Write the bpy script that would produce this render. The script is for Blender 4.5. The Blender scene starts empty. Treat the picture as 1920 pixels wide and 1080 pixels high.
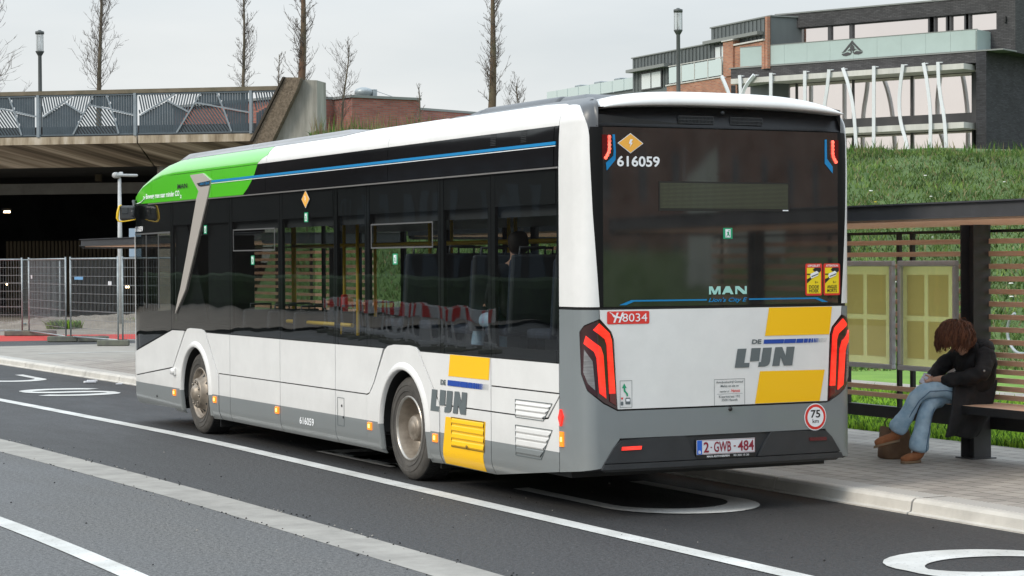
import bpy, bmesh, math, random
from mathutils import Vector, Matrix
R = math.radians
PI = math.pi
scene = bpy.context.scene
COL = scene.collection

# ------------------------------------------------------------------ camera
cam_d = bpy.data.cameras.new("camera")
cam = bpy.data.objects.new("camera", cam_d)
COL.objects.link(cam)
scene.camera = cam
cam_d.sensor_width = 36.0
cam_d.lens = 4005.88 / 1920 * 36.0
cam_d.clip_end = 3000
CAM = Vector((-9.10457, -14.55349, 2.01893))
YAW, PIT, ROL = 0.460099, 0.0127736, -0.0054071
fwd = Vector((math.sin(YAW) * math.cos(PIT), math.cos(YAW) * math.cos(PIT), -math.sin(PIT)))
right0 = Vector((math.cos(YAW), -math.sin(YAW), 0))
up0 = right0.cross(fwd)
rgt = right0 * math.cos(ROL) + up0 * math.sin(ROL)
upv = up0 * math.cos(ROL) - right0 * math.sin(ROL)
M = Matrix((rgt, upv, -fwd)).transposed().to_4x4()
M.translation = CAM
cam.matrix_world = M

# ------------------------------------------------------------------ world: bright overcast
SUN_EL, SUN_AZ = R(36), R(262)          # azimuth measured from +Y towards +X
w = bpy.data.worlds.new("World")
scene.world = w
w.use_nodes = True
nt = w.node_tree
nt.nodes.clear()
wo = nt.nodes.new('ShaderNodeOutputWorld')
bg = nt.nodes.new('ShaderNodeBackground')
sky = nt.nodes.new('ShaderNodeTexSky')
sky.sky_type = 'NISHITA'
sky.sun_disc = False
sky.sun_elevation = SUN_EL
sky.sun_rotation = SUN_AZ
tc = nt.nodes.new('ShaderNodeTexCoord')
mp = nt.nodes.new('ShaderNodeMapping')
mp.inputs['Scale'].default_value = (1.2, 1.2, 5.0)
nz = nt.nodes.new('ShaderNodeTexNoise')
nz.inputs['Scale'].default_value = 2.2
nz.inputs['Detail'].default_value = 6
cr = nt.nodes.new('ShaderNodeValToRGB')
cr.color_ramp.elements[0].position = 0.30
cr.color_ramp.elements[0].color = (6.2, 6.65, 6.95, 1)
cr.color_ramp.elements[1].position = 0.72
cr.color_ramp.elements[1].color = (8.4, 8.5, 8.5, 1)
mix = nt.nodes.new('ShaderNodeMix')
mix.data_type = 'RGBA'
mix.inputs['Factor'].default_value = 0.93
nt.links.new(tc.outputs['Generated'], mp.inputs['Vector'])
nt.links.new(mp.outputs['Vector'], nz.inputs['Vector'])
nt.links.new(nz.outputs['Fac'], cr.inputs['Fac'])
nt.links.new(sky.outputs['Color'], mix.inputs['A'])
nt.links.new(cr.outputs['Color'], mix.inputs['B'])
# overcast sky: the zenith is brighter than the horizon
sz = nt.nodes.new('ShaderNodeSeparateXYZ'); nt.links.new(tc.outputs['Generated'], sz.inputs[0])
mz = nt.nodes.new('ShaderNodeMapRange'); mz.inputs['From Min'].default_value = .12; mz.inputs['From Max'].default_value = .95; mz.inputs['To Min'].default_value = 1.0; mz.inputs['To Max'].default_value = 2.1
nt.links.new(sz.outputs['Z'], mz.inputs['Value'])
rz_ = nt.nodes.new('ShaderNodeValToRGB')
rz_.color_ramp.elements[0].position = .10; rz_.color_ramp.elements[0].color = (.440, .437, .430, 1)
rz_.color_ramp.elements[1].position = .70; rz_.color_ramp.elements[1].color = (.84, .92, 1.0, 1)
nt.links.new(sz.outputs['Z'], rz_.inputs['Fac'])
vm = nt.nodes.new('ShaderNodeVectorMath'); vm.operation = 'MULTIPLY'
nt.links.new(mix.outputs['Result'], vm.inputs[0]); nt.links.new(rz_.outputs['Color'], vm.inputs[1])
v2 = nt.nodes.new('ShaderNodeVectorMath'); v2.operation = 'SCALE'; v2.inputs['Scale'].default_value = 2.2
nt.links.new(vm.outputs['Vector'], v2.inputs[0]); nt.links.new(v2.outputs['Vector'], bg.inputs['Color'])
bg.inputs['Strength'].default_value = 0.074
nt.links.new(bg.outputs['Background'], wo.inputs['Surface'])

sun_d = bpy.data.lights.new("sun", 'SUN')
sun_d.energy = 1.4
sun_d.angle = R(20)
sun_d.color = (1.0, 0.91, 0.78)
sun = bpy.data.objects.new("sun", sun_d)
COL.objects.link(sun)
sd = Vector((math.sin(SUN_AZ) * math.cos(SUN_EL), math.cos(SUN_AZ) * math.cos(SUN_EL), math.sin(SUN_EL)))
sun.rotation_euler = (-sd).to_track_quat('-Z', 'Y').to_euler()

scene.view_settings.view_transform = 'Standard'
scene.view_settings.look = 'None'
scene.view_settings.gamma = 1
scene.view_settings.use_curve_mapping = False
scene.view_settings.exposure = 0.68
scene.cycles.max_bounces = 8
scene.cycles.transparent_max_bounces = 24

# ------------------------------------------------------------------ materials
MATS = {}
def mat(name, col, rough=.5, metal=0., spec=.5, noise=0., nscale=5., bump=0., bscale=40., coat=0.,
        emit=None, estr=0., col2=None, stretch=None, detail=4, alpha_t=None, bdist=.01):
    """Principled material: base colour varied by a noise (towards col2), optional bump."""
    m = bpy.data.materials.new(name)
    m.use_nodes = True
    n = m.node_tree
    b = n.nodes['Principled BSDF']
    b.inputs['Base Color'].default_value = (*col, 1)
    b.inputs['Roughness'].default_value = rough
    b.inputs['Metallic'].default_value = metal
    b.inputs['Specular IOR Level'].default_value = spec
    if coat:
        b.inputs['Coat Weight'].default_value = coat
        b.inputs['Coat Roughness'].default_value = .04
    if emit:
        b.inputs['Emission Color'].default_value = (*emit, 1)
        b.inputs['Emission Strength'].default_value = estr
    if noise or bump or col2:
        g = n.nodes.new('ShaderNodeNewGeometry')
        mpn = n.nodes.new('ShaderNodeMapping')
        if stretch: mpn.inputs['Scale'].default_value = stretch
        n.links.new(g.outputs['Position'], mpn.inputs['Vector'])
    if noise or col2:
        t = n.nodes.new('ShaderNodeTexNoise')
        t.inputs['Scale'].default_value = nscale
        t.inputs['Detail'].default_value = detail
        t.inputs['Roughness'].default_value = .65
        n.links.new(mpn.outputs['Vector'], t.inputs['Vector'])
        r = n.nodes.new('ShaderNodeValToRGB')
        r.color_ramp.elements[0].position = .32
        r.color_ramp.elements[1].position = .68
        if col2:
            r.color_ramp.elements[0].color = (*col, 1)
            r.color_ramp.elements[1].color = (*col2, 1)
        else:
            r.color_ramp.elements[0].color = (*[c * (1 - noise) for c in col], 1)
            r.color_ramp.elements[1].color = (*[min(1, c * (1 + noise)) for c in col], 1)
        n.links.new(t.outputs['Fac'], r.inputs['Fac'])
        n.links.new(r.outputs['Color'], b.inputs['Base Color'])
    if bump:
        t2 = n.nodes.new('ShaderNodeTexNoise')
        t2.inputs['Scale'].default_value = bscale
        t2.inputs['Detail'].default_value = 3
        n.links.new(mpn.outputs['Vector'], t2.inputs['Vector'])
        bu = n.nodes.new('ShaderNodeBump')
        bu.inputs['Strength'].default_value = bump
        bu.inputs['Distance'].default_value = bdist
        n.links.new(t2.outputs['Fac'], bu.inputs['Height'])
        n.links.new(bu.outputs['Normal'], b.inputs['Normal'])
    MATS[name] = m
    return m

def strip_mat(name, c1, c2, st, scale=30):
    m = bpy.data.materials.new(name); m.use_nodes = True; n = m.node_tree; b = n.nodes['Principled BSDF']
    g = n.nodes.new('ShaderNodeNewGeometry'); w_ = n.nodes.new('ShaderNodeTexWave'); w_.bands_direction = 'Z'; w_.inputs['Scale'].default_value = scale; w_.inputs['Distortion'].default_value = 1.5
    t = n.nodes.new('ShaderNodeTexNoise'); t.inputs['Scale'].default_value = 9
    n.links.new(g.outputs['Position'], w_.inputs['Vector']); n.links.new(g.outputs['Position'], t.inputs['Vector'])
    ad = n.nodes.new('ShaderNodeMath'); ad.operation = 'MULTIPLY_ADD'; ad.inputs[1].default_value = .45; n.links.new(w_.outputs['Fac'], ad.inputs[0]); n.links.new(t.outputs['Fac'], ad.inputs[2])
    r = n.nodes.new('ShaderNodeValToRGB'); r.color_ramp.elements[0].position = .35; r.color_ramp.elements[0].color = (*c1, 1); r.color_ramp.elements[1].position = .95; r.color_ramp.elements[1].color = (*c2, 1)
    n.links.new(ad.outputs[0], r.inputs['Fac']); n.links.new(r.outputs['Color'], b.inputs['Emission Color']); b.inputs['Emission Strength'].default_value = st
    b.inputs['Base Color'].default_value = (.35, .008, .006, 1); b.inputs['Roughness'].default_value = .15; b.inputs['Coat Weight'].default_value = .6
    MATS[name] = m
    return m
def node_mat(name):
    m = bpy.data.materials.new(name)
    m.use_nodes = True
    MATS[name] = m
    return m, m.node_tree, m.node_tree.nodes['Principled BSDF']

def brick_mat(name, c1, c2, mortar, hd, bw=.21, bh=.065, ms=.012, rough=.85, bump=.4, spread=0.5):
    """running bond bricks on vertical walls with the heading hd (or its perpendicular)"""
    m, n, b = node_mat(name)
    g = n.nodes.new('ShaderNodeNewGeometry')
    # along = P.d  for walls along d, P.n for walls across; pick by the normal
    d = (math.sin(hd), math.cos(hd), 0); pn = (math.cos(hd), -math.sin(hd), 0)
    def dot(v, src):
        k = n.nodes.new('ShaderNodeVectorMath'); k.operation = 'DOT_PRODUCT'
        n.links.new(src, k.inputs[0]); k.inputs[1].default_value = v
        return k.outputs['Value']
    a1 = dot(d, g.outputs['Position']); a2 = dot(pn, g.outputs['Position'])
    nn = dot(pn, g.outputs['Normal'])
    ab = n.nodes.new('ShaderNodeMath'); ab.operation = 'ABSOLUTE'; n.links.new(nn, ab.inputs[0])
    gt = n.nodes.new('ShaderNodeMath'); gt.operation = 'GREATER_THAN'; n.links.new(ab.outputs[0], gt.inputs[0]); gt.inputs[1].default_value = .7
    mx = n.nodes.new('ShaderNodeMix'); mx.data_type = 'FLOAT'
    n.links.new(gt.outputs[0], mx.inputs['Factor']); n.links.new(a2, mx.inputs['A']); n.links.new(a1, mx.inputs['B'])
    sp = n.nodes.new('ShaderNodeSeparateXYZ'); n.links.new(g.outputs['Position'], sp.inputs[0])
    cb = n.nodes.new('ShaderNodeCombineXYZ'); n.links.new(mx.outputs['Result'], cb.inputs['X']); n.links.new(sp.outputs['Z'], cb.inputs['Y'])
    br = n.nodes.new('ShaderNodeTexBrick')
    br.inputs['Scale'].default_value = 1.0
    br.inputs['Brick Width'].default_value = bw
    br.inputs['Row Height'].default_value = bh
    br.inputs['Mortar Size'].default_value = ms
    br.inputs['Bias'].default_value = 0
    br.inputs['Color1'].default_value = (*c1, 1); br.inputs['Color2'].default_value = (*c2, 1); br.inputs['Mortar'].default_value = (*mortar, 1)
    n.links.new(cb.outputs[0], br.inputs['Vector'])
    t = n.nodes.new('ShaderNodeTexNoise'); t.inputs['Scale'].default_value = .8; t.inputs['Detail'].default_value = 5
    n.links.new(g.outputs['Position'], t.inputs['Vector'])
    ml = n.nodes.new('ShaderNodeMix'); ml.data_type = 'RGBA'; ml.blend_type = 'MULTIPLY'; ml.inputs['Factor'].default_value = spread
    r = n.nodes.new('ShaderNodeValToRGB'); r.color_ramp.elements[0].position = .3; r.color_ramp.elements[0].color = (.45, .45, .45, 1)
    r.color_ramp.elements[1].position = .65; r.color_ramp.elements[1].color = (1.15, 1.15, 1.15, 1)
    n.links.new(t.outputs['Fac'], r.inputs['Fac'])
    n.links.new(br.outputs['Color'], ml.inputs['A']); n.links.new(r.outputs['Color'], ml.inputs['B'])
    n.links.new(ml.outputs['Result'], b.inputs['Base Color'])
    bu = n.nodes.new('ShaderNodeBump'); bu.inputs['Strength'].default_value = bump; bu.inputs['Distance'].default_value = .01; bu.invert = True
    n.links.new(br.outputs['Fac'], bu.inputs['Height']); n.links.new(bu.outputs['Normal'], b.inputs['Normal'])
    b.inputs['Roughness'].default_value = rough
    return m

# ------------------------------------------------------------------ mesh builder
class MB:
    def __init__(s): s.v = []; s.f = []; s.m = []; s.sm = []
    def add(s, vs, fs, mi=0, smooth=False):
        o = len(s.v); s.v += [tuple(v) for v in vs]
        for f in fs:
            s.f.append(tuple(o + i for i in f)); s.m.append(mi); s.sm.append(smooth)
        return s
    def hexa(s, p, mi=0):
        """8 points: bottom ring 0-3, top ring 4-7"""
        return s.add(p, [(0, 3, 2, 1), (4, 5, 6, 7), (0, 1, 5, 4), (1, 2, 6, 5), (2, 3, 7, 6), (3, 0, 4, 7)], mi)
    def box(s, x0, x1, y0, y1, z0, z1, mi=0, F=None):
        p = [(x0, y0, z0), (x1, y0, z0), (x1, y1, z0), (x0, y1, z0), (x0, y0, z1), (x1, y0, z1), (x1, y1, z1), (x0, y1, z1)]
        if F: p = [F(*q) for q in p]
        return s.hexa(p, mi)
    def bbox(s, x0, x1, y0, y1, z0, z1, b=.01, mi=0, F=None):
        """box with chamfered edges"""
        b = min(b, abs(x1 - x0) / 2.01, abs(y1 - y0) / 2.01, abs(z1 - z0) / 2.01)
        bm = bmesh.new()
        bmesh.ops.create_cube(bm, size=1)
        for v in bm.verts:
            v.co = Vector((x0 if v.co.x < 0 else x1, y0 if v.co.y < 0 else y1, z0 if v.co.z < 0 else z1))
        bmesh.ops.bevel(bm, geom=list(bm.edges), offset=b, segments=2, profile=.5, affect='EDGES')
        bm.verts.index_update()
        vs = [tuple(v.co) for v in bm.verts]
        if F: vs = [F(*q) for q in vs]
        s.add(vs, [[v.index for v in f.verts] for f in bm.faces], mi)
        bm.free()
        return s
    def tube(s, pts, rad, n=8, mi=0, caps=True, smooth=True):
        pts = [Vector(p) for p in pts]
        if not hasattr(rad, '__len__'): rad = [rad] * len(pts)
        rings = []
        ref = None
        for i, p in enumerate(pts):
            t = (pts[min(i + 1, len(pts) - 1)] - pts[max(i - 1, 0)]).normalized()
            if ref is None:
                ref = Vector((0, 0, 1)) if abs(t.z) < .9 else Vector((1, 0, 0))
            a = t.cross(ref).normalized(); b = a.cross(t).normalized(); ref = b
            rings.append([p + (a * math.cos(2 * PI * k / n) + b * math.sin(2 * PI * k / n)) * rad[i] for k in range(n)])
        vs = [v for r in rings for v in r]
        fs = []
        for i in range(len(pts) - 1):
            for k in range(n):
                fs.append((i * n + k, i * n + (k + 1) % n, (i + 1) * n + (k + 1) % n, (i + 1) * n + k))
        s.add(vs, fs, mi, smooth)
        if caps:
            o = len(s.v) - len(vs)
            s.f.append(tuple(o + k for k in range(n))[::-1]); s.m.append(mi); s.sm.append(False)
            s.f.append(tuple(o + (len(pts) - 1) * n + k for k in range(n))); s.m.append(mi); s.sm.append(False)
        return s
    def bar(s, p0, p1, wd, dp, mi=0, up=(0, 0, 1)):
        """square bar from p0 to p1, wd across, dp along up-ish"""
        p0 = Vector(p0); p1 = Vector(p1); t = (p1 - p0).normalized(); up = Vector(up)
        a = t.cross(up)
        if a.length < 1e-4: a = t.cross(Vector((1, 0, 0)))
        a.normalize(); b = a.cross(t).normalized()
        q = []
        for P in (p0, p1):
            q += [P - a * wd / 2 - b * dp / 2, P + a * wd / 2 - b * dp / 2, P + a * wd / 2 + b * dp / 2, P - a * wd / 2 + b * dp / 2]
        return s.hexa(q, mi)
    def lathe(s, prof, C=(0, 0, 0), axis='X', n=40, mi=0, smooth=True, a0=0, a1=2 * PI, sgn=1):
        """prof: (along, radius); full or partial turn about a horizontal/vertical axis"""
        full = abs(a1 - a0 - 2 * PI) < 1e-6
        m_ = n if full else n + 1
        vs = []
        for (h, r) in prof:
            for k in range(m_):
                a = a0 + (a1 - a0) * k / n
                if axis == 'X': vs.append((C[0] + sgn * h, C[1] + r * math.cos(a), C[2] + r * math.sin(a)))
                elif axis == 'Y': vs.append((C[0] + r * math.cos(a), C[1] + sgn * h, C[2] + r * math.sin(a)))
                else: vs.append((C[0] + r * math.cos(a), C[1] + r * math.sin(a), C[2] + sgn * h))
        fs = []
        for i in range(len(prof) - 1):
            for k in range(n):
                k2 = (k + 1) % m_ if full else k + 1
                fs.append((i * m_ + k, i * m_ + k2, (i + 1) * m_ + k2, (i + 1) * m_ + k))
        return s.add(vs, fs, mi, smooth)
    def prism(s, poly, fn, d0, d1, mi=0):
        """poly 2D extruded; fn(u,v,d)->xyz"""
        n = len(poly)
        vs = [fn(u, v, d0) for u, v in poly] + [fn(u, v, d1) for u, v in poly]
        fs = [tuple(range(n))[::-1], tuple(range(n, 2 * n))] + [(i, (i + 1) % n, n + (i + 1) % n, n + i) for i in range(n)]
        return s.add(vs, fs, mi)
    def grid(s, rows, mi=0, smooth=True, flip=False):
        nr, nc = len(rows), len(rows[0])
        vs = [p for r in rows for p in r]
        fs = []
        for i in range(nr - 1):
            for j in range(nc - 1):
                q = (i * nc + j, i * nc + j + 1, (i + 1) * nc + j + 1, (i + 1) * nc + j)
                fs.append(q[::-1] if flip else q)
        return s.add(vs, fs, mi, smooth)
    def build(s, name, mats, parent=None):
        me = bpy.data.meshes.new(name)
        me.from_pydata(s.v, [], s.f)
        if not isinstance(mats, (list, tuple)): mats = [mats]
        for m in mats: me.materials.append(m)
        me.polygons.foreach_set('material_index', s.m)
        me.polygons.foreach_set('use_smooth', s.sm)
        me.update()
        o = bpy.data.objects.new(name, me)
        COL.objects.link(o)
        if parent is not None: o.parent = parent
        return o

def tag(o, label=None, cat=None, group=None, kind=None):
    if label: o['label'] = label
    if cat: o['category'] = cat
    if group: o['group'] = group
    if kind: o['kind'] = kind
    return o
def thing(name, label, cat, loc=(0, 0, 0), rz=0, group=None):
    o = bpy.data.objects.new(name, None)
    o.empty_display_size = .1
    COL.objects.link(o)
    o.location = loc; o.rotation_euler = (0, 0, rz)
    return tag(o, label, cat, group)
def keep(child, parent):
    """parent a mesh that was built in world coordinates"""
    child.parent = parent
    child.matrix_parent_inverse = Matrix.LocRotScale(parent.location, parent.rotation_euler, parent.scale).inverted()
    return child
def copy_tree(o, parent=None):
    c = o.copy(); COL.objects.link(c); c.parent = parent
    for ch in [x for x in o.children]: copy_tree(ch, c)
    return c
def baked(o):
    """turn an object with modifiers into a plain mesh object"""
    dg = bpy.context.evaluated_depsgraph_get()
    dg.update()
    me = bpy.data.meshes.new_from_object(o.evaluated_get(dg))
    o.modifiers.clear()
    o.data = me
    return o
def frame(O, hd):
    O = Vector(O); h = R(hd)
    d = Vector((math.sin(h), math.cos(h), 0)); n = Vector((math.cos(h), -math.sin(h), 0))
    return lambda a, n_, z: tuple(O + d * a + n * n_ + Vector((0, 0, z)))

# ------------------------------------------------------------------ shared materials
def asphalt(name, base, rough, wet=.0):
    m, n, b = node_mat(name)
    g = n.nodes.new('ShaderNodeNewGeometry')
    t1 = n.nodes.new('ShaderNodeTexNoise'); t1.inputs['Scale'].default_value = 85; t1.inputs['Detail'].default_value = 2
    t2 = n.nodes.new('ShaderNodeTexNoise'); t2.inputs['Scale'].default_value = .55; t2.inputs['Detail'].default_value = 6; t2.inputs['Roughness'].default_value = .7
    t3 = n.nodes.new('ShaderNodeTexVoronoi'); t3.inputs['Scale'].default_value = 60
    mpn = n.nodes.new('ShaderNodeMapping'); mpn.inputs['Scale'].default_value = (1, .25, 1)
    for t in (t1, t3): n.links.new(g.outputs['Position'], t.inputs['Vector'])
    n.links.new(g.outputs['Position'], mpn.inputs['Vector']); n.links.new(mpn.outputs['Vector'], t2.inputs['Vector'])
    r1 = n.nodes.new('ShaderNodeValToRGB')
    r1.color_ramp.elements[0].position = .40; r1.color_ramp.elements[0].color = tuple(c * .30 for c in base) + (1,)
    r1.color_ramp.elements[1].position = .64; r1.color_ramp.elements[1].color = tuple(c * 2.2 for c in base) + (1,)
    t4 = n.nodes.new('ShaderNodeTexNoise'); t4.inputs['Scale'].default_value = 30; t4.inputs['Detail'].default_value = 3; t4.inputs['Roughness'].default_value = .8
    n.links.new(g.outputs['Position'], t4.inputs['Vector'])
    av = n.nodes.new('ShaderNodeMath'); av.operation = 'MULTIPLY_ADD'; av.inputs[1].default_value = .45; sc4 = n.nodes.new('ShaderNodeMath'); sc4.operation = 'MULTIPLY'; sc4.inputs[1].default_value = .55
    n.links.new(t4.outputs['Fac'], sc4.inputs[0]); n.links.new(t1.outputs['Fac'], av.inputs[0]); n.links.new(sc4.outputs[0], av.inputs[2])
    n.links.new(av.outputs[0], r1.inputs['Fac'])
    r2 = n.nodes.new('ShaderNodeValToRGB')
    r2.color_ramp.elements[0].position = .35; r2.color_ramp.elements[0].color = (.78, .78, .8, 1)
    r2.color_ramp.elements[1].position = .7; r2.color_ramp.elements[1].color = (1.15, 1.14, 1.12, 1)
    n.links.new(t2.outputs['Fac'], r2.inputs['Fac'])
    ml = n.nodes.new('ShaderNodeMix'); ml.data_type = 'RGBA'; ml.blend_type = 'MULTIPLY'; ml.inputs['Factor'].default_value = 1
    n.links.new(r1.outputs['Color'], ml.inputs['A']); n.links.new(r2.outputs['Color'], ml.inputs['B'])
    n.links.new(ml.outputs['Result'], b.inputs['Base Color'])
    rr = n.nodes.new('ShaderNodeMapRange'); rr.inputs['To Min'].default_value = rough - wet; rr.inputs['To Max'].default_value = rough + .12
    rr.inputs['From Min'].default_value = .35; rr.inputs['From Max'].default_value = .65
    n.links.new(t2.outputs['Fac'], rr.inputs['Value']); n.links.new(rr.outputs['Result'], b.inputs['Roughness'])
    bu = n.nodes.new('ShaderNodeBump'); bu.inputs['Strength'].default_value = .55; bu.inputs['Distance'].default_value = .006
    n.links.new(t3.outputs['Distance'], bu.inputs['Height']); n.links.new(bu.outputs['Normal'], b.inputs['Normal'])
    return m
M_ASPH_D = asphalt('asphalt_dark', (.024, .0238, .0245), .70, .12)
M_ASPH_M = asphalt('asphalt_mid', (.040, .0395, .040), .74, .14)
M_ASPH_L = asphalt('asphalt_worn', (.086, .0848, .083), .70, .20)
def worn_paint(name, col, under, wear=.5):
    m, n, b = node_mat(name)
    g = n.nodes.new('ShaderNodeNewGeometry')
    t = n.nodes.new('ShaderNodeTexNoise'); t.inputs['Scale'].default_value = 26; t.inputs['Detail'].default_value = 6; t.inputs['Roughness'].default_value = .75
    t2 = n.nodes.new('ShaderNodeTexNoise'); t2.inputs['Scale'].default_value = 2.2; t2.inputs['Detail'].default_value = 4
    n.links.new(g.outputs['Position'], t.inputs['Vector']); n.links.new(g.outputs['Position'], t2.inputs['Vector'])
    r = n.nodes.new('ShaderNodeValToRGB')
    r.color_ramp.elements[0].position = wear - .1; r.color_ramp.elements[0].color = (*under, 1)
    r.color_ramp.elements[1].position = wear; r.color_ramp.elements[1].color = (*col, 1)
    n.links.new(t.outputs['Fac'], r.inputs['Fac'])
    r2 = n.nodes.new('ShaderNodeValToRGB')
    r2.color_ramp.elements[0].position = .3; r2.color_ramp.elements[0].color = (.7, .69, .67, 1)
    r2.color_ramp.elements[1].position = .7; r2.color_ramp.elements[1].color = (1, 1, 1, 1)
    n.links.new(t2.outputs['Fac'], r2.inputs['Fac'])
    ml = n.nodes.new('ShaderNodeMix'); ml.data_type = 'RGBA'; ml.blend_type = 'MULTIPLY'; ml.inputs['Factor'].default_value = 1
    n.links.new(r.outputs['Color'], ml.inputs['A']); n.links.new(r2.outputs['Color'], ml.inputs['B'])
    n.links.new(ml.outputs['Result'], b.inputs['Base Color'])
    b.inputs['Roughness'].default_value = .7
    return m
M_LINE = worn_paint('road_paint', (.62, .62, .60), (.17, .17, .17), .42)
M_CONC = mat('concrete_strip', (.29, .275, .25), .8, noise=.18, nscale=3, bump=.3, bscale=90)
M_KERB = mat('kerb_concrete', (.50, .475, .43), .75, noise=.16, nscale=2.2, bump=.25, bscale=120)
M_BLACK = mat('black_steel', (.018, .018, .02), .5, noise=.2, nscale=8)
M_ANTH = mat('anthracite_steel', (.045, .046, .05), .5, noise=.15, nscale=6)
M_GALV = mat('galvanised_steel', (.30, .33, .34), .45, metal=.4, noise=.2, nscale=10)
M_OLDCONC = mat('weathered_concrete', (.17, .155, .13), .9, col2=(.34, .33, .30), nscale=1.6, bump=.4, bscale=30, stretch=(1, 1, .4))
M_GLASSW = None
def glass_mat(name, tint, f0=.05, boost=1.0, rough=.015, body=None, bodyfac=0., wave=0.):
    """thin pane: tinted see-through + reflection by fresnel (same from every side)"""
    m = bpy.data.materials.new(name); m.use_nodes = True; n = m.node_tree
    n.nodes.clear()
    o = n.nodes.new('ShaderNodeOutputMaterial')
    tr = n.nodes.new('ShaderNodeBsdfTransparent'); tr.inputs['Color'].default_value = (*tint, 1)
    gl = n.nodes.new('ShaderNodeBsdfGlossy'); gl.inputs['Roughness'].default_value = rough
    gi = n.nodes.new('ShaderNodeNewGeometry')
    dp = n.nodes.new('ShaderNodeVectorMath'); dp.operation = 'DOT_PRODUCT'
    n.links.new(gi.outputs['Incoming'], dp.inputs[0]); n.links.new(gi.outputs['Normal'], dp.inputs[1])
    ab = n.nodes.new('ShaderNodeMath'); ab.operation = 'ABSOLUTE'; n.links.new(dp.outputs['Value'], ab.inputs[0])
    om = n.nodes.new('ShaderNodeMath'); om.operation = 'SUBTRACT'; om.inputs[0].default_value = 1; n.links.new(ab.outputs[0], om.inputs[1])
    pw = n.nodes.new('ShaderNodeMath'); pw.operation = 'POWER'; pw.inputs[1].default_value = 5; n.links.new(om.outputs[0], pw.inputs[0])
    fr = n.nodes.new('ShaderNodeMath'); fr.operation = 'MULTIPLY_ADD'; fr.inputs[1].default_value = 1 - f0; fr.inputs[2].default_value = f0; n.links.new(pw.outputs[0], fr.inputs[0])
    mu = n.nodes.new('ShaderNodeMath'); mu.operation = 'MULTIPLY'; mu.inputs[1].default_value = boost; mu.use_clamp = True
    mx = n.nodes.new('ShaderNodeMixShader')
    n.links.new(fr.outputs[0], mu.inputs[0]); n.links.new(mu.outputs[0], mx.inputs[0])
    src = tr.outputs[0]
    if body:
        df = n.nodes.new('ShaderNodeBsdfDiffuse'); df.inputs['Color'].default_value = (*body, 1)
        m2 = n.nodes.new('ShaderNodeMixShader'); m2.inputs[0].default_value = bodyfac
        n.links.new(src, m2.inputs[1]); n.links.new(df.outputs[0], m2.inputs[2]); src = m2.outputs[0]
    n.links.new(src, mx.inputs[1]); n.links.new(gl.outputs[0], mx.inputs[2])
    if wave:
        g = n.nodes.new('ShaderNodeNewGeometry')
        t = n.nodes.new('ShaderNodeTexNoise'); t.inputs['Scale'].default_value = 1.6; t.inputs['Detail'].default_value = 1
        n.links.new(g.outputs['Position'], t.inputs['Vector'])
        bu = n.nodes.new('ShaderNodeBump'); bu.inputs['Strength'].default_value = wave; bu.inputs['Distance'].default_value = .05
        n.links.new(t.outputs['Fac'], bu.inputs['Height']); n.links.new(bu.outputs['Normal'], gl.inputs['Normal'])
    n.links.new(mx.outputs[0], o.inputs['Surface'])
    MATS[name] = m
    return m

# ================================================================== GROUND
def lerp_poly(pts, y):
    if y <= pts[0][0]: return pts[0][1]
    for (y0, x0), (y1, x1) in zip(pts, pts[1:]):
        if y <= y1:
            t = (y - y0) / (y1 - y0)
            return x0 + (x1 - x0) * t
    return pts[-1][1]
def smooth_poly(pts, y, h=1.5):
    return sum(lerp_poly(pts, y + k * h / 2) for k in (-2, -1, 0, 1, 2)) / 5
P_KERB = [(-60, 1.2), (4, 1.2), (19.8, .95), (28, .70), (45, .1), (90, -4)]
P_LINE = [(-60, -1.47), (9, -1.47), (17, -1.87), (30, -2.75), (90, -8)]
P_SN = [(-60, -3.48), (-2, -3.49), (3.5, -3.60), (8.5, -3.86), (20, -4.8), (90, -14)]
P_SF = [(-60, -3.05), (-2, -3.09), (3.7, -3.18), (10.2, -3.47), (20, -4.35), (90, -13)]
P_L2 = [(-60, -5.14), (0, -5.2), (2.3, -5.29), (12, -5.9), (90, -20)]
YS = [-60, -30, -20, -15] + [-12 + k for k in range(0, 52)] + [45, 50, 60, 75, 90]
def sheet(name, fl, fr, z, m, ys=YS, kind='structure'):
    mb = MB()
    rows = [[(fl(y), y, z), (fr(y), y, z)] for y in ys]
    mb.grid(rows, 0, False, flip=True)
    o = mb.build(name, m)
    tag(o, kind=kind)
    return o
def smoothstep(a, b, x):
    t = max(0, min(1, (x - a) / (b - a)))
    return t * t * (3 - 2 * t)
def bank_h(x, y):
    n = x * .443 + y * .896
    u = x * .896 - y * .443
    n0 = 21.0 + 17.0 * smoothstep(3, -7, u)
    if n <= n0: return 0.0
    t = (n - n0) / (47.5 - n0)
    cr = 5.5 + .5 * smoothstep(8, -6, u) - .35 * smoothstep(10, 25, u)
    h = cr * (t if t < 1 else 1) if t < .93 else cr * (.93 + .07 * min(1, (t - .93) / .12))
    h = cr * min(1.0, t * 1.0) if t < .9 else cr * (.9 + .1 * smoothstep(.9, 1.15, t))
    h += .05 * math.sin(x * .9 + y * .5) * min(1, t) + .04 * math.sin(x * 2.3 - y * 1.7) * min(1, t)
    if n > 50: h += (n - 50) * .012
    return h * smoothstep(-9.6, -7.7, u)

M_GROUND = mat('waste_ground', (.10, .12, .05), .95, col2=(.16, .14, .09), nscale=.3)
g = MB()
def rg(a, b, n): return [a + (b - a) * k / n for k in range(n + 1)]
g.add([(-1500, -1500, -.03), (1500, -1500, -.03), (1500, 1500, -.03), (-1500, 1500, -.03)], [(0, 1, 2, 3)])
tag(g.build('ground', M_GROUND), kind='structure')

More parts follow.
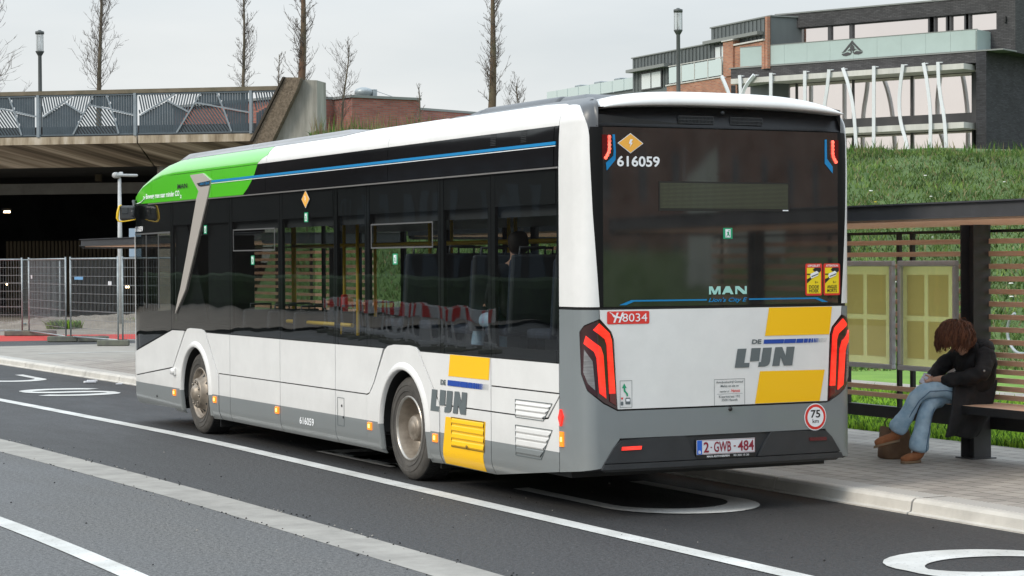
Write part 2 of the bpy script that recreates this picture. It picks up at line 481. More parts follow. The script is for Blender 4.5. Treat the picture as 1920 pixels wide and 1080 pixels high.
kerb = lambda y: smooth_poly(P_KERB, y)
line = lambda y: smooth_poly(P_LINE, y)
sn = lambda y: smooth_poly(P_SN, y)
sf = lambda y: smooth_poly(P_SF, y)
l2 = lambda y: smooth_poly(P_L2, y)
sheet('bus_lane', line, kerb, 0.0, M_ASPH_D)
sheet('road', sf, line, 0.0, M_ASPH_M)
sheet('road', l2, sn, 0.0, M_ASPH_L)
sheet('road', lambda y: -38, l2, 0.0, M_ASPH_L)
sheet('concrete_strip', sn, sf, .002, M_CONC)
sheet('lane_marking', lambda y: line(y) - .09, lambda y: line(y) + .09, .006, M_LINE)
sheet('lane_marking', lambda y: l2(y) - .085, lambda y: l2(y) + .085, .006, M_LINE)

# letters B, U, S painted in the bus lane, elongated for drivers
def ringstroke(path, wd):
    """stroke of variable normal width around a path of (x,y)"""
    L, Rr = [], []
    for i, p in enumerate(path):
        a = path[max(0, i - 1)]; b = path[min(len(path) - 1, i + 1)]
        tx, ty = b[0] - a[0], b[1] - a[1]
        l = math.hypot(tx, ty); nx, ny = -ty / l, tx / l
        # wider across the lane direction for strokes that run along it
        ww = wd * (1 + .95 * abs(nx) * 0 + 1.35 * abs(ny))
        L.append((p[0] + nx * ww / 2, p[1] + ny * ww / 2)); Rr.append((p[0] - nx * ww / 2, p[1] - ny * ww / 2))
    return L, Rr
def letter(name, paths, x0, x1, y0, y1):
    mb = MB()
    W, H = x1 - x0, y1 - y0
    for path in paths:
        pp = [(x0 + u * W, y0 + v * H) for u, v in path]
        L, Q = ringstroke(pp, .155)
        mb.grid([[(a[0], a[1], .007), (b[0], b[1], .007)] for a, b in zip(L, Q)], 0, False)
    o = mb.build(name, M_LINE)
    return tag(o, kind='structure')
def arc(cx, cy, rx, ry, a0, a1, n=22): return [(cx + rx * math.cos(R(a0 + (a1 - a0) * k / n)), cy + ry * math.sin(R(a0 + (a1 - a0) * k / n))) for k in range(n + 1)]
uu = [[(.07, 1.0), (.07, .7)] + arc(.5, .36, .43, .27, 180, 360) + [(.93, .7), (.93, 1.0)]]
ss = [arc(.5, .72, .43, .22, 20, 270) + arc(.5, .28, .43, .22, 90, -160)[1:]]
bb = [[(.07, 0), (.07, 1)], [(.07, .93), (.6, .93)] + arc(.62, .73, .30, .2, 90, -90) + [(.07, .53)], [(.07, .07), (.6, .07)] + arc(.62, .30, .31, .23, -90, 90) + [(.07, .53)]]
letter('lane_letter', uu, -.75, .62, -.12, 2.35)
letter('lane_letter', bb, -.93, .45, 4.7, 6.7)
letter('lane_letter', ss, -.74, .66, -5.05, -2.72)
letter('lane_letter', ss, -1.16, .16, 17.45, 19.35)
letter('lane_letter', uu, -1.0, .12, 21.7, 24.0)
letter('lane_letter', bb, -1.3, .0, 26.3, 28.4)

# kerb: sloping face, light top with tactile ribs
M_TACT, n_, b_ = node_mat('ribbed_kerb_top')
gg = n_.nodes.new('ShaderNodeNewGeometry'); wv = n_.nodes.new('ShaderNodeTexWave')
wv.bands_direction = 'Y'; wv.inputs['Scale'].default_value = 6.5; wv.inputs['Distortion'].default_value = 0
n_.links.new(gg.outputs['Position'], wv.inputs['Vector'])
rr = n_.nodes.new('ShaderNodeValToRGB'); rr.color_ramp.elements[0].color = (.27, .255, .235, 1); rr.color_ramp.elements[1].color = (.56, .54, .50, 1)
rr.color_ramp.elements[0].position = .25; rr.color_ramp.elements[1].position = .5
n_.links.new(wv.outputs['Fac'], rr.inputs['Fac']); n_.links.new(rr.outputs['Color'], b_.inputs['Base Color'])
bu = n_.nodes.new('ShaderNodeBump'); bu.inputs['Distance'].default_value = .01; n_.links.new(wv.outputs['Fac'], bu.inputs['Height']); n_.links.new(bu.outputs['Normal'], b_.inputs['Normal'])
b_.inputs['Roughness'].default_value = .8
km = MB()
for k in range(-14, 48):                                    # separate kerb stones, 1.95 m each with a fine joint
    ya, yb = k * 1.95 + 1.12 - 1.95, (k + 1) * 1.95 + 1.10 - 1.95
    if yb > 60: break
    prof = lambda y: [(kerb(y) - .035, -.02), (kerb(y) - .035, .012), (kerb(y), .022), (kerb(y) + .012, .095), (kerb(y) + .03, .115), (kerb(y) + .05, .122), (kerb(y) + .13, .122)]
    km.grid([[(x, y, z) for x, z in prof(y)] for y in rg(ya, yb, 2)], 0, False, flip=False)
    km.add([(x, ya, z) for x, z in prof(ya)] + [(kerb(ya) + .13, ya, -.02)], [tuple(range(8))])
    km.grid([[(kerb(y) + .13, y, .122), (kerb(y) + .36, y, .122)] for y in rg(ya, yb, 2)], 1, False)
tag(km.build('kerb', [M_KERB, M_TACT]), kind='structure')

# platform paving: small grey pavers
M_PAVE, n_, b_ = node_mat('paver')
gg = n_.nodes.new('ShaderNodeNewGeometry'); br = n_.nodes.new('ShaderNodeTexBrick')
br.inputs['Scale'].default_value = 1; br.inputs['Brick Width'].default_value = .22; br.inputs['Row Height'].default_value = .22; br.inputs['Mortar Size'].default_value = .006
br.inputs['Color1'].default_value = (.31, .285, .255, 1); br.inputs['Color2'].default_value = (.40, .37, .33, 1); br.inputs['Mortar'].default_value = (.07, .065, .06, 1)
mpn = n_.nodes.new('ShaderNodeMapping'); mpn.inputs['Rotation'].default_value = (0, 0, PI / 2)
n_.links.new(gg.outputs['Position'], mpn.inputs['Vector']); n_.links.new(mpn.outputs['Vector'], br.inputs['Vector'])
tn = n_.nodes.new('ShaderNodeTexNoise'); tn.inputs['Scale'].default_value = 1.1; tn.inputs['Detail'].default_value = 6
n_.links.new(gg.outputs['Position'], tn.inputs['Vector'])
r2 = n_.nodes.new('ShaderNodeValToRGB'); r2.color_ramp.elements[0].position = .3; r2.color_ramp.elements[0].color = (.72, .72, .72, 1); r2.color_ramp.elements[1].position = .7; r2.color_ramp.elements[1].color = (1.1, 1.1, 1.1, 1)
n_.links.new(tn.outputs['Fac'], r2.inputs['Fac'])
ml = n_.nodes.new('ShaderNodeMix'); ml.data_type = 'RGBA'; ml.blend_type = 'MULTIPLY'; ml.inputs['Factor'].default_value = 1
n_.links.new(br.outputs['Color'], ml.inputs['A']); n_.links.new(r2.outputs['Color'], ml.inputs['B']); n_.links.new(ml.outputs['Result'], b_.inputs['Base Color'])
bu = n_.nodes.new('ShaderNodeBump'); bu.invert = True; bu.inputs['Distance'].default_value = .008; bu.inputs['Strength'].default_value = .6
n_.links.new(br.outputs['Fac'], bu.inputs['Height']); n_.links.new(bu.outputs['Normal'], b_.inputs['Normal'])
b_.inputs['Roughness'].default_value = .72
sheet('platform', lambda y: kerb(y) + .36, lambda y: 4.88, .120, M_PAVE, [y for y in YS if y <= 27])
M_PALE = mat('pale_paving', (.27, .25, .22), .85, noise=.15, nscale=2, bump=.2, bscale=60)
sheet('forecourt', lambda y: kerb(y) + .36, lambda y: 13.5, .116, M_PALE, [27, 28.5, 30, 31.5, 33, 34.6])
m = MB(); m.grid([[(1.9, 30.0, .121), (1.9, 30.13, .121)], [(9, 30.0, .121), (9, 30.13, .121)]], 0, False)
tag(m.build('ground_marking', M_LINE), kind='structure')
m = MB(); m.grid([[(kerb(34.6) + .13, 34.6, .112), (kerb(38.3) + .13, 38.3, .112)], [(14, 33.0, .112), (14, 36.6, .112)]], 0, False, flip=True)
tag(m.build('side_road', M_ASPH_M), kind='structure')
M_RED = mat('red_cycle_surface', (.42, .028, .02), .8, noise=.18, nscale=4, bump=.2)
m = MB(); m.grid([[(-1.2, 38.3, .114), (-1.6, 43.8, .114)], [(7.8, 37.2, .114), (8.6, 40.6, .114)]], 0, False, flip=True)
tag(m.build('cycle_path', M_RED), kind='structure')
M_DIRT = mat('pale_sand', (.17, .145, .12), .95, col2=(.27, .235, .195), nscale=1.5, bump=.8, bscale=12, bdist=.05)
m = MB(); m.grid([[(-30, 43.9, .10), (-30, 110, .10)], [(-1.6, 43.9, .10), (4, 110, .10)], [(16, 38.5, .10), (40, 100, .10)]], 0, False, flip=True)
tag(m.build('dirt_ground', M_DIRT), kind='structure')

# sand heaps: one noisy height field behind the fence
# grit and crumbs along the joints of the concrete strip and the lane line
rg_ = random.Random(5); gm = MB()
for _ in range(420):
    y = rg_.uniform(-4, 14); q = rg_.random()
    x = (sn(y) + rg_.gauss(-.02, .03)) if q < .35 else (sf(y) + rg_.gauss(.02, .04)) if q < .7 else rg_.uniform(-5, 1.1)
    s_ = rg_.uniform(.002, .008)
    gm.hexa([(x - s_, y - s_, .003), (x + s_, y - s_ * .7, .003), (x + s_ * .8, y + s_, .003), (x - s_, y + s_ * .9, .003), (x - s_ * .6, y - s_ * .5, .003 + s_), (x + s_ * .5, y - s_ * .5, .003 + s_ * 1.2), (x + s_ * .5, y + s_ * .6, .003 + s_), (x - s_ * .5, y + s_ * .5, .003 + s_)], rg_.choice([0, 0, 1]))
tag(gm.build('grit', [mat('grit_dark', (.02, .02, .02), .9), mat('grit_pale', (.3, .28, .25), .9)]), kind='stuff')
def heap(name, label, cx, cy, rx, ry, h, seed):
    rnd = random.Random(seed); N = 44
    ph = [(rnd.uniform(.5, 3.5), rnd.uniform(0, 6), rnd.uniform(.5, 3.5), rnd.uniform(0, 6), rnd.uniform(.005, .022)) for _ in range(14)] + [(rnd.uniform(4, 11), rnd.uniform(0, 6), rnd.uniform(4, 11), rnd.uniform(0, 6), rnd.uniform(.006, .018)) for _ in range(14)]
    rows = []
    for i in range(N + 1):
        row = []
        for j in range(N + 1):
            u, v = i / N * 2 - 1, j / N * 2 - 1
            d = max(0, 1 - (u * u + v * v))
            x, y = cx + u * rx, cy + v * ry
            z = h * d ** .8
            for a, b, c_, d_, e in ph: z += e * math.sin(a * x + b) * math.sin(c_ * y + d_) * min(1, d * 3)
            z += rnd.uniform(-.02, .02) * min(1, d * 4)
            row.append((x, y, .06 + max(0, z)))
        rows.append(row)
    m = MB(); m.grid(rows, 0, True, flip=False)
    return tag(m.build(name, M_DIRT), label, 'sand heap', 'sand heaps behind the site fence')
heap('sand_heap', 'long pale sand heap just behind the mesh fence panels', 8.6, 49.3, 4.0, 1.8, .34, 1)
heap('sand_heap', 'low sand heap at the photo\'s left edge under the bridge', 4.2, 50.2, 2.2, 1.6, .26, 2)

# lawn, path behind the shelter and the grass bank
M_LAWN = mat('lawn_soil', (.09, .19, .02), .95, col2=(.15, .27, .03), nscale=1.3, bump=.5, bscale=30, bdist=.03)
M_BANK = mat('bank_soil', (.045, .085, .018), .95, col2=(.085, .14, .032), nscale=.9, bump=.8, bscale=9, bdist=.1, detail=8)
sheet('lawn', lambda y: 4.88, lambda y: 9.4, .118, M_LAWN, [-60, 27])
sheet('footpath', lambda y: 9.4, lambda y: 10.6, .120, M_PALE, [-60, 27])
rows = []
us = rg(-12, -4, 16) + rg(-3, 60, 42) + [80, 120, 300]
ns = [-40, -10, 8, 14, 18] + rg(20, 52, 44) + [60, 80, 130, 300, 700]
for n in ns:
    row = []
    for u in us:
        # inverse of the rotated frame: x = .896u+.443n, y = -.443u+.896n
        x, y = .896 * u + .443 * n, -.443 * u + .896 * n
        hh_ = bank_h(x, y); row.append((x, y, hh_ + (.10 if x > 10.9 else -.06) * (1 if hh_ < .1 else 0) + .02 * (hh_ >= .1)))
    rows.append(row)
m = MB(); m.grid(rows, 0, True)
tag(m.build('hill', M_BANK), kind='structure')
sheet('lawn', lambda y: 10.6, lambda y: 15, .117, M_LAWN, [-60, 27])

def blades(name, pts, hmin, hmax, wd, mats, lean=.35, seed=3, mixw=None):
    rnd = random.Random(seed)
    mb = MB()
    for (x, y, z) in pts:
        a = rnd.uniform(0, 2 * PI); h = rnd.uniform(hmin, hmax); w_ = wd * rnd.uniform(.6, 1.3)
        lx, ly = rnd.gauss(0, lean) * h, rnd.gauss(0, lean) * h
        ca, sa = math.cos(a) * w_ / 2, math.sin(a) * w_ / 2
        mi = rnd.choices(range(len(mats)), mixw)[0] if mixw else rnd.randrange(len(mats))
        k = len(mb.v)
        mb.v += [(x - ca, y - sa, z - .01), (x + ca, y + sa, z - .01), (x + lx * .4 + ca * .6, y + ly * .4 + sa * .6, z + h * .6), (x + lx * .4 - ca * .6, y + ly * .4 - sa * .6, z + h * .6), (x + lx, y + ly, z + h)]
        mb.f += [(k, k + 1, k + 2, k + 3), (k + 3, k + 2, k + 4)]; mb.m += [mi, mi]; mb.sm += [False, False]
    return mb.build(name, mats)
def leafmat(name, c, rough=.6, transl=.35, ns=1.4, lo=.6, hi=1.35):
    m = bpy.data.materials.new(name); m.use_nodes = True; n = m.node_tree
    b = n.nodes['Principled BSDF']
    oi = n.nodes.new('ShaderNodeNewGeometry')
    t = n.nodes.new('ShaderNodeTexNoise'); t.inputs['Scale'].default_value = ns; t.inputs['Detail'].default_value = 4
    n.links.new(oi.outputs['Position'], t.inputs['Vector'])
    r = n.nodes.new('ShaderNodeValToRGB'); r.color_ramp.elements[0].position = .35; r.color_ramp.elements[0].color = tuple(x * lo for x in c) + (1,)
    r.color_ramp.elements[1].position = .65; r.color_ramp.elements[1].color = tuple(min(1, x * hi) for x in c) + (1,)
    n.links.new(t.outputs['Fac'], r.inputs['Fac']); n.links.new(r.outputs['Color'], b.inputs['Base Color'])
    b.inputs['Roughness'].default_value = rough; b.inputs['Specular IOR Level'].default_value = .25
    tl = n.nodes.new('ShaderNodeBsdfTranslucent'); n.links.new(r.outputs['Color'], tl.inputs['Color'])
    mx = n.nodes.new('ShaderNodeMixShader'); mx.inputs[0].default_value = transl
    o = n.nodes['Material Output']
    n.links.new(b.outputs[0], mx.inputs[1]); n.links.new(tl.outputs[0], mx.inputs[2]); n.links.new(mx.outputs[0], o.inputs['Surface'])
    MATS[name] = m
    return m
M_G1 = leafmat('grass_bright', (.30, .48, .05), .6, .5); M_G2 = leafmat('grass_mid', (.08, .17, .025)); M_G3 = leafmat('grass_dark', (.045, .10, .018)); M_G4 = leafmat('grass_straw', (.21, .19, .08))
M_FLW = mat('white_flower', (.75, .75, .7), .8); M_FLY = mat('yellow_flower', (.75, .6, .04), .8)
M_B1 = leafmat('bank_blade_light', (.155, .225, .055), .6, .35, .55, .35, 1.5); M_B2 = leafmat('bank_blade_mid', (.095, .155, .038), .6, .35, .8, .4, 1.5); M_B3 = leafmat('bank_blade_dark', (.05, .10, .024), .6, .35, .45, .45, 1.6); M_B4 = leafmat('bank_blade_dry', (.23, .20, .10))
rnd = random.Random(11)
pts = []
for _ in range(30000):
    y = rnd.uniform(-1.5, 11); x = 4.9 + 4.5 * rnd.random() ** 1.5
    pts.append((x, y, .118))
tag(blades('grass', pts, .04, .12, .022, [M_G1, M_G2, M_G3], .4, 5, [6, 3, 1]), kind='stuff')
pts = []
def view_uv(x, y, z):
    d = Vector((x, y, z)) - CAM
    f = d.dot(fwd)
    return 960 + 4006 * d.dot(rgt) / f, 540 - 4006 * d.dot(upv) / f
k = 0
while len(pts) < 120000 and k < 600000:
    k += 1
    u = rnd.uniform(-8, 27); n = rnd.uniform(19, 49)
    x, y = .896 * u + .443 * n, -.443 * u + .896 * n
    if x < 10.8: continue
    z = bank_h(x, y) + .02
    if z < .12: z = .11
    cl = math.sin(x * 1.3 + math.sin(y * .9) * 2) * math.sin(y * 1.1 + math.sin(x * .7) * 2)
    if rnd.random() < .8 + .2 * cl: pts.append((x, y, z))
tag(blades('bank_grass', pts, .06, .17, .040, [M_B1, M_B2, M_B3, M_B4], .6, 6, [3, 5, 3, 1.4]), kind='stuff')
pts = []
for _ in range(2200):                                  # taller weeds along the crest
    u = rnd.uniform(-7.5, 27); n = rnd.gauss(47.2, .9)
    x, y = .896 * u + .443 * n, -.443 * u + .896 * n
    pts.append((x, y, bank_h(x, y)))
tag(blades('crest_weeds', pts, .12, .5, .04, [M_G2, M_G4, M_G3], .25, 8, [4, 2, 2]), kind='stuff')
mb = MB()
for _ in range(130):                                   # small umbels and yellow heads in the bank
    u = rnd.uniform(-2, 22); n = rnd.uniform(24, 42)
    x, y = .896 * u + .443 * n, -.443 * u + .896 * n
    z = bank_h(x, y) + rnd.uniform(.25, .4); s = rnd.uniform(.015, .04)
    mi = 0 if rnd.random() < .7 else 1
    mb.bbox(x - s, x + s, y - s, y + s, z - s * .4, z + s * .4, s * .35, mi)
tag(mb.build('wildflowers', [M_FLW, M_FLY]), kind='stuff')
pts = []
for _ in range(1500):
    a = rnd.uniform(0, 2 * PI); r_ = rnd.random() ** .5
    pts.append((10.3 + 1.2 * r_ * math.cos(a), 48.6 + .7 * r_ * math.sin(a), .1))
for _ in range(700):
    a = rnd.uniform(0, 2 * PI); r_ = rnd.random() ** .5
    pts.append((6.9 + .5 * r_ * math.cos(a), 47.2 + .4 * r_ * math.sin(a), .1))
tag(blades('roadside_weeds', pts, .08, .30, .05, [M_G2, M_G1, M_G4], .5, 9, [4, 2, 2]), kind='stuff')

# ================================================================== BUS
CA, CB, CRW = .14, .20, .03
PP, PW = [], []
for i in range(25):
    th = PI / 2 * i / 24
    PP.append((-(1.275 - CA) - CA * math.cos(th), CB - CB * math.sin(th)))
X0 = -(1.275 - CA)
for i in range(1, 41):
    x = X0 * (1 - i / 40); PP.append((x, -CRW * (1 - (x / X0) ** 2)))
PW = [CB]
for a, b in zip(PP, PP[1:]): PW.append(PW[-1] - math.hypot(b[0] - a[0], b[1] - a[1]))
def plan(w_):
    """outline of the bus seen from above: w = y along the left side, then running round the rear corner"""
    if w_ >= CB:
        x = -1.275 + (.25 * (w_ - 11.9) ** 2 if w_ > 11.9 else 0)
        return x, w_, -1.0, 0.0
    w_ = max(w_, PW[-1])
    for i in range(len(PW) - 1):
        if PW[i] >= w_ >= PW[i + 1] - 1e-9:
            t = (PW[i] - w_) / (PW[i] - PW[i + 1])
            a, b = PP[i], PP[i + 1]
            tx, ty = b[0] - a[0], b[1] - a[1]; l = math.hypot(tx, ty)
            return a[0] + tx * t, a[1] + ty * t, ty / l, -tx / l
    a, b = PP[-2], PP[-1]; return b[0], b[1], 0.0, -1.0
def x_of_w(w_): return plan(w_)[0]
def w_of_x(x):
    for i in range(len(PP) - 1):
        if PP[i][0] <= x <= PP[i + 1][0] + 1e-9:
            t = (x - PP[i][0]) / max(1e-9, PP[i + 1][0] - PP[i][0])
            return PW[i] + (PW[i + 1] - PW[i]) * t
    return PW[0] if x < PP[0][0] else PW[-1]
def inset(z):
    if z < .36: return .045 * ((.36 - z) / .14) ** 2
    if z <= 2.754: return 0
    if z <= 2.99: return .006 * (z - 2.754) / .236
    if z <= 3.085: return .006 + .006 * (z - 2.99) / .095
    t = min(1, (z - 3.085) / .222)
    return .012 + .25 * (1 - math.sqrt(max(0, 1 - t * t)))
def ML(w_, z, off=0):
    x, y, nx, ny = plan(w_)
    d = off - inset(z)
    if w_ < -.069: d = off - (inset(z) if z < .36 else 0)
    return (x + nx * d, y + ny * d, z)
def MRt(w_, z, off=0):
    p = ML(w_, z, off); return (-p[0], p[1], p[2])
def MX(x, z, off=0):
    if x <= 0: return ML(w_of_x(x), z, off)
    p = ML(w_of_x(-x), z, off); return (-p[0], p[1], p[2])
ZG = [(-9, 3.085), (10.9, 3.085), (11.35, 3.04), (11.8, 2.965), (12.1, 2.87), (12.24, 2.775)]
ZT = [(-9, 3.305), (10.4, 3.305), (10.75, 3.285), (11.15, 3.22), (11.5, 3.14), (11.9, 3.02), (12.15, 2.90), (12.24, 2.82)]
def PC(w_, t, off=0):
    """roof cove: t = 0 at the band's top edge, 1 at the roof"""
    zg, zt = lerp_poly(ZG, w_), lerp_poly(ZT, w_)
    x, y, nx, ny = plan(w_)
    t = max(0, min(1, t))
    z = zg + (zt - zg) * t + off * t
    d = off * (1 - t * .5) - (.012 + .25 * (1 - math.sqrt(max(0, 1 - t * t))))
    return (x + nx * d, y + ny * d, z)

def cutpoly(poly, cuts_s, cuts_z, tri=True):
    bm = bmesh.new()
    f = bm.faces.new([bm.verts.new((u, v, 0)) for u, v in poly])
    f.normal_update()
    if tri: bmesh.ops.triangulate(bm, faces=[f])
    for s in cuts_s:
        bmesh.ops.bisect_plane(bm, geom=bm.verts[:] + bm.edges[:] + bm.faces[:], plane_co=(s, 0, 0), plane_no=(1, 0, 0), dist=1e-6)
    for z in cuts_z:
        bmesh.ops.bisect_plane(bm, geom=bm.verts[:] + bm.edges[:] + bm.faces[:], plane_co=(0, z, 0), plane_no=(0, 1, 0), dist=1e-6)
    return bm
CORN = [PW[i] for i in range(0, 25, 2)] + [-.3, -.5, -.7, -.9, -1.1]
XC = [sg * abs(x_of_w(q)) for q in CORN for sg in (-1, 1)] + [0]
ZC = [.24, .26, .28, .30, .33, .36]
def panel(mb, poly, fn, off=0., th=.014, cs=None, cz=None, matfn=None, mi=0):
    """bent sheet-metal panel: outer skin of a 2D outline plus its folded rim"""
    us = [p[0] for p in poly]; vs = [p[1] for p in poly]
    cs = [c for c in (cs or []) if min(us) < c < max(us)]; cz = [c for c in (cz or []) if min(vs) < c < max(vs)]
    bm = cutpoly(poly, cs, cz)
    bm.verts.index_update(); bm.normal_update()
    o = len(mb.v)
    co = [(v.co.x, v.co.y) for v in bm.verts]
    mb.v += [fn(u, v, off) for u, v in co]
    for f in bm.faces:
        c = f.calc_center_median()
        k = matfn(c.x, c.y) if matfn else mi
        mb.f.append(tuple(o + v.index for v in f.verts)); mb.m.append(k); mb.sm.append(True)
    if th:
        for e in bm.edges:
            if len(e.link_faces) == 1:
                f = e.link_faces[0]; c = f.calc_center_median()
                k = matfn(c.x, c.y) if matfn else mi
                a, b = co[e.verts[0].index], co[e.verts[1].index]
                q = len(mb.v)
                mb.v += [fn(*a, off), fn(*b, off), fn(*b, off - th), fn(*a, off - th)]
                mb.f.append((q, q + 1, q + 2, q + 3)); mb.m.append(k); mb.sm.append(False)
    bm.free()
    return mb

def paint(name, c, rough=.22, coat=.5, dirt=.06):
    """body paint: slight grime rising from the sill as fine specks"""
    m, n, b = node_mat(name)
    g = n.nodes.new('ShaderNodeNewGeometry')
    t = n.nodes.new('ShaderNodeTexNoise'); t.inputs['Scale'].default_value = 2.5; t.inputs['Detail'].default_value = 7; t.inputs['Roughness'].default_value = .7
    n.links.new(g.outputs['Position'], t.inputs['Vector'])
    r = n.nodes.new('ShaderNodeValToRGB'); r.color_ramp.elements[0].position = .3; r.color_ramp.elements[1].position = .7
    r.color_ramp.elements[0].color = tuple(x * (1 - dirt) for x in c) + (1,); r.color_ramp.elements[1].color = (*c, 1)
    n.links.new(t.outputs['Fac'], r.inputs['Fac'])
    # road grime: stronger low down, broken up by noise
    sp = n.nodes.new('ShaderNodeSeparateXYZ'); n.links.new(g.outputs['Position'], sp.inputs[0])
    mr = n.nodes.new('ShaderNodeMapRange'); mr.inputs['From Min'].default_value = .75; mr.inputs['From Max'].default_value = .2; mr.inputs['To Min'].default_value = 0; mr.inputs['To Max'].default_value = .55
    n.links.new(sp.outputs['Z'], mr.inputs['Value'])
    t2 = n.nodes.new('ShaderNodeTexNoise'); t2.inputs['Scale'].default_value = 9; t2.inputs['Detail'].default_value = 8; t2.inputs['Roughness'].default_value = .8
    n.links.new(g.outputs['Position'], t2.inputs['Vector'])
    mm = n.nodes.new('ShaderNodeMath'); mm.operation = 'MULTIPLY'; n.links.new(mr.outputs[0], mm.inputs[0]); n.links.new(t2.outputs['Fac'], mm.inputs[1])
    mx = n.nodes.new('ShaderNodeMix'); mx.data_type = 'RGBA'
    n.links.new(mm.outputs[0], mx.inputs['Factor']); n.links.new(r.outputs['Color'], mx.inputs['A']); mx.inputs['B'].default_value = (.22, .20, .17, 1)
    n.links.new(mx.outputs['Result'], b.inputs['Base Color'])
    b.inputs['Roughness'].default_value = rough
    b.inputs['Coat Weight'].default_value = coat; b.inputs['Coat Roughness'].default_value = .05
    return m
B_WHITE = paint('white_paint', (.765, .755, .735), .33, .4, .10)
B_GREY = paint('grey_paint', (.195, .215, .22), .30, .45)
B_GREEN = paint('green_paint', (.085, .60, .008), .28, 1.0, .03); B_GREEN.node_tree.nodes['Principled BSDF'].inputs['Coat IOR'].default_value = 1.75
B_YELL = mat('yellow_film', (.93, .52, .0), .45, coat=.2)
B_SILV = mat('silver_film', (.50, .455, .41), .35, metal=.25, spec=.5)
B_BLACK = mat('gloss_black', (.006, .006, .007), .07, spec=.5, coat=.6, bump=.06, bscale=1.3, bdist=.02)
B_DARK = mat('dark_shell', (.008, .008, .008), .6)
B_PLAS = mat('dark_plastic', (.028, .030, .033), .42, noise=.15, nscale=5)
B_ROOF = mat('roof_grey', (.27, .27, .275), .45, noise=.12, nscale=2)
B_ROOFD = mat('roof_dark_grey', (.085, .09, .097), .35, noise=.1, nscale=3)
B_BLUE = mat('blue_film', (.0, .20, .46), .35)
B_NAVY = mat('navy_film', (.012, .06, .33), .4)
B_LOGO = mat('logo_grey', (.115, .135, .14), .45)
B_RUB = mat('tyre_rubber', (.045, .042, .038), .8, col2=(.085, .077, .068), nscale=7, bump=.3, bscale=60)
B_RUBD = mat('tyre_tread', (.02, .02, .02), .85, noise=.3, nscale=20)
B_RIM = mat('dusty_rim', (.20, .165, .13), .45, metal=.35, col2=(.34, .29, .235), nscale=9)
B_RIMD = mat('rusty_hub', (.10, .082, .065), .7, metal=.3, noise=.3, nscale=12)
B_CHROME = mat('rim_bevel', (.42, .39, .35), .3, metal=.7, noise=.15)
B_RED = strip_mat('red_lit_lens', (.30, .002, .0015), (1.0, .035, .018), .95)
B_REDD = mat('dark_red_lens', (.10, .004, .006), .08, coat=.8)
B_LAMPB = mat('lamp_housing', (.030, .004, .008), .08, coat=1)
B_CLEAR = mat('clear_lens', (.17, .17, .175), .12, coat=1, noise=.35, nscale=22, stretch=(.3, .3, 3))
B_AMBER = mat('amber_lens', (.75, .20, .01), .25, emit=(1, .25, .02), estr=.55)
B_AMBERC = mat('amber_core', (.9, .5, .1), .3, emit=(1, .55, .12), estr=2.2)
B_YEL = mat('yellow_grab_rail', (.80, .50, .02), .35)
B_TXTW = mat('white_lettering', (.80, .81, .82), .5)
B_TXTK = mat('black_lettering', (.012, .012, .012), .5)
B_MINT = mat('mint_lettering', (.34, .62, .55), .5)
B_REDF = mat('red_film', (.68, .035, .025), .45)
B_GRNF = mat('green_film', (.01, .30, .14), .45)
B_ORG = mat('orange_film', (.85, .42, .06), .45)
B_PLATE = mat('plate_white', (.66, .67, .70), .35)
B_PLTX = mat('plate_red', (.25, .012, .03), .4)
G_BUS = glass_mat('bus_glass', (.56, .59, .59), boost=1.25, rough=.012, wave=.035)
G_INT = glass_mat('far_glass', (.80, .84, .83), boost=1.0)

bus = thing('bus', 'white, grey and green city bus with a yellow and blue livery stopped at the kerb', 'bus', (0, 6, 0))
BI = Matrix.Translation((0, -6, 0))
def bp(mb, name, mats, parent=None, label=None):
    o = mb.build(name, mats)
    if parent is None:
        o.parent = bus; o.matrix_parent_inverse = BI
    else:
        o.parent = parent
    if label: o['label'] = label
    return o
RW, FW, WZ = 3.50, 9.64, .48            # axles
def arch(cy, r, z0, a=.0, n=22):
    """arch opening points from the rear foot over the top to the front foot"""
    zc = .49
    return [(cy - r, z0)] + [(cy - r * math.cos(PI * k / n), zc + r * 1.0 * math.sin(PI * k / n)) for k in range(n + 1)] + [(cy + r, z0)]
# ---- dark shell behind the panels
mb = MB()
panel(mb, [(-.5, 1.65), (-.5, .42), (.42, .37), (1.65, .25), (RW - .75, .25), (RW - .75, 1.2), (.42, 1.2), (.42, 1.65)], ML, -.018, .0, CORN, ZC)
for q0, q1, cy in ((RW - .75, RW + .75, RW), (FW - .75, FW + .75, FW)):
    panel(mb, [(q0, .25)] + arch(cy, .55, .26) + [(q1, .25), (q1, 1.2), (q0, 1.2)], ML, -.018, .0, None, ZC)
panel(mb, [(RW + .75, .25), (FW - .75, .25), (FW - .75, 1.2), (RW + .75, 1.2)], ML, -.018, .0, None, ZC)
panel(mb, [(FW + .75, .25), (12.2, .25), (12.2, 1.2), (FW + .75, 1.2)], ML, -.018, .0, [11.9, 12.05], ZC)
panel(mb, [(.38, 2.70), (12.2, 2.70), (12.2, 2.80), (11.8, 2.96), (11.35, 3.03), (10.9, 3.07), (.38, 3.07)], ML, -.018, 0, [.5, 2, 4, 6, 8, 10, 11, 11.9, 12.0, 12.1], [2.754, 2.9, 3.0])
panel(mb, [(.45, 1.15), (.45, 3.2), (-1.2, 3.06), (-1.2, .42), (-.1, .42), (.2, .42), (.36, 1.15)], ML, -.02, 0, CORN, [3.085, 3.1, 3.12, 3.14, 3.16, 3.18])
panel(mb, [(.36, 1.2), (-1.2, 1.2), (-1.2, 3.06), (.30, 3.06)], MRt, -.02, 0, CORN, [3.0])
panel(mb, [(-1.2, 1.66), (-1.2, .42), (.42, .37), (12.2, .25), (12.2, 1.2), (.36, 1.2), (.36, 1.66)], MRt, -.018, .0, CORN, ZC)
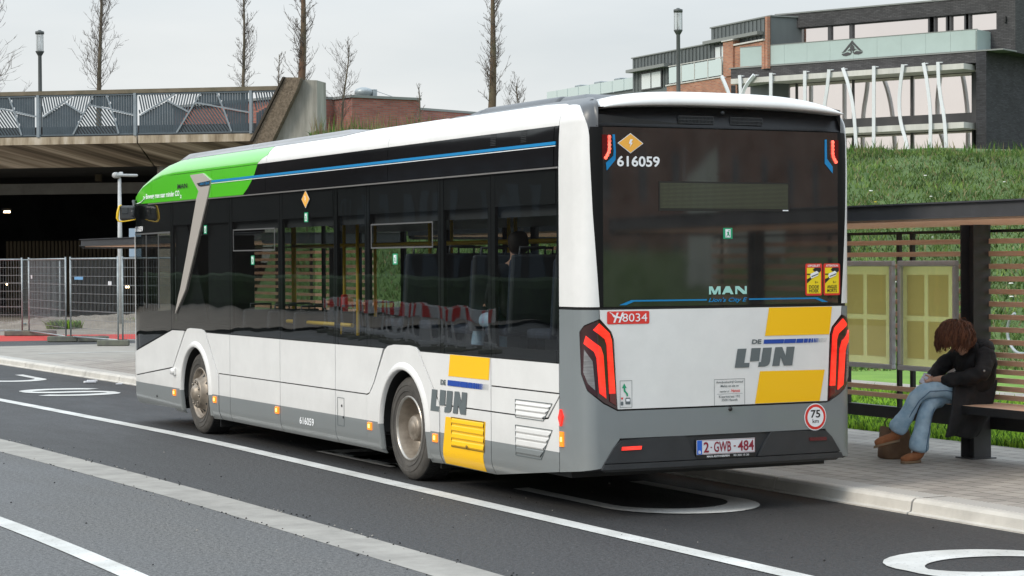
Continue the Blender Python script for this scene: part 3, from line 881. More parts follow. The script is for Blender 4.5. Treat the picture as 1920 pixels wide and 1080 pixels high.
panel(mb, [(.38, 2.70), (12.2, 2.70), (12.2, 2.80), (11.8, 2.96), (11.35, 3.03), (10.9, 3.07), (.38, 3.07)], MRt, -.018, 0, [.5, 6, 11, 11.9, 12.0, 12.1], [2.754, 2.9, 3.0])
# cove both sides, roof
for sgn in (1, -1):
    rows = []
    for y in [.1, .3, .5] + rg(1, 10, 9) + rg(10.25, 12.24, 12):
        rows.append([(lambda p: (p[0] * sgn, p[1], p[2]))(PC(max(y, .21) if y < .21 else y, t, -.014)) for t in (0, .2, .4, .6, .75, .88, .96, 1)])
    mb.grid(rows, 0, True)
# wheel wells
for cy in (RW, FW):
    for sg in (-1, 1):
        mb.lathe([(.0, .545), (.52, .545), (.52, 0)], (sg * 1.25, cy, .49), 'X', 32, 0, True, -.15, PI + .15, sgn=-sg)
mb.box(-1.2, 1.2, .35, RW - .62, .30, .36); mb.box(-.72, .72, RW - .62, RW + .62, .30, .36); mb.box(-1.2, 1.2, RW + .62, FW - .62, .26, .36); mb.box(-.72, .72, FW - .62, FW + .62, .30, .36); mb.box(-1.2, 1.2, FW + .62, 12.1, .26, .36)
bp(mb, 'body_shell', [B_DARK])
# roof skin
mb = MB()
rows = []
for y in [.5, 1, 3, 6, 9] + rg(10.2, 12.24, 12):
    zt = lerp_poly(ZT, y)
    rows.append([(x, y, zt + .02 * (1 - (x / 1.0) ** 2) - .006) for x in (-1.0, -.7, -.35, 0, .35, .7, 1.0)])
mb.grid(rows, 0, True, flip=True)
bp(mb, 'roof', [B_ROOF])
# dark shoulder between corner column and tail cap
for sg in (1, -1):
    mb = MB()
    rows = []
    for w_ in [2.9, 2, 1.2, .8, .6, .5, .42, .36, .30, .25, .2] + [PW[k] for k in range(2, 26, 2)]:
        row = [ML(w_, z, -.008) for z in (3.03, 3.09, 3.14, 3.18, 3.215, 3.24)]
        a = Vector(row[-1]); tgt = Vector((-.93, max(a.y, .50), 3.322))
        for t in (.25, .5, .75, 1):
            q = a.lerp(tgt, t); q.z = a.z + (tgt.z - a.z) * (1 - (1 - t) ** 1.8); row.append(tuple(q))
        rows.append([(p[0] * sg, p[1], p[2]) for p in row])
    mb.grid(rows, 0, True)
    bp(mb, 'roof_shoulder', [B_ROOFD])
# rear dark battery cover, front light covers
def pod(mb, x0, x1, y0, y1, z0, z1, sx=.08, sy0=.1, sy1=.3):
    p = [(x0, y0, z0), (x1, y0, z0), (x1, y1, z0), (x0, y1, z0), (x0 + sx, y0 + sy0, z1), (x1 - sx, y0 + sy0, z1), (x1 - sx, y1 - sy1, z1), (x0 + sx, y1 - sy1, z1)]
    bm = bmesh.new(); vs = [bm.verts.new(q) for q in p]
    for f in [(0, 3, 2, 1), (4, 5, 6, 7), (0, 1, 5, 4), (1, 2, 6, 5), (2, 3, 7, 6), (3, 0, 4, 7)]: bm.faces.new([vs[k] for k in f])
    bmesh.ops.bevel(bm, geom=[e for e in bm.edges], offset=.03, segments=3, profile=.5, affect='EDGES')
    bm.verts.index_update()
    mb.add([tuple(v.co) for v in bm.verts], [[v.index for v in f.verts] for f in bm.faces], 0, True); bm.free()
mb = MB(); pod(mb, -.99, .99, .45, 1.05, 3.27, 3.365, .09, .2, .01); pod(mb, -.99, .99, 1.07, 2.55, 3.27, 3.375, .09, .01, .01); pod(mb, -.99, .99, 2.57, 3.05, 3.27, 3.37, .12, .01, .38)
bp(mb, 'roof_battery_cover', [B_ROOFD])
mb = MB(); pod(mb, -1.06, 1.06, 5.15, 8.30, 3.27, 3.352, .06, .3, .01); pod(mb, -1.06, 1.06, 8.32, 10.95, 3.27, 3.352, .06, .01, .25)
bp(mb, 'roof_battery_cover', [B_ROOF])
mb = MB(); pod(mb, -.25, .85, 4.8, 7.4, 3.29, 3.46, .15, .3, .25); bp(mb, 'roof_air_unit', [B_WHITE])
# tail cap (white rounded lid over the rear)
mb = MB()
rows = []
for i in range(-24, 25):
    u = i / 24
    x = 1.118 * math.sin(u * PI / 2) if abs(u) > .0 else 0
    ax = abs(x) / 1.118
    zl = 3.240 - .040 * ax ** 3
    zt = zl + .012 + (3.352 - 3.238) * (max(0, 1 - ax ** 5)) ** .6 * (1 - .14 * ax * ax)
    row = []
    row.append((x * .985, .16, zl - .004)); row.append((x, -.02, zl)); row.append((x, -.065, zl + .004))
    for k in range(1, 9):
        a = PI / 2 * k / 8
        row.append((x, -.065 + .30 * (1 - math.cos(a)) ** 1.3, zl + .006 + (zt - zl - .006) * math.sin(a)))
    xn = x * (1 - .13)
    row.append(((x + xn) / 2, .5, zt + .004)); row.append((xn, .80, zt + .003)); row.append((xn, .84, 3.25))
    rows.append(row)
mb.grid(rows, 0, True)
mb.tube([(-.30, .62, 3.357), (-.20, .40, 3.352), (-.05, .30, 3.342), (.45, .27, 3.336), (.60, .28, 3.332)], .006, 6, 1)
for x in (-.02, .52): mb.lathe([(0, .012), (.006, .012), (.006, 0)], (x, .36, 3.347), 'Z', 10, 1)
bp(mb, 'tail_cap', [B_WHITE, B_PLAS])
# black recess under the cap with vents
mb = MB()
rows = []
for i in range(-20, 21):
    x = 1.15 * i / 20
    rows.append([MX(x, 3.062, .0), MX(x, 3.085, -.02), MX(x, 3.15, -.03), (x * .985, .07, 3.205 - .02 * (x / 1.15) ** 2), (x * .98, .12, 3.235 - .03 * (x / 1.15) ** 2)])
mb.grid(rows, 0, True)
bp(mb, 'rear_header', [mat('header_black', (.008, .008, .009), .38, spec=.3)])
mb = MB()
for xa, xb in ((-.42, -.10), (.06, .36)):
    for k in range(26):
        x = xa + (xb - xa) * k / 25
        mb.box(x - .003, x + .003, -.012, .012, 3.10, 3.155)
    for z in (3.10, 3.128, 3.155): mb.box(xa, xb, -.014, .012, z - .003, z + .003)
mb.lathe([(0, .016), (.02, .013), (.02, 0)], (-.02, -.01, 3.19), 'Y', 12, 0, sgn=-1)
bp(mb, 'header_vent', [B_PLAS])

# ---- lower side panels. gap of 8 mm between neighbours shows the dark shell
GP = .006
def two(u, v): return 1 if v < .50 else 0
def archcut(cy, r, side, z0):
    """half of an arch outline, from foot up to the crown (side -1 rear half, +1 front half)"""
    n = 14
    return [(cy + side * r, z0)] + [(cy + side * r * math.cos(PI / 2 * k / n), .49 + r * math.sin(PI / 2 * k / n)) for k in range(n + 1)]
def side_panel(poly, name='side_panel', mf=two, mats=None, off=0):
    m_ = MB(); panel(m_, poly, ML, off, .016, None, ZC + [.5], mf); return bp(m_, name, mats or [B_WHITE, B_GREY])
ZS, ZW = .748, 1.200
# rear quarter
side_panel([(.42, .965 + GP), (1.655 - GP, .965 + GP), (1.655 - GP, ZW), (.42, ZW)])
fl = side_panel([(.42, .95 - GP), (.42, .965 - GP), (1.655 - GP, .965 - GP), (1.655 - GP, ZS + GP), (.70, ZS + GP), (.62, .765)], 'service_flap')
side_panel([(.42, .345), (.42, .95 - 4 * GP), (.60, .765 - 2 * GP), (.69, ZS - GP), (1.655 - GP, ZS - GP), (1.655 - GP, .215)])
side_panel([(1.655 + GP, ZS + GP), (2.70 - GP, ZS + GP), (3.14, ZW), (1.655 + GP, ZW)])
side_panel([(1.655 + GP, .215), (1.655 + GP, ZS - GP), (2.70 - GP, ZS - GP), (2.70 - GP, .22)])
# rear wheel surround
def fender(cy, ys_r, ys_f, pts_top, name='wheel_surround'):
    r = .53
    a = archcut(cy, r, -1, .21); b = archcut(cy, r, 1, .21)
    poly = [(ys_r, .22)] + [(ys_r, ZS - .012)] + pts_top + [(ys_f, ZS - .012), (ys_f, .22)] + b + a[::-1][1:]
    m_ = MB(); panel(m_, poly, ML, .004, .02, None, ZC + [.5], two)
    # rolled lip
    lip = []
    for k in range(29):
        t = PI * k / 28
        lip.append((cy - (r + .012) * math.cos(t), .49 + (r + .012) * math.sin(t)))
    lip = [(cy - r - .012, .25)] + lip + [(cy + r + .012, .25)]
    rows = []
    for (y, z) in lip:
        dy, dz = (y - cy), (z - .49 if z > .49 else 0); l = math.hypot(dy, dz) or 1
        uy, uz = dy / l, dz / l
        rows.append([ML(y - uy * .014, z - uz * .014, -.02), ML(y - uy * .012, z - uz * .012, .022), ML(y, z, .030), ML(y + uy * .025, z + uz * .025, .024), ML(y + uy * .06, z + uz * .06, .0045)])
    k0 = len(m_.f)
    m_.grid(rows, 0, True)
    for i in range(k0, len(m_.f)):
        zc = sum(m_.v[j][2] for j in m_.f[i]) / 4
        m_.m[i] = 1 if zc < .5 else 0
    return bp(m_, name, [B_WHITE, B_GREY])
fender(RW, 2.70 + GP, 4.385 - GP, [(2.715, ZS), (3.165, 1.21), (3.22, 1.238), (3.38, 1.25), (3.72, 1.245), (3.86, 1.228), (3.94, 1.19), (4.19, .87), (4.30, .765)])
side_panel([(4.385 + GP, ZS + GP), (5.20 - GP, ZS + GP), (5.20 - GP, ZW), (3.985, ZW), (4.22, .87), (4.33, ZS + .02)])
for a, b in ((5.20, 6.783), (6.783, 8.41)):
    side_panel([(a + GP, ZS + GP), (b - GP, ZS + GP), (b - GP, ZW), (a + GP, ZW)])
side_panel([(8.41 + GP, ZS + GP), (8.835, ZS + GP), (9.25, ZW), (8.41 + GP, ZW)])
for a, b in ((4.385, 5.20), (5.20, 6.783), (6.783, 8.41), (8.41, 8.80)):
    side_panel([(a + GP, .222), (b - GP, .222), (b - GP, ZS - GP), (a + GP, ZS - GP)])
fender(FW, 8.80 + GP, 10.53 - GP, [(8.85, ZS), (9.275, 1.19), (9.34, 1.225), (9.45, 1.24), (9.85, 1.24), (9.95, 1.228), (10.04, 1.185), (10.50, .76)])
side_panel([(10.545, ZS + .004), (12.17, .586), (12.17, .885), (10.56, 1.196), (10.07, ZW)], 'nose_panel')
side_panel([(10.53 + GP, .25), (10.53 + GP, ZS - .01), (12.17, .572), (12.17, .222)], 'nose_panel')
# flap seams of the long skirt: access door and little details
mb = MB()
def seam_rect(mb, y0, y1, z0, z1, r=.02, wd=.005, mi=0, off=.0035, fn=ML):
    for a in ((y0, y0 + wd, z0, z1), (y1 - wd, y1, z0, z1), (y0 + wd, y1 - wd, z0, z0 + wd), (y0 + wd, y1 - wd, z1 - wd, z1)):
        panel(mb, [(a[0], a[2]), (a[1], a[2]), (a[1], a[3]), (a[0], a[3])], fn, off, .003, None, None, None, mi)
seam_rect(mb, 4.97, 5.145, .40, .68)
bp(mb, 'charging_flap', [B_LOGO])
for (y, z, r_) in ((5.03, .60, .013), (4.99, .49, .013), (11.2, .36, .016)):
    mb = MB(); mb.lathe([(0, r_), (.004, r_), (.004, 0)], (-1.277, y, z), 'X', 12, 0, sgn=-1); bp(mb, 'panel_lock', [B_TXTK])
mb = MB(); mb.bbox(-1.305, -1.275, 10.40, 10.52, .655, .745, .012, 0); mb.lathe([(0, .035), (.045, .035), (.045, 0)], (-1.29, 10.44, .70), 'X', 16, 0, sgn=-1)
bp(mb, 'charging_socket_cover', [B_WHITE])

# ---- upper band (cantrail) and cove
mb = MB()
NG = .004
band_top = lambda y: lerp_poly(ZG, y) - .006
panel(mb, [(.50, 2.765), (3.86 - NG, 2.765), (3.86 - NG, 3.079), (.50, 3.079)], ML, 0, .015, [1, 2, 3], [2.85, 2.99])
panel(mb, [(3.86 + NG, 2.765), (7.20 - NG, 2.765), (7.20 - NG, 3.079), (3.86 + NG, 3.079)], ML, 0, .015, [5, 6], [2.85, 2.99])
panel(mb, [(7.20 + NG, 2.765), (7.93, 2.765), (7.80, 2.82), (7.66, 2.90), (7.56, 2.98), (7.48, 3.079), (7.20 + NG, 3.079)], ML, 0, .015, None, [2.85, 2.99])
panel(mb, [(.42, 2.765), (.49, 2.765), (.49, 3.079), (.42, 3.079)], ML, 0, .015, None, [3.0])
bp(mb, 'cantrail_panel', [B_BLACK])
mb = MB()
panel(mb, [(7.935, 2.765), (9.03 - NG, 2.765), (9.03 - NG, 3.079), (7.485, 3.079), (7.565, 2.98), (7.665, 2.90), (7.805, 2.82)], ML, 0, .015, None, [3.0])
panel(mb, [(9.03 + NG, 2.765), (11.40 - NG, 2.765), (11.40 - NG, 3.025), (11.35, 3.034), (10.9, 3.079), (9.03 + NG, 3.079)], ML, 0, .015, [10, 10.9], [3.0])
panel(mb, [(11.40 + NG, 2.765), (12.22, 2.765), (12.08, 2.865), (11.8, 2.957), (11.40 + NG, 3.025)], ML, 0, .015, [11.6, 11.9, 12.0, 12.1], [2.9])
bp(mb, 'cantrail_panel', [B_GREEN])
TC = [.1, .2, .3, .4, .5, .6, .7, .8, .9, .96]
mb = MB()
panel(mb, [(.415, 0), (3.86 - NG, 0), (3.86 - NG, .93), (.9, .90), (.50, .82), (.415, .76)], PC, 0, .012, [.6, 1, 2, 3], TC)
panel(mb, [(3.86 + NG, 0), (7.20 - NG, 0), (7.20 - NG, .80), (5.3, .80), (4.7, .97), (3.86 + NG, .97)], PC, 0, .012, [5, 6], TC)
panel(mb, [(7.20 + NG, 0), (7.48, 0), (7.36, .22), (7.24, .35), (7.20 + NG, .4)], PC, 0, .012, None, TC)
bp(mb, 'roof_edge', [B_WHITE])
mb = MB()
panel(mb, [(7.21, .42), (7.245, .36), (7.365, .23), (7.49, 0), (11.40 - NG, 0), (11.40 - NG, .80), (7.21, .80)], PC, 0, .012, rg(8, 11, 6) + [11.1, 11.2, 11.3], TC)
panel(mb, [(11.40 + NG, 0), (12.23, 0), (12.23, .97), (11.40 + NG, .97)], PC, 0, .012, rg(11.4, 12.2, 12), TC)
bp(mb, 'roof_edge', [B_GREEN])
mb = MB(); panel(mb, [(5.31, .81), (11.38, .81), (11.38, .99), (4.75, .99)], PC, .002, .012, rg(6, 11, 5) + [11.1, 11.2, 11.3], TC + [.85, .93]); bp(mb, 'roof_edge', [B_ROOF])
# white corner column
mb = MB()
col = [(.408, 1.655), (.408, 3.245), (.34, 3.247), (.27, 3.243), (.21, 3.234), (.16, 3.219), (.115, 3.195), (.08, 3.163), (.052, 3.125), (.03, 3.08), (.015, 3.03), (.008, 2.98), (.004, 2.84), (-.018, 2.38), (-.070, 1.655)]
CZ = [2.754, 2.9, 2.99, 3.085] + [3.085 + .008 * k for k in range(1, 20)]
panel(mb, col, ML, 0, .016, CORN + [.3, .35], CZ)
bp(mb, 'corner_column', [B_WHITE])
mb = MB(); panel(mb, col, MRt, 0, .016, CORN + [.3, .35], CZ); bp(mb, 'corner_column', [B_WHITE])
# trims: silver drip rail, blue line, white line
mb = MB(); panel(mb, [(.42, 2.748), (11.5, 2.748), (11.5, 2.760), (.42, 2.760)], ML, .012, .03, [2, 4, 6, 8, 10], None); bp(mb, 'drip_rail', [mat('trim_silver', (.42, .40, .38), .3, metal=.7)])
mb = MB(); panel(mb, [(.46, 2.937), (9.02, 2.937), (9.02, 2.962), (.46, 2.962)], ML, .006, .006, [2, 4, 6, 8], None, None, 0)
panel(mb, [(.46, 2.924), (9.02, 2.924), (9.02, 2.930), (.46, 2.930)], ML, .006, .006, [2, 4, 6, 8], None, None, 1)
bp(mb, 'stripe', [B_BLUE, B_TXTW])
for y0 in (1.55, .98):
    mb = MB()
    for k in range(7): panel(mb, [(y0, 2.985 + k * .014), (y0 + .10, 2.985 + k * .014), (y0 + .10, 2.991 + k * .014), (y0, 2.991 + k * .014)], ML, .003, .003, None, None)
    bp(mb, 'vent_slots', [B_TXTK])

# ---- side windows: tinted panes, printed edges in black behind them
seams = [.42, 1.658, 2.69, 4.393, 5.208, 6.788, 8.408, 10.60]
mb = MB()
for a, b in zip(seams, seams[1:]):
    q = [(a + .004, 1.212), (b - .004, 1.212), (b - .004, 2.744), (a + .004, 2.744)]
    m_ = MB(); panel(m_, q, ML, -.004, .006, None, None); bp(m_, 'window', [G_BUS])
m_ = MB(); panel(m_, [(10.604, 1.205), (12.17, .90), (12.17, 2.744), (10.604, 2.744)], ML, -.004, .006, [11, 11.4, 11.7, 11.9, 12, 12.1], None)
bp(m_, 'window', [G_BUS])
# printed black border strips (pillars, top and bottom bands; the top one, lowered, also paints in ceiling shade) just behind the glass
for s_, wd in zip(seams, (.10, .14, .12, .12, .09, .13, .12, .10)):
    panel(mb, [(s_ - wd / 2 if s_ > .5 else s_, 1.20), (s_ + wd / 2, 1.20), (s_ + wd / 2, 2.76), (s_ - wd / 2 if s_ > .5 else s_, 2.76)], ML, -.012, .03, None, None)
for a, b in zip(seams, seams[1:]):
    panel(mb, [(a + .07, 2.47), (b - .07, 2.47), (b - .07, 2.76), (a + .07, 2.76)], ML, -.014, .02, None, None)
    panel(mb, [(a + .07, 1.20), (b - .07, 1.20), (b - .07, 1.30), (a + .07, 1.30)], ML, -.014, .02, None, None)
panel(mb, [(8.46, 1.30), (9.3, 1.30), (9.3, 2.6), (8.46, 2.6)], ML, -.05, .02, None, None)
panel(mb, [(9.3, 1.30), (10.55, 1.30), (10.55, 2.6), (10.2, 2.6)], ML, -.05, .02, None, None)
panel(mb, [(10.65, 2.40), (12.18, 2.40), (12.18, 2.76), (10.65, 2.76)], ML, -.014, .02, [11.9, 12.05], None)
panel(mb, [(10.65, 1.20), (12.18, .89), (12.18, 1.38), (10.65, 1.44)], ML, -.014, .02, [11.9, 12.05], None)
bp(mb, 'window_border', [B_DARK])
mb = MB()
def rframe(mb, y0, y1, z0, z1, wd=.014, off=.002, fn=ML):
    for q in ([(y0, z0), (y1, z0), (y1, z0 + wd), (y0, z0 + wd)], [(y0, z1 - wd), (y1, z1 - wd), (y1, z1), (y0, z1)], [(y0, z0 + wd), (y0 + wd, z0 + wd), (y0 + wd, z1 - wd), (y0, z1 - wd)], [(y1 - wd, z0 + wd), (y1, z0 + wd), (y1, z1 - wd), (y1 - wd, z1 - wd)]):
        panel(mb, q, fn, off, .004)
FRG = mat('frame_grey', (.10, .10, .10), .35)
rframe(mb, 6.92, 8.27, 2.14, 2.385); bp(mb, 'window_frame', [FRG]); mb = MB(); rframe(mb, 2.83, 4.26, 2.14, 2.375); bp(mb, 'window_frame', [FRG]); mb = MB()
panel(mb, [(10.62, 2.378), (12.16, 2.372), (12.16, 2.392), (10.62, 2.398)], ML, .002, .004, [11.9, 12.05])
for y in (11.10, 11.62): panel(mb, [(y - .012, 1.45), (y + .012, 1.45), (y + .012, 2.37), (y - .012, 2.37)], ML, .002, .004)
bp(mb, 'door_frame_trim', [FRG])
mb = MB(); panel(mb, [(12.172, .60), (12.20, .60), (12.20, 2.36), (12.172, 2.36)], ML, .003, .01, None, None); bp(mb, 'front_pillar', [B_WHITE])

# ---- front of the bus
mb = MB()
rows = []
for z, y in ((.25, 12.13), (.5, 12.2), (.9, 12.21), (1.2, 12.22)):
    rows.append([(x, y + .04 * (1 - (x / 1.23) ** 2), z) for x in rg(-1.23, 1.23, 12)])
mb.grid(rows, 0, True)
rows = []
for z, y in ((1.2, 12.22), (2.0, 12.235), (2.6, 12.235), (2.80, 12.22), (2.88, 12.14), (3.0, 11.93), (3.13, 11.50), (3.22, 11.15), (3.28, 10.8)):
    hw = 1.23 if z < 2.75 else 1.23 - .25 * ((z - 2.75) / .53) ** 1.5
    rows.append([(x, y + (.05 if z < 2.7 else .02) * (1 - (x / 1.23) ** 2), z + .012 * (1 - (x / 1.23) ** 2) * (z > 2.7)) for x in rg(-hw, hw, 12)])
k = len(mb.f); mb.grid(rows, 1, True)
bp(mb, 'front_panel', [B_WHITE, G_BUS])

# ---- right side (facing the platform): wall, windows, doors
mb = MB()
DOORS = ((2.3 + 2.1, 2.3 + 3.4), (6.1, 7.4), (10.75, 12.0))
DOORS = ((5.15, 6.45), (10.75, 12.0))
edges = [.42] + [q for d in DOORS for q in d] + [12.17]
panel(mb, [(.42, .345), (1.65, .24), (2.95, .24), (2.95, 1.2), (.42, 1.2)], MRt, 0, .016, None, ZC + [.5], two)
for a, b in ((4.05, 5.15), (6.45, 9.05), (10.2, 10.75)):
    panel(mb, [(a, .24), (b, .24), (b, 1.2), (a, 1.2)], MRt, 0, .016, None, ZC + [.5], two)
panel(mb, [(2.95, 1.03), (4.05, 1.03), (4.05, 1.2), (2.95, 1.2)], MRt, 0, .016); panel(mb, [(9.05, 1.03), (10.2, 1.03), (10.2, 1.2), (9.05, 1.2)], MRt, 0, .016)
panel(mb, [(.42, 3.09), (12.0, 2.93), (12.0, 2.76), (.42, 2.76)], MRt, 0, .016, None, [3.0])
bp(mb, 'side_panel', [B_WHITE, B_GREY])
for a, b in ((.42, 2.0), (2.0, 3.6), (3.6, 5.10), (6.5, 8.0), (8.0, 9.3), (9.3, 10.7)):
    m_ = MB(); panel(m_, [(a + .05, 1.25), (b - .05, 1.25), (b - .05, 2.72), (a + .05, 2.72)], MRt, -.004, .006); bp(m_, 'window', [G_INT])
for a, b in DOORS:
    m_ = MB()
    for (c, d) in ((a, (a + b) / 2 - .01), ((a + b) / 2 + .01, b)):
        panel(m_, [(c + .05, .40), (d - .05, .40), (d - .05, 2.50), (c + .05, 2.50)], MRt, -.006, .006, None, None, None, 0)
        for q in ([(c, .33), (c + .05, .33), (c + .05, 2.6), (c, 2.6)], [(d - .05, .33), (d, .33), (d, 2.6), (d - .05, 2.6)], [(c + .05, .33), (d - .05, .33), (d - .05, .40), (c + .05, .40)], [(c + .05, 2.50), (d - .05, 2.50), (d - .05, 2.6), (c + .05, 2.6)]):
            panel(m_, q, MRt, 0, .04, None, None, None, 1)
    bp(m_, 'door', [G_INT, B_DARK])
mb = MB()
for s_ in (.42, 2.0, 3.6, 5.12, 6.48, 8.0, 9.3, 10.72): panel(mb, [(s_ - .06, 1.2), (s_ + .06, 1.2), (s_ + .06, 2.76), (s_ - .06, 2.76)], MRt, -.012, .03)
panel(mb, [(.42, 2.60), (12.1, 2.60), (12.1, 2.76), (.42, 2.76)], MRt, -.02, .02)
bp(mb, 'window_border', [B_DARK])

# ---- interior
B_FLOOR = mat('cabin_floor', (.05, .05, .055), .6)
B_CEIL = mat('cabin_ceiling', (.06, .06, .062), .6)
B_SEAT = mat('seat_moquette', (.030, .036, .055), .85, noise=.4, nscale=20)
B_SEATP = mat('seat_shell', (.055, .057, .062), .4)
mb = MB(); [mb.box(-q[2], q[2], q[0], q[1], .37, .40) for q in ((.1, RW - .6, 1.22), (RW - .6, RW + .6, .70), (RW + .6, FW - .6, 1.22), (FW - .6, FW + .6, .70), (FW + .6, 12.1, 1.22))]; mb.box(-1.2, 1.2, .3, 2.75, .40, .98); mb.box(-.70, .70, 2.75, 4.3, .40, .88); mb.box(-1.2, -.35, 2.75, 4.3, 1.04, 1.06); mb.box(.35, 1.2, 2.75, 4.3, 1.04, 1.06)
mb.box(-1.2, -.55, 9.0, 10.3, 1.04, 1.06); mb.box(.55, 1.2, 9.0, 10.3, 1.04, 1.06)
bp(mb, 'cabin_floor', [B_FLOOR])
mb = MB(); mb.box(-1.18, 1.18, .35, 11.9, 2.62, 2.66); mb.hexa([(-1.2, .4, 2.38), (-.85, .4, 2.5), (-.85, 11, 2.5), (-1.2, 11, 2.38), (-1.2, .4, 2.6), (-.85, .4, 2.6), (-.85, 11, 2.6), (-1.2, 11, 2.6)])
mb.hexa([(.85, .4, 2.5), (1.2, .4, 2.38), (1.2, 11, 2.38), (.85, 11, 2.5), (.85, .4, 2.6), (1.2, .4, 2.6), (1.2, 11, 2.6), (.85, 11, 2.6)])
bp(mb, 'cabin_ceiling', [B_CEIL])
mb = MB()
mb.box(-.84, -.80, .6, 10.8, 2.57, 2.60)
for k in range(64): mb.box(-.838, -.802, .6 + k * .16, .7 + k * .16, 2.555, 2.572)
bp(mb, 'ceiling_vent_strip', [mat('pale_plastic', (.5, .5, .47), .5)])
mb = MB(); mb.bbox(-1.15, -.25, 10.45, 10.50, .4, 2.35, .01); mb.bbox(-.30, -.25, 10.5, 11.6, .4, 1.5, .01); bp(mb, 'driver_cab_partition', [B_SEATP])
def seat(x, y, z, face=1):
    m_ = MB()
    m_.bbox(x - .21, x + .21, y - .20, y + .22, z + .40, z + .48, .03, 0)
    F = lambda a, b, c: (a, y - face * (.22 + (c - z - .45) * .12) + (b - y), c)
    m_.bbox(x - .21, x + .21, y - .035, y + .035, z + .45, z + 1.06, .035, 0, F)
    m_.bbox(x - .22, x + .22, y - .05 - face * .03, y - face * .03, z + .43, z + 1.09, .02, 1, F)
    m_.tube([F(x - .12, y, z + 1.06), F(x - .12, y, z + 1.15), F(x + .12, y, z + 1.15), F(x + .12, y, z + 1.06)], .013, 6, 1)
    m_.bbox(x - .04, x + .04, y - .12, y + .12, z, z + .40, .01, 1)
    bp(m_, 'seat', [B_SEAT, B_SEATP])
for y, z in ((.95, .98), (1.75, .98), (2.5, .98), (3.15, 1.0), (3.95, 1.0), (4.75, .40), (6.9, .40), (7.7, .40), (8.5, .4)):
    for x in (-.98, -.52): seat(x, y, z)
    if y < 4.5 or y > 6.6:
        for x in (.52, .98): seat(x, y, z)
mb = MB()
for x, y in ((-.33, 1.35), (.33, 2.1), (-.33, 3.55), (.33, 4.4), (-.33, 5.0), (.6, 5.1), (.6, 6.5), (-.5, 6.5), (-.33, 7.3), (.33, 8.0), (-.33, 8.9), (.33, 10.6)):
    mb.tube([(x, y, .41), (x, y, 2.60)], .019, 8)
mb.tube([(-.33, 1.0, 2.2), (-.33, 8.9, 2.2)], .017, 8); mb.tube([(.33, 1.0, 2.2), (.33, 10.5, 2.2)], .017, 8)
mb.tube([(-1.05, 5.3, 1.38), (-1.05, 7.15, 1.38)], .022, 8); mb.tube([(-1.05, 5.6, 1.38), (-1.05, 5.75, .8)], .018, 8); mb.tube([(-1.05, 6.6, 1.38), (-1.05, 6.45, .8)], .018, 8)
bp(mb, 'grab_rail', [B_YEL])
mb = MB()
for x, y in ((-.33, 3.55), (-.33, 5.0), (.6, 6.5), (-.33, 7.3)): mb.bbox(x - .035, x + .035, y - .035, y + .035, 1.45, 1.66, .02)
bp(mb, 'stop_button', [B_REDF])

# ---- rear
mb = MB()
gpoly = [(x_of_w(-.068) + .0, 1.655), (x_of_w(-.016), 2.38), (x_of_w(.004), 2.98), (x_of_w(.006), 3.055)]
gpoly = gpoly + [(-a, b) for a, b in gpoly[::-1]]
panel(mb, gpoly, MX, -.002, .012, XC + [-1.10, 1.10], [1.69, 2.0, 2.38, 2.7, 3.02], lambda u, v: 1 if abs(u) > 1.10 or v < 1.66 else 0)
bp(mb, 'rear_window', [mat('dusty_rear_glass', (.010, .010, .010), .05, col2=(.026, .025, .024), nscale=3.5, detail=8, coat=1.0, spec=1.0, bump=.03, bscale=1.1, bdist=.02), mat('printed_border', (.006, .006, .006), .55, spec=.15)])
wp = [(-1.133, 1.632), (-1.130, 1.562), (-1.033, 1.462), (-1.012, 1.40), (-.985, .856)]
wp = wp + [(-a, b) for a, b in wp[::-1]]
mb = MB(); panel(mb, wp, MX, 0, .014, XC, None); bp(mb, 'rear_flap', [B_WHITE])
mb = MB(); panel(mb, [(-.985, .842), (.985, .842), (.966, .628), (-.966, .628)], MX, 0, .014, XC, [.73], None)
bp(mb, 'rear_skirt', [B_GREY])
cg = [(.408, 1.632), (-.069 + .004, 1.632), (-.066, 1.562), (.058, 1.513), (.103, 1.462), (.088, 1.135), (.033, 1.003), (-.098, .902), (-.220, .842), (-.238, .622), (-.200, .575), (-.135, .476), (-.085, .40), (.1, .375), (.408, .345)]
for fn in (ML, MRt):
    mb = MB(); panel(mb, [q for i, q in enumerate(cg) if i == 0 or q != cg[i - 1]], fn, 0, .016, CORN + [.3], ZC + [.6, .9, 1.2]); bp(mb, 'rear_corner', [B_GREY])
lamp = [(.095, 1.457), (.058, 1.503), (-.060, 1.552), (-.163, 1.462), (-.182, 1.40), (-.220, .852), (-.10, .912), (.027, 1.01), (.080, 1.138)]
lr1 = [(-.062, 1.528), (-.148, 1.452), (-.168, 1.392), (-.204, .885), (-.150, .918), (-.126, 1.36), (-.110, 1.405), (-.015, 1.478)]
lr2 = [(.038, 1.432), (-.072, 1.345), (-.095, 1.28), (-.118, .945), (-.062, .985), (-.040, 1.262), (-.022, 1.31), (.055, 1.372)]
lcl = [(.052, 1.325), (-.012, 1.235), (-.030, 1.01), (.022, 1.06), (.060, 1.15)]
for fn in (ML, MRt):
    mb = MB(); panel(mb, lamp, fn, .004, .03, CORN, [1.2]); lo = bp(mb, 'tail_lamp', [B_LAMPB])
    mb = MB(); panel(mb, lr1, fn, .014, .010, CORN + [-.13, -.16], [.98, 1.1, 1.2, 1.3], lambda u, v: 1 if v < .985 else 0); bp(mb, 'light_strip', [B_RED, B_REDD], lo)
    mb = MB(); panel(mb, lr2, fn, .014, .010, CORN, [1.1, 1.2, 1.3]); bp(mb, 'light_strip', [B_RED], lo)
    mb = MB(); panel(mb, lcl, fn, .012, .008, CORN, [1.1, 1.2, 1.3]); bp(mb, 'indicator_lens', [B_CLEAR], lo)
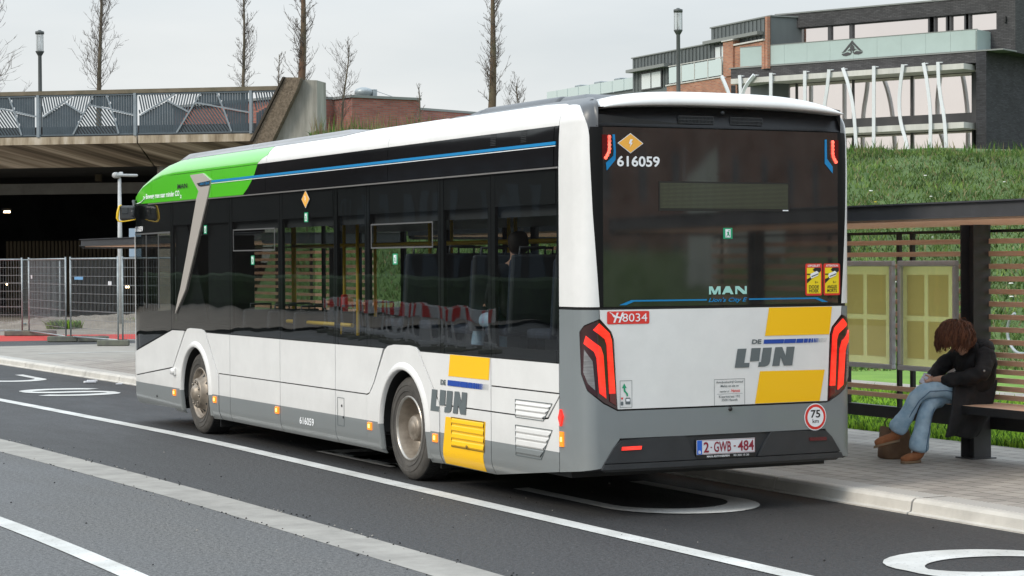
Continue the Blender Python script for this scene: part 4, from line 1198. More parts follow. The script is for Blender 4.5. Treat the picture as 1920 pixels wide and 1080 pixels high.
# bumper
bu_ = MB()
ZB = [.42, .45, .48]
panel(bu_, [(-.958, .614), (-.39, .628), (-.29, .437), (-1.105, .437), (-1.02, .56)], MX, .018, .03, XC, None)
panel(bu_, [(.958, .614), (.42, .626), (.29, .437), (1.105, .437), (1.02, .56)], MX, .018, .03, XC, None)
panel(bu_, [(-.385, .618), (.415, .618), (.285, .432), (-.285, .432)], MX, -.012, .02, XC, None)
panel(bu_, [(-1.13, .388), (1.13, .388), (1.11, .430), (-1.11, .430)], MX, .024, .05, XC, [.41])
panel(bu_, [(-1.08, .366), (1.08, .366), (1.12, .386), (-1.12, .386)], MX, -.01, .05, XC, None)
panel(bu_, [(-.95, .619), (.95, .619), (.95, .624), (-.95, .624)], MX, -.006, .02, XC, None)
bo = bp(bu_, 'rear_bumper', [B_PLAS])
for sg, m_ in ((-1, B_RED), (1, B_REDD)):  # left reflector made to glow: its bright look is put in as emission
    mb = MB(); panel(mb, [(sg * .96, .535), (sg * .79, .538), (sg * .785, .565), (sg * .955, .563)], MX, .027, .015); bp(mb, 'reflector', [m_], bo)
mb = MB(); mb.lathe([(0, .018), (.012, .014), (.012, 0)], (.035, -.03, .825), 'Y', 14, 0, sgn=-1); bp(mb, 'reversing_camera', [B_TXTK])

# ---- side lamps
for (y, z) in ((10.465, .442), (8.935, .443), (6.865, .446), (4.303, .448), (2.789, .444)):
    m_ = MB(); m_.bbox(-1.292, -1.27, y - .05, y + .05, z - .038, z + .038, .008); q = bp(m_, 'side_marker_lamp', [B_AMBER])
    m_ = MB(); m_.bbox(-1.297, -1.290, y - .017, y + .017, z - .016, z + .020, .004); bp(m_, 'bulb', [B_AMBERC], q)
mb = MB(); panel(mb, [(.395, .667), (.335, .667), (.335, .55), (.395, .55)], ML, .012, .012); q = bp(mb, 'side_marker_lamp', [B_AMBER])
mb = MB(); panel(mb, [(.375, .625), (.352, .625), (.352, .59), (.375, .59)], ML, .016, .004); bp(mb, 'bulb', [B_AMBERC], q)
mb = MB(); panel(mb, [(.37, .845), (.335, .79), (.37, .71), (.405, .775)], ML, .02, .02); bp(mb, 'side_red_lamp', [B_RED])

# ---- wheels
def wheel(cy, sg, front):
    C_ = (sg * 1.215, cy, WZ)
    m_ = MB()
    m_.lathe([(-.005, .300), (-.012, .33), (-.020, .37), (-.016, .42), (.0, .455), (.022, .472)], C_, 'X', 64, 0, sgn=-sg)
    m_.lathe([(.022, .472), (.03, .479), (.27, .479), (.29, .45), (.29, .28)], C_, 'X', 64, 1, sgn=-sg)
    for r_ in (.345, .398): m_.lathe([(-.0195, r_ - .003), (-.0245, r_), (-.0195, r_ + .003)], C_, 'X', 64, 0, sgn=-sg)
    for k in range(90):                                   # tread lugs
        a = 2 * PI * k / 90
        ca, sa = math.cos(a), math.sin(a)
        for (xa, xb, da) in ((.03, .13, .02), (.16, .27, -.02)):
            pts_ = []
            for (xx, rr_) in ((xa, .478), (xb, .478)):
                for da_ in (-.02, .02):
                    aa = a + da_ + (da if xx == xb else 0)
                    pts_ += [(C_[0] - sg * xx, cy + rr_ * math.cos(aa), WZ + rr_ * math.sin(aa)), (C_[0] - sg * xx, cy + (rr_ + .004) * math.cos(aa), WZ + (rr_ + .004) * math.sin(aa))]
            m_.add(pts_, [(1, 3, 7, 5), (0, 1, 5, 4), (2, 6, 7, 3)], 1)
    # raised sidewall lettering suggested as arcs of little blocks
    for a0 in (.9, 2.9, 4.6):
        for k in range(9):
            a = a0 + k * .055
            r0, r1 = .362, .385
            q_ = [(C_[0] + sg * (.0195), cy + r * math.cos(b_), WZ + r * math.sin(b_)) for (r, b_) in ((r0, a), (r0, a + .035), (r1, a + .035), (r1, a))]
            m_.add(q_, [(0, 1, 2, 3)], 0)
    t = bp(m_, 'wheel', [B_RUB, B_RUBD], None)
    r_ = MB()
    if front:
        r_.lathe([(-.004, .302), (-.014, .296), (-.012, .288), (.02, .276), (.045, .262), (.035, .225), (-.01, .185), (-.05, .172), (-.062, .166), (-.066, .15), (-.063, .105), (-.075, .098), (-.10, .078), (-.112, .06), (-.114, 0)], C_, 'X', 48, 0, sgn=-sg)
        for k in range(10):
            a = 2 * PI * k / 10 + .2
            c_ = (C_[0] + sg * .064, cy + .137 * math.cos(a), WZ + .137 * math.sin(a))
            r_.lathe([(0, .020), (-.004, .019), (-.004, 0)], c_, 'X', 14, 1, sgn=-sg)
            r_.lathe([(0, .012), (-.016, .011), (-.018, 0)], c_, 'X', 6, 0, sgn=-sg)
            a2 = 2 * PI * k / 10
            c2 = (C_[0] - sg * .010, cy + .222 * math.cos(a2), WZ + .222 * math.sin(a2))
            p_ = []
            for j in range(16):
                b_ = 2 * PI * j / 16
                uu_, vv_ = .030 * math.cos(b_), .024 * math.sin(b_)
                rad = .228 + uu_
                h_ = (-.01 + (rad - .185) / (.225 - .185) * .045) if rad < .225 else (.035 + (rad - .225) / .037 * .01)
                ang = a2 + vv_ / .225
                p_.append((C_[0] - sg * (h_ - .004), cy + rad * math.cos(ang), WZ + rad * math.sin(ang)))
            r_.add(p_, [tuple(range(16))], 1)
    else:
        r_.lathe([(-.004, .302), (-.016, .294), (-.012, .283), (.005, .277)], C_, 'X', 56, 2, sgn=-sg)
        r_.lathe([(.005, .277), (.05, .262), (.10, .255), (.16, .235), (.175, .22)], C_, 'X', 56, 0, sgn=-sg)
        r_.lathe([(.175, .22), (.185, .17), (.17, .15), (.15, .14)], C_, 'X', 48, 1, sgn=-sg)
        r_.lathe([(.15, .14), (.10, .128), (.045, .118), (.028, .105), (.024, .07), (.020, .062), (.012, .055), (.012, 0)], C_, 'X', 40, 0, sgn=-sg)
        for k in range(10):
            a = 2 * PI * k / 10
            c_ = (C_[0] - sg * .176, cy + .185 * math.cos(a), WZ + .185 * math.sin(a))
            r_.lathe([(0, .015), (-.03, .014), (-.032, 0)], c_, 'X', 6, 1, sgn=-sg)
    bp(r_, 'rim', [B_RIM, B_RIMD if not front else B_TXTK, B_CHROME], t)
for sg in (-1, 1):
    wheel(FW, sg, True); wheel(RW, sg, False)
# mud flaps and underfloor
mb = MB(); mb.box(-1.18, -.78, RW - .62, RW - .60, .16, .5); mb.box(-1.18, -.80, FW - .62, FW - .60, .12, .5); mb.box(-.9, .9, 4.6, 8.6, .20, .30); bp(mb, 'mud_flap', [B_DARK])

# ---- mirror
mc = Vector((-1.40, 11.95, 2.655)); hx = Vector((math.cos(YAW), -math.sin(YAW), 0)); hy = Vector((math.sin(YAW), math.cos(YAW), 0))
def FM(a, b, c_): return tuple(mc + hx * a + hy * b + Vector((0, 0, c_)))
mb = MB()
mb.bbox(-.115, .085, -.03, .10, -.10, .09, .028, 0, FM)
mb.bbox(-.085, -.005, -.037, -.028, -.015, .065, .006, 1, FM)
mb.bbox(.03, .075, -.045, .05, -.05, .03, .015, 0, FM)
mr_ = bp(mb, 'mirror', [B_PLAS, mat('mirror_lens', (.03, .035, .04), .1)])
mb = MB()
mb.tube([FM(-.085, -.03, .098), FM(-.115, -.03, .085), FM(-.135, -.03, .0), FM(-.142, -.03, -.07), FM(-.125, -.03, -.108), FM(-.07, -.03, -.112), FM(.02, -.03, -.10), FM(.09, -.03, -.085)], [.006, .013, .018, .018, .012, .008, .007, .006], 8)
bp(mb, 'rim', [B_YEL], mr_)
mb = MB(); mb.tube([FM(.05, .03, .03), FM(.06, .06, .11), (-1.32, 12.02, 2.80), (-1.22, 12.08, 2.80)], [.022, .024, .022, .02], 8); bp(mb, 'mirror_arm', [B_PLAS], mr_)

# ================================================================== LETTERING AND MARKS
def text_mesh(body, bold=.0, shear=0., space=1.0):
    cu = bpy.data.curves.new('txt', 'FONT')
    cu.body = body; cu.size = 1; cu.offset = bold; cu.shear = shear; cu.space_character = space
    cu.resolution_u = 3; cu.fill_mode = 'FRONT' if hasattr(cu, 'fill_mode') else cu.fill_mode
    o = bpy.data.objects.new('txt', cu); COL.objects.link(o)
    dg = bpy.context.evaluated_depsgraph_get(); dg.update()
    me = bpy.data.meshes.new_from_object(o.evaluated_get(dg))
    vs = [(v.co.x, v.co.y) for v in me.vertices]; fs = [tuple(p.vertices) for p in me.polygons]
    COL.objects.unlink(o); bpy.data.objects.remove(o); bpy.data.meshes.remove(me); bpy.data.curves.remove(cu)
    return vs, fs
def put_text(mb, body, s0, s1, z0, z1, fn, off=.004, bold=.02, shear=0., mi=0, space=1.0, skew=0.):
    vs, fs = text_mesh(body, bold, shear, space)
    xa, xb = min(v[0] for v in vs), max(v[0] for v in vs); ya, yb = min(v[1] for v in vs), max(v[1] for v in vs)
    out = []
    for x, y in vs:
        u, v = (x - xa) / (xb - xa), (y - ya) / (yb - ya)
        out.append(fn(s0 + (s1 - s0) * u, z0 + (z1 - z0) * v + skew * u, off))
    mb.add(out, fs, mi)
    return mb
def poly2(mb, pts, fn, off=.004, mi=0, cs=None):
    bm = cutpoly(pts, cs or [], [])
    bm.verts.index_update()
    o = len(mb.v); mb.v += [fn(v.co.x, v.co.y, off) for v in bm.verts]
    for f in bm.faces: mb.f.append(tuple(o + v.index for v in f.verts)); mb.m.append(mi); mb.sm.append(False)
    bm.free(); return mb
def operator_logo(s0, s1, z0, z1, bs0, bs1, bz0, bz1, ds0, ds1, dz0, dz1, fn, off, gs=(0,)):
    """grey word in four slanted letters, DE and a bar that breaks up into ever thinner blocks"""
    L = [[(190, 452), (272, 452), (250, 584), (300, 584), (294, 627), (163, 627)],
         [(318, 449), (403, 449), (387, 570), (302, 573)],
         [(424, 449), (507, 448), (490, 575), (482, 600), (466, 615), (440, 623), (378, 624), (384, 582), (404, 580)],
         [(538, 447), (604, 446), (635, 530), (645, 446), (722, 446), (698, 620), (618, 621), (588, 540), (577, 621), (508, 622)]]
    mb = MB()
    for l in L:
        poly2(mb, [(s0 + (s1 - s0) * (x - 163) / 559, z0 + (z1 - z0) * (627 - y) / 180) for x, y in l], fn, off)
    put_text(mb, 'DE', ds0, ds1, dz0, dz1, fn, off, .045, .1)
    bp(mb, 'logo_lettering', [B_LOGO])
    blocks = [(432, 617), (620, 730), (735, 801), (806, 843), (849, 872), (878, 894), (901, 911), (916, 924), (929, 935), (941, 945), (955, 958), (968, 971), (980, 982.5), (992, 994), (1004, 1006), (1017, 1019)]
    mb = MB()
    for i, (a, b) in enumerate(blocks):
        q = []
        for x, zz, sk in ((a, 0, -3), (b, 0, -3), (b, 1, 3), (a, 1, 3)):
            u = (x + sk - 429) / 590
            q.append((bs0 + (bs1 - bs0) * u, bz0 + (bz1 - bz0) * zz))
        poly2(mb, q, fn, off, 0 if i < 10 else 1)
    bp(mb, 'logo_bar', [B_NAVY, B_LOGO])
# side logo
mb = MB()
poly2(mb, [(2.472, 1.199), (1.668, 1.199), (1.694, 1.012), (2.511, 1.009)], ML, .003)
panel(mb, [(2.573, .648), (1.762, .654), (1.782, .45), (1.81, .36), (1.815, .28), (1.83, .222), (2.655, .228), (2.64, .3), (2.63, .36)], ML, .003, .002, None, ZC)
# keep the film on the curved sill: cut at the bend lines
bp(mb, 'yellow_block', [B_YELL])
operator_logo(2.893, 2.118, .682, .882, 2.525, 1.70, .925, .974, 2.674, 2.56, .925, .972, ML, .0062)
mb = MB()
for (z0_, z1_) in ((.40, .455), (.465, .52), (.53, .585), (.595, .645)):
    rows = []
    for y in (2.435, 2.1, 1.79):
        rows.append([ML(y, z0_, -.004 + .008), ML(y, z0_ + .014, .014), ML(y, z1_ - .01, .009), ML(y, z1_, .004)])
    mb.grid(rows, 0, False)
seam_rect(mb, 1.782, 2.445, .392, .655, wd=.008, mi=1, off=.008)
mb.lathe([(0, .016), (.004, .016), (.004, 0)], (-1.296, 2.10, .415), 'X', 12, 1, sgn=-1)
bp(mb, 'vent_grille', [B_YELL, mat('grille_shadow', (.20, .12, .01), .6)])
def grille(pts, z_list, mats, two_=False):
    (ya, za), (yb, zb), (yc, zc), (yd, zd) = pts    # top rear.. clockwise: top-left, top-right, bottom-right, bottom-left
    mb = MB()
    for z0_, z1_ in z_list:
        t0, t1 = (z0_ - zc) / (zb - zc), (z1_ - zc) / (zb - zc)
        yl0, yl1 = yd + (ya - yd) * t0, yd + (ya - yd) * t1
        yr0, yr1 = yc + (yb - yc) * t0, yc + (yb - yc) * t1
        rows = [[ML(yl0, z0_, .003), ML(yl0, z0_ + .012, .011), ML(yl1, z1_ - .008, .006), ML(yl1, z1_, .003)], [ML(yr0, z0_, .003), ML(yr0, z0_ + .012, .011), ML(yr1, z1_ - .008, .006), ML(yr1, z1_, .003)]]
        k0 = len(mb.f); mb.grid(rows, 0 if z0_ > .48 else (1 if two_ else 0), False)
    q = [(ya + .012, za + .01), (yb - .012, zb + .01), (yc - .012, zc - .01), (yd + .012, zd - .01)]
    for (a, b), (c_, d) in zip(q, q[1:] + q[:1]): mb.bar(ML(a, b, .003), ML(c_, d, .003), .005, .005, 2, (1, 0, 0))
    return bp(mb, 'vent_grille', mats)
grille([(1.178, .868), (.545, .868), (.70, .742), (1.176, .742)], ((.745, .785), (.79, .83), (.833, .866)), [B_WHITE, B_GREY, B_LOGO])
grille([(1.177, .657), (.545, .657), (.74, .43), (1.173, .43)], ((.435, .49), (.497, .55), (.557, .60), (.607, .655)), [B_WHITE, B_GREY, B_LOGO], True)
# numbers
mb = MB()
put_text(mb, '616059', 6.20, 5.79, .345, .422, ML, .004, .022)
put_text(mb, '616059', 12.13, 11.74, 2.412, 2.482, ML, .008, .03)
bp(mb, 'fleet_number', [B_TXTW])
mb = MB(); put_text(mb, 'MAN', 10.30, 9.92, 2.905, 2.962, ML, .008, .015); bp(mb, 'maker_lettering', [B_TXTK])
mb = MB(); put_text(mb, 'Beweeg mee naar minder CO', 11.60, 10.22, 2.800, 2.885, ML, .008, .018); bp(mb, 'slogan', [B_TXTW]); mb = MB(); put_text(mb, '2', 10.19, 10.13, 2.79, 2.83, ML, .008, .02)
bp(mb, 'slogan_numeral', [B_TXTW]); mb = MB()
mb.tube([ML(11.64, 2.835, .01), ML(11.70, 2.815, .01), ML(11.80, 2.785, .01), ML(11.95, 2.772, .01), ML(12.05, 2.772, .008)], .006, 6)
mb.tube([ML(11.70, 2.85, .01), ML(11.64, 2.84, .01), ML(11.66, 2.81, .01)], .006, 6)
bp(mb, 'plug_drawing', [B_TXTW])
# silver blade across the front window
mb = MB()
panel(mb, [(9.80, 3.052), (9.33, 3.056), (9.035, 2.968), (9.05, 2.90), (9.13, 2.772), (9.70, 2.05), (9.985, 1.69), (10.13, 1.585), (10.39, 1.40), (10.27, 1.60), (10.19, 1.69), (9.93, 2.10), (9.53, 2.772), (9.46, 2.85)], ML, .016, .016, [9.3, 9.6, 9.9], [2.0, 2.4, 2.76, 3.0])
bp(mb, 'silver_blade', [B_SILV])
mb = MB(); poly2(mb, [(9.53, 2.945), (9.035, 2.962), (9.05, 2.905), (9.36, 2.90), (9.45, 2.91)], ML, .0175, 1); put_text(mb, "Lion's City E", 9.40, 9.05, 2.912, 2.955, ML, .019, .02, .25); bp(mb, 'blade_lettering', [B_BLUE, B_TXTK])
# window stickers
def diamond(mb, s, z, hs, hz, fn, off):
    poly2(mb, [(s - hs * 1.08, z), (s, z + hz * 1.08), (s + hs * 1.08, z), (s, z - hz * 1.08)], fn, off, 1)
    poly2(mb, [(s - hs, z), (s, z + hz), (s + hs, z), (s, z - hz)], fn, off + .002, 0)
    b = hs * .2
    poly2(mb, [(s - b * .2, z + hz * .42), (s + b * .9, z + hz * .42), (s + b * .2, z + hz * .06), (s + b * .9, z + hz * .06), (s - b * .5, z - hz * .45), (s - b * .0, z - hz * .06), (s - b * .8, z - hz * .06)], fn, off + .004, 1)
mb = MB(); diamond(mb, 5.995, 2.66, .105, .085, ML, .001); bp(mb, 'hazard_diamond', [B_ORG, B_TXTW])
mb = MB(); diamond(mb, -.860, 2.931, .105, .073, MX, .001); bp(mb, 'hazard_diamond', [B_ORG, B_TXTW])
def exit_sign(mb, s0, s1, z0, z1, fn, off=.001):
    d = 1 if s1 > s0 else -1
    poly2(mb, [(s0, z0), (s1, z0), (s1, z1), (s0, z1)], fn, off, 0)
    w_, h_ = s1 - s0, z1 - z0
    poly2(mb, [(s0 + w_ * .22, z0 + h_ * .12), (s0 + w_ * .78, z0 + h_ * .12), (s0 + w_ * .78, z0 + h_ * .88), (s0 + w_ * .22, z0 + h_ * .88)], fn, off + .002, 1)
    for pl in ([(.55, .80), (.66, .80), (.66, .70), (.55, .70)], [(.36, .62), (.62, .66), (.60, .42), (.46, .42)], [(.46, .44), (.60, .44), (.72, .22), (.64, .20)], [(.44, .44), (.56, .40), (.42, .26), (.28, .18), (.27, .24), (.38, .30)]):
        poly2(mb, [(s0 + w_ * a, z0 + h_ * b) for a, b in pl], fn, off + .004, 0)
mb = MB(); exit_sign(mb, -.025, .062, 2.185, 2.272, MX); bp(mb, 'exit_sticker', [B_GRNF, B_TXTW])
mb = MB()
for s_, z_ in ((5.98, 2.475), (9.25, 2.40), (7.62, 2.04), (3.68, 2.04)): exit_sign(mb, s_ + .055, s_ - .055, z_ - .05, z_ + .05, ML)
bp(mb, 'exit_sticker', [B_GRNF, B_TXTW])
# rear marks
mb = MB()
poly2(mb, [(.408, 1.629), (1.035, 1.629), (1.006, 1.402), (.367, 1.402)], MX, .003, 0, XC)
poly2(mb, [(.318, 1.118), (.958, 1.113), (.906, .859), (.268, .859)], MX, .003, 0, XC)
bp(mb, 'yellow_block', [B_YELL])
operator_logo(.076, .657, 1.152, 1.308, .352, .972, 1.338, 1.372, .238, .334, 1.338, 1.376, MX, .0045)
mb = MB(); put_text(mb, '616059', -.978, -.603, 2.748, 2.832, MX, .002, .022); bp(mb, 'fleet_number', [B_TXTW])
mb = MB()
def letters_man(mb, s0, s1, z0, z1, fn, off):
    W = s1 - s0; H = z1 - z0
    M_ = [(0, 0), (.055, 0), (.055, .62), (.115, 0), (.185, 0), (.245, .62), (.245, 0), (.305, 0), (.305, 1), (.215, 1), (.152, .38), (.09, 1), (0, 1)]
    A1 = [(.34, 0), (.41, 0), (.435, .2), (.545, .2), (.57, 0), (.645, 0), (.545, 1), (.44, 1)]
    N_ = [(.69, 0), (.745, 0), (.745, .66), (.90, 0), (1, 0), (1, 1), (.945, 1), (.945, .36), (.795, 1), (.69, 1)]
    for p in (M_, A1, N_): poly2(mb, [(s0 + a * W, z0 + b * H) for a, b in p], fn, off)
letters_man(mb, -.160, .195, 1.742, 1.806, MX, .002)
bp(mb, 'maker_lettering', [B_MINT])
mb = MB(); put_text(mb, "Lion's City E", -.165, .198, 1.672, 1.716, MX, .002, .02, .3)
poly2(mb, [(-.965, 1.668), (-.905, 1.668), (-.835, 1.694), (-.18, 1.694), (-.18, 1.706), (-.86, 1.706)], MX, .002, 0, XC)
poly2(mb, [(.995, 1.668), (.935, 1.668), (.865, 1.694), (.215, 1.694), (.215, 1.706), (.89, 1.706)], MX, .002, 0, XC)
poly2(mb, [(-1.018, 2.997), (-.996, 2.997), (-.988, 2.86), (-.992, 2.80), (-1.068, 2.715), (-1.075, 2.775), (-1.012, 2.83), (-1.008, 2.87)], MX, .002, 0)
poly2(mb, [(.966, 2.997), (.988, 2.997), (.990, 2.84), (1.048, 2.775), (1.048, 2.72), (.966, 2.80)], MX, .002, 0)
bp(mb, 'blue_mark', [B_BLUE])
for sg in (-1, 1):
    mb = MB()
    if sg < 0: poly2(mb, [(-1.108, 2.995), (-1.060, 2.995), (-1.052, 2.88), (-1.10, 2.80), (-1.105, 2.81)], MX, .001, 0)
    else: poly2(mb, [(1.108, 2.995), (1.060, 2.995), (1.052, 2.86), (1.09, 2.79), (1.105, 2.81)], MX, .001, 0)
    q = bp(mb, 'high_stop_lamp', [B_REDD])
    pts_ = [(1.046, 2.975), (1.046, 2.945), (1.046, 2.915), (1.046, 2.885), (1.052, 2.857), (1.064, 2.835), (1.078, 2.815)]
    mb = MB()
    mb.tube([MX(sg * a, b, .004) for a, b in [(1.046, 2.990)] + pts_[:-1] + [(1.082, 2.806)]], .0105, 8, 0)
    for a, b in pts_: mb.tube([MX(sg * a, b, .002), MX(sg * a, b, .012)], .013, 8, 0)
    bp(mb, 'led_strip', [strip_mat('led_red%d' % sg, (.8, .01, .008), (1, .16, .10), 1.6, 34)], q)
# operator sticker, number sticker
mb = MB()
def rrect(s0, s1, z0, z1, r):
    out = []
    for cx_, cz_, a0 in ((s1 - r, z1 - r, 0), (s0 + r, z1 - r, 90), (s0 + r, z0 + r, 180), (s1 - r, z0 + r, 270)):
        for k in range(5): out.append((cx_ + r * math.cos(R(a0 + k * 22.5)), cz_ + r * math.sin(R(a0 + k * 22.5))))
    return out
poly2(mb, rrect(-1.072, -.702, 1.520, 1.620, .012), MX, .003, 0, XC)
put_text(mb, '8034', -.940, -.722, 1.538, 1.602, MX, .005, .0, 0, 1)
for x in (-1.02, -.975): poly2(mb, [(x, 1.532), (x + .016, 1.532), (x + .048, 1.610), (x + .032, 1.610)], MX, .005, 1)
poly2(mb, [(-1.055, 1.612), (-1.04, 1.612), (-1.018, 1.575), (-.95, 1.562), (-.95, 1.574), (-1.0, 1.586)], MX, .0055, 1)
bp(mb, 'number_sticker', [B_REDF, B_TXTW])
mb = MB()
for (a, b, c_, d) in ((-.116, .172, 1.062, 1.065), (-.116, .172, .854, .857), (-.116, -.113, .857, 1.062), (.169, .172, .857, 1.062)): poly2(mb, [(a, c_), (b, c_), (b, d), (a, d)], MX, .003)
put_text(mb, 'Autobusbedrijf Gustaaf', -.098, .158, 1.028, 1.050, MX, .003, .012); put_text(mb, 'Mebis en cie nv', -.055, .115, 1.000, 1.020, MX, .003, .012)
put_text(mb, 'member of', -.065, .025, .958, .976, MX, .003, .004, .2); put_text(mb, 'Hansea', .04, .125, .958, .985, MX, .003, .01, .3, 1)
poly2(mb, [(-.09, .945), (.15, .945), (.15, .947), (-.09, .947)], MX, .003)
put_text(mb, 'Kiewitstraat 192', -.07, .125, .915, .935, MX, .003, .008); put_text(mb, '3500 Hasselt', -.048, .104, .888, .908, MX, .003, .008)
bp(mb, 'owner_sticker', [B_LOGO, B_REDF])
mb = MB()
for (a, b, c_, d) in ((-.963, -.857, 1.076, 1.079), (-.963, -.857, .868, .871), (-.963, -.960, .871, 1.076), (-.860, -.857, .871, 1.076)): poly2(mb, [(a, c_), (b, c_), (b, d), (a, d)], MX, .003, 1)
poly2(mb, [(-.945, 1.02), (-.926, 1.058), (-.905, 1.02), (-.918, 1.02), (-.915, 1.0), (-.893, .975), (-.893, .955), (-.905, .955), (-.907, .972), (-.930, .995), (-.931, 1.02)], MX, .003, 0)
poly2(mb, rrect(-.916, -.872, .892, .945, .008), MX, .003, 1); poly2(mb, rrect(-.910, -.878, .915, .935, .004), MX, .0045, 2)
poly2(mb, rrect(-.956, -.934, .885, .915, .006), MX, .003, 1)
poly2(mb, [(-.957, .947), (-.933, .947), (-.945, .925)], MX, .003, 3)
bp(mb, 'give_way_sticker', [B_GRNF, B_LOGO, B_TXTW, B_REDF])
# speed disc
mb = MB()
for r_, k_, o_ in ((.111, 1, .003), (.103, 0, .0045), (.081, 1, .006)):
    poly2(mb, [(.861 + r_ * math.cos(2 * PI * k / 40), .729 + r_ * math.sin(2 * PI * k / 40)) for k in range(40)], MX, o_, k_)
put_text(mb, '75', .812, .908, .722, .786, MX, .0075, .02, 0, 2); put_text(mb, 'km', .830, .892, .680, .712, MX, .0075, .012, 0, 2)
bp(mb, 'speed_disc', [B_REDF, B_TXTW, B_TXTK])
# warning stickers
def warn(s0, w1, l1, l2):
    mb = MB(); s1 = s0 + .168
    poly2(mb, rrect(s0, s1, 1.722, 1.982, .014), MX, .001, 0)
    poly2(mb, [(s0 + .014, 1.738), (s1 - .014, 1.738), (s1 - .014, 1.948), (s0 + .014, 1.948)], MX, .0025, 1)
    put_text(mb, w1, s0 + .022, s1 - .022, 1.955, 1.973, MX, .0025, .02, 0, 2)
    put_text(mb, l1, s0 + .035, s1 - .035, 1.778, 1.806, MX, .004, .02, 0, 3); put_text(mb, l2, s0 + .035, s1 - .035, 1.746, 1.774, MX, .004, .02, 0, 3)
    poly2(mb, [(s0 + .014, 1.82), (s0 + .014, 1.855), (s0 + .10, 1.885), (s1 - .014, 1.92), (s1 - .014, 1.948), (s0 + .09, 1.948), (s0 + .07, 1.93), (s1 - .05, 1.90)], MX, .004, 3)
    poly2(mb, [(s0 + .014, 1.89), (s0 + .014, 1.90), (s0 + .06, 1.90), (s0 + .06, 1.89)], MX, .004, 3)
    poly2(mb, [(s0 + .045, 1.885), (s0 + .055, 1.86), (s0 + .125, 1.885), (s0 + .130, 1.91), (s0 + .112, 1.922), (s0 + .048, 1.898)], MX, .0055, 2)
    poly2(mb, [(s0 + .058, 1.872), (s0 + .125, 1.894), (s0 + .126, 1.902), (s0 + .057, 1.880)], MX, .007, 3)
    poly2(mb, [(s0 + .095, 1.84), (s0 + .095, 1.82), (s0 + .13, 1.83)], MX, .004, 3); poly2(mb, [(s0 + .099, 1.837), (s0 + .099, 1.825), (s0 + .121, 1.831)], MX, .0055, 1)
    bp(mb, 'warning_sticker', [B_REDF, mat('warn_yellow' + l1, (.82, .62, .01), .5), B_TXTW, B_TXTK])
warn(.768, 'OPGELET', 'DODE', 'HOEK'); warn(.951, 'ATTENTION', 'ANGLES', 'MORTS')
# destination display behind the rear glass: pale dot matrix showing through
M_DOT, n_, b_ = node_mat('led_matrix')
gg = n_.nodes.new('ShaderNodeNewGeometry'); vx = n_.nodes.new('ShaderNodeTexBrick')
vx.offset = 0; vx.inputs['Scale'].default_value = 1; vx.inputs['Brick Width'].default_value = .0105; vx.inputs['Row Height'].default_value = .0105; vx.inputs['Mortar Size'].default_value = .0032
vx.inputs['Color1'].default_value = (.14, .15, .095, 1); vx.inputs['Color2'].default_value = (.125, .14, .085, 1); vx.inputs['Mortar'].default_value = (.040, .042, .032, 1)
sp = n_.nodes.new('ShaderNodeSeparateXYZ'); cb = n_.nodes.new('ShaderNodeCombineXYZ')
n_.links.new(gg.outputs['Position'], sp.inputs[0]); n_.links.new(sp.outputs['X'], cb.inputs['X']); n_.links.new(sp.outputs['Z'], cb.inputs['Y']); n_.links.new(cb.outputs[0], vx.inputs['Vector'])
n_.links.new(vx.outputs['Color'], b_.inputs['Base Color']); b_.inputs['Roughness'].default_value = .12
mb = MB(); poly2(mb, [(-.612, 2.405), (.612, 2.405), (.612, 2.638), (-.612, 2.638)], MX, .0005, 1, XC); poly2(mb, [(-.600, 2.425), (.595, 2.425), (.595, 2.625), (-.600, 2.625)], MX, .0015, 0, XC)
poly2(mb, [(.545, 2.409), (.60, 2.409), (.60, 2.418), (.545, 2.418)], MX, .0015, 2)
bp(mb, 'destination_display', [M_DOT, mat('display_edge', (.028, .028, .026), .15), B_TXTW])
# number plate
FP = lambda x, z, o: MX(x, z, -.004 + o)
mb = MB()
panel(mb, rrect(-.290, .268, .436, .592, .008), FP, .010, .02, XC, None, None, 0)
pl = bp(mb, 'plate_holder', [B_TXTK])
mb = MB()
panel(mb, [(-.283, .470), (.262, .470), (.262, .586), (-.283, .586)], FP, .014, .004, XC, None, None, 0)
panel(mb, [(-.281, .472), (-.236, .472), (-.236, .584), (-.281, .584)], FP, .0155, .002, XC, None, None, 1)
put_text(mb, 'B', -.270, -.247, .480, .504, FP, .018, .02, 0, 3)
put_text(mb, '2', -.222, -.172, .486, .570, FP, .0165, .02, 0, 2); poly2(mb, [(-.158, .52), (-.144, .52), (-.144, .53), (-.158, .53)], FP, .0165, 2)
put_text(mb, 'GWB', -.126, .034, .486, .570, FP, .0165, .02, 0, 2); poly2(mb, [(.058, .523), (.078, .523), (.078, .533), (.058, .533)], FP, .0165, 2)
put_text(mb, '484', .098, .250, .486, .570, FP, .0165, .02, 0, 2)
for (a, b, c_, d) in ((-.236, .258, .474, .4765), (-.236, .258, .580, .5825), (.2575, .260, .474, .5825)): poly2(mb, [(a, c_), (b, c_), (b, d), (a, d)], FP, .0165, 2)
bp(mb, 'number_plate', [B_PLATE, mat('plate_blue', (.02, .12, .55), .4), B_PLTX, B_TXTW], pl)
mb = MB(); put_text(mb, 'MAN ANTWERPEN', -.190, .020, .446, .461, FP, .013, .02); put_text(mb, '03 355 15 30', .060, .205, .446, .461, FP, .013, .01); bp(mb, 'dealer_lettering', [B_TXTW], pl)

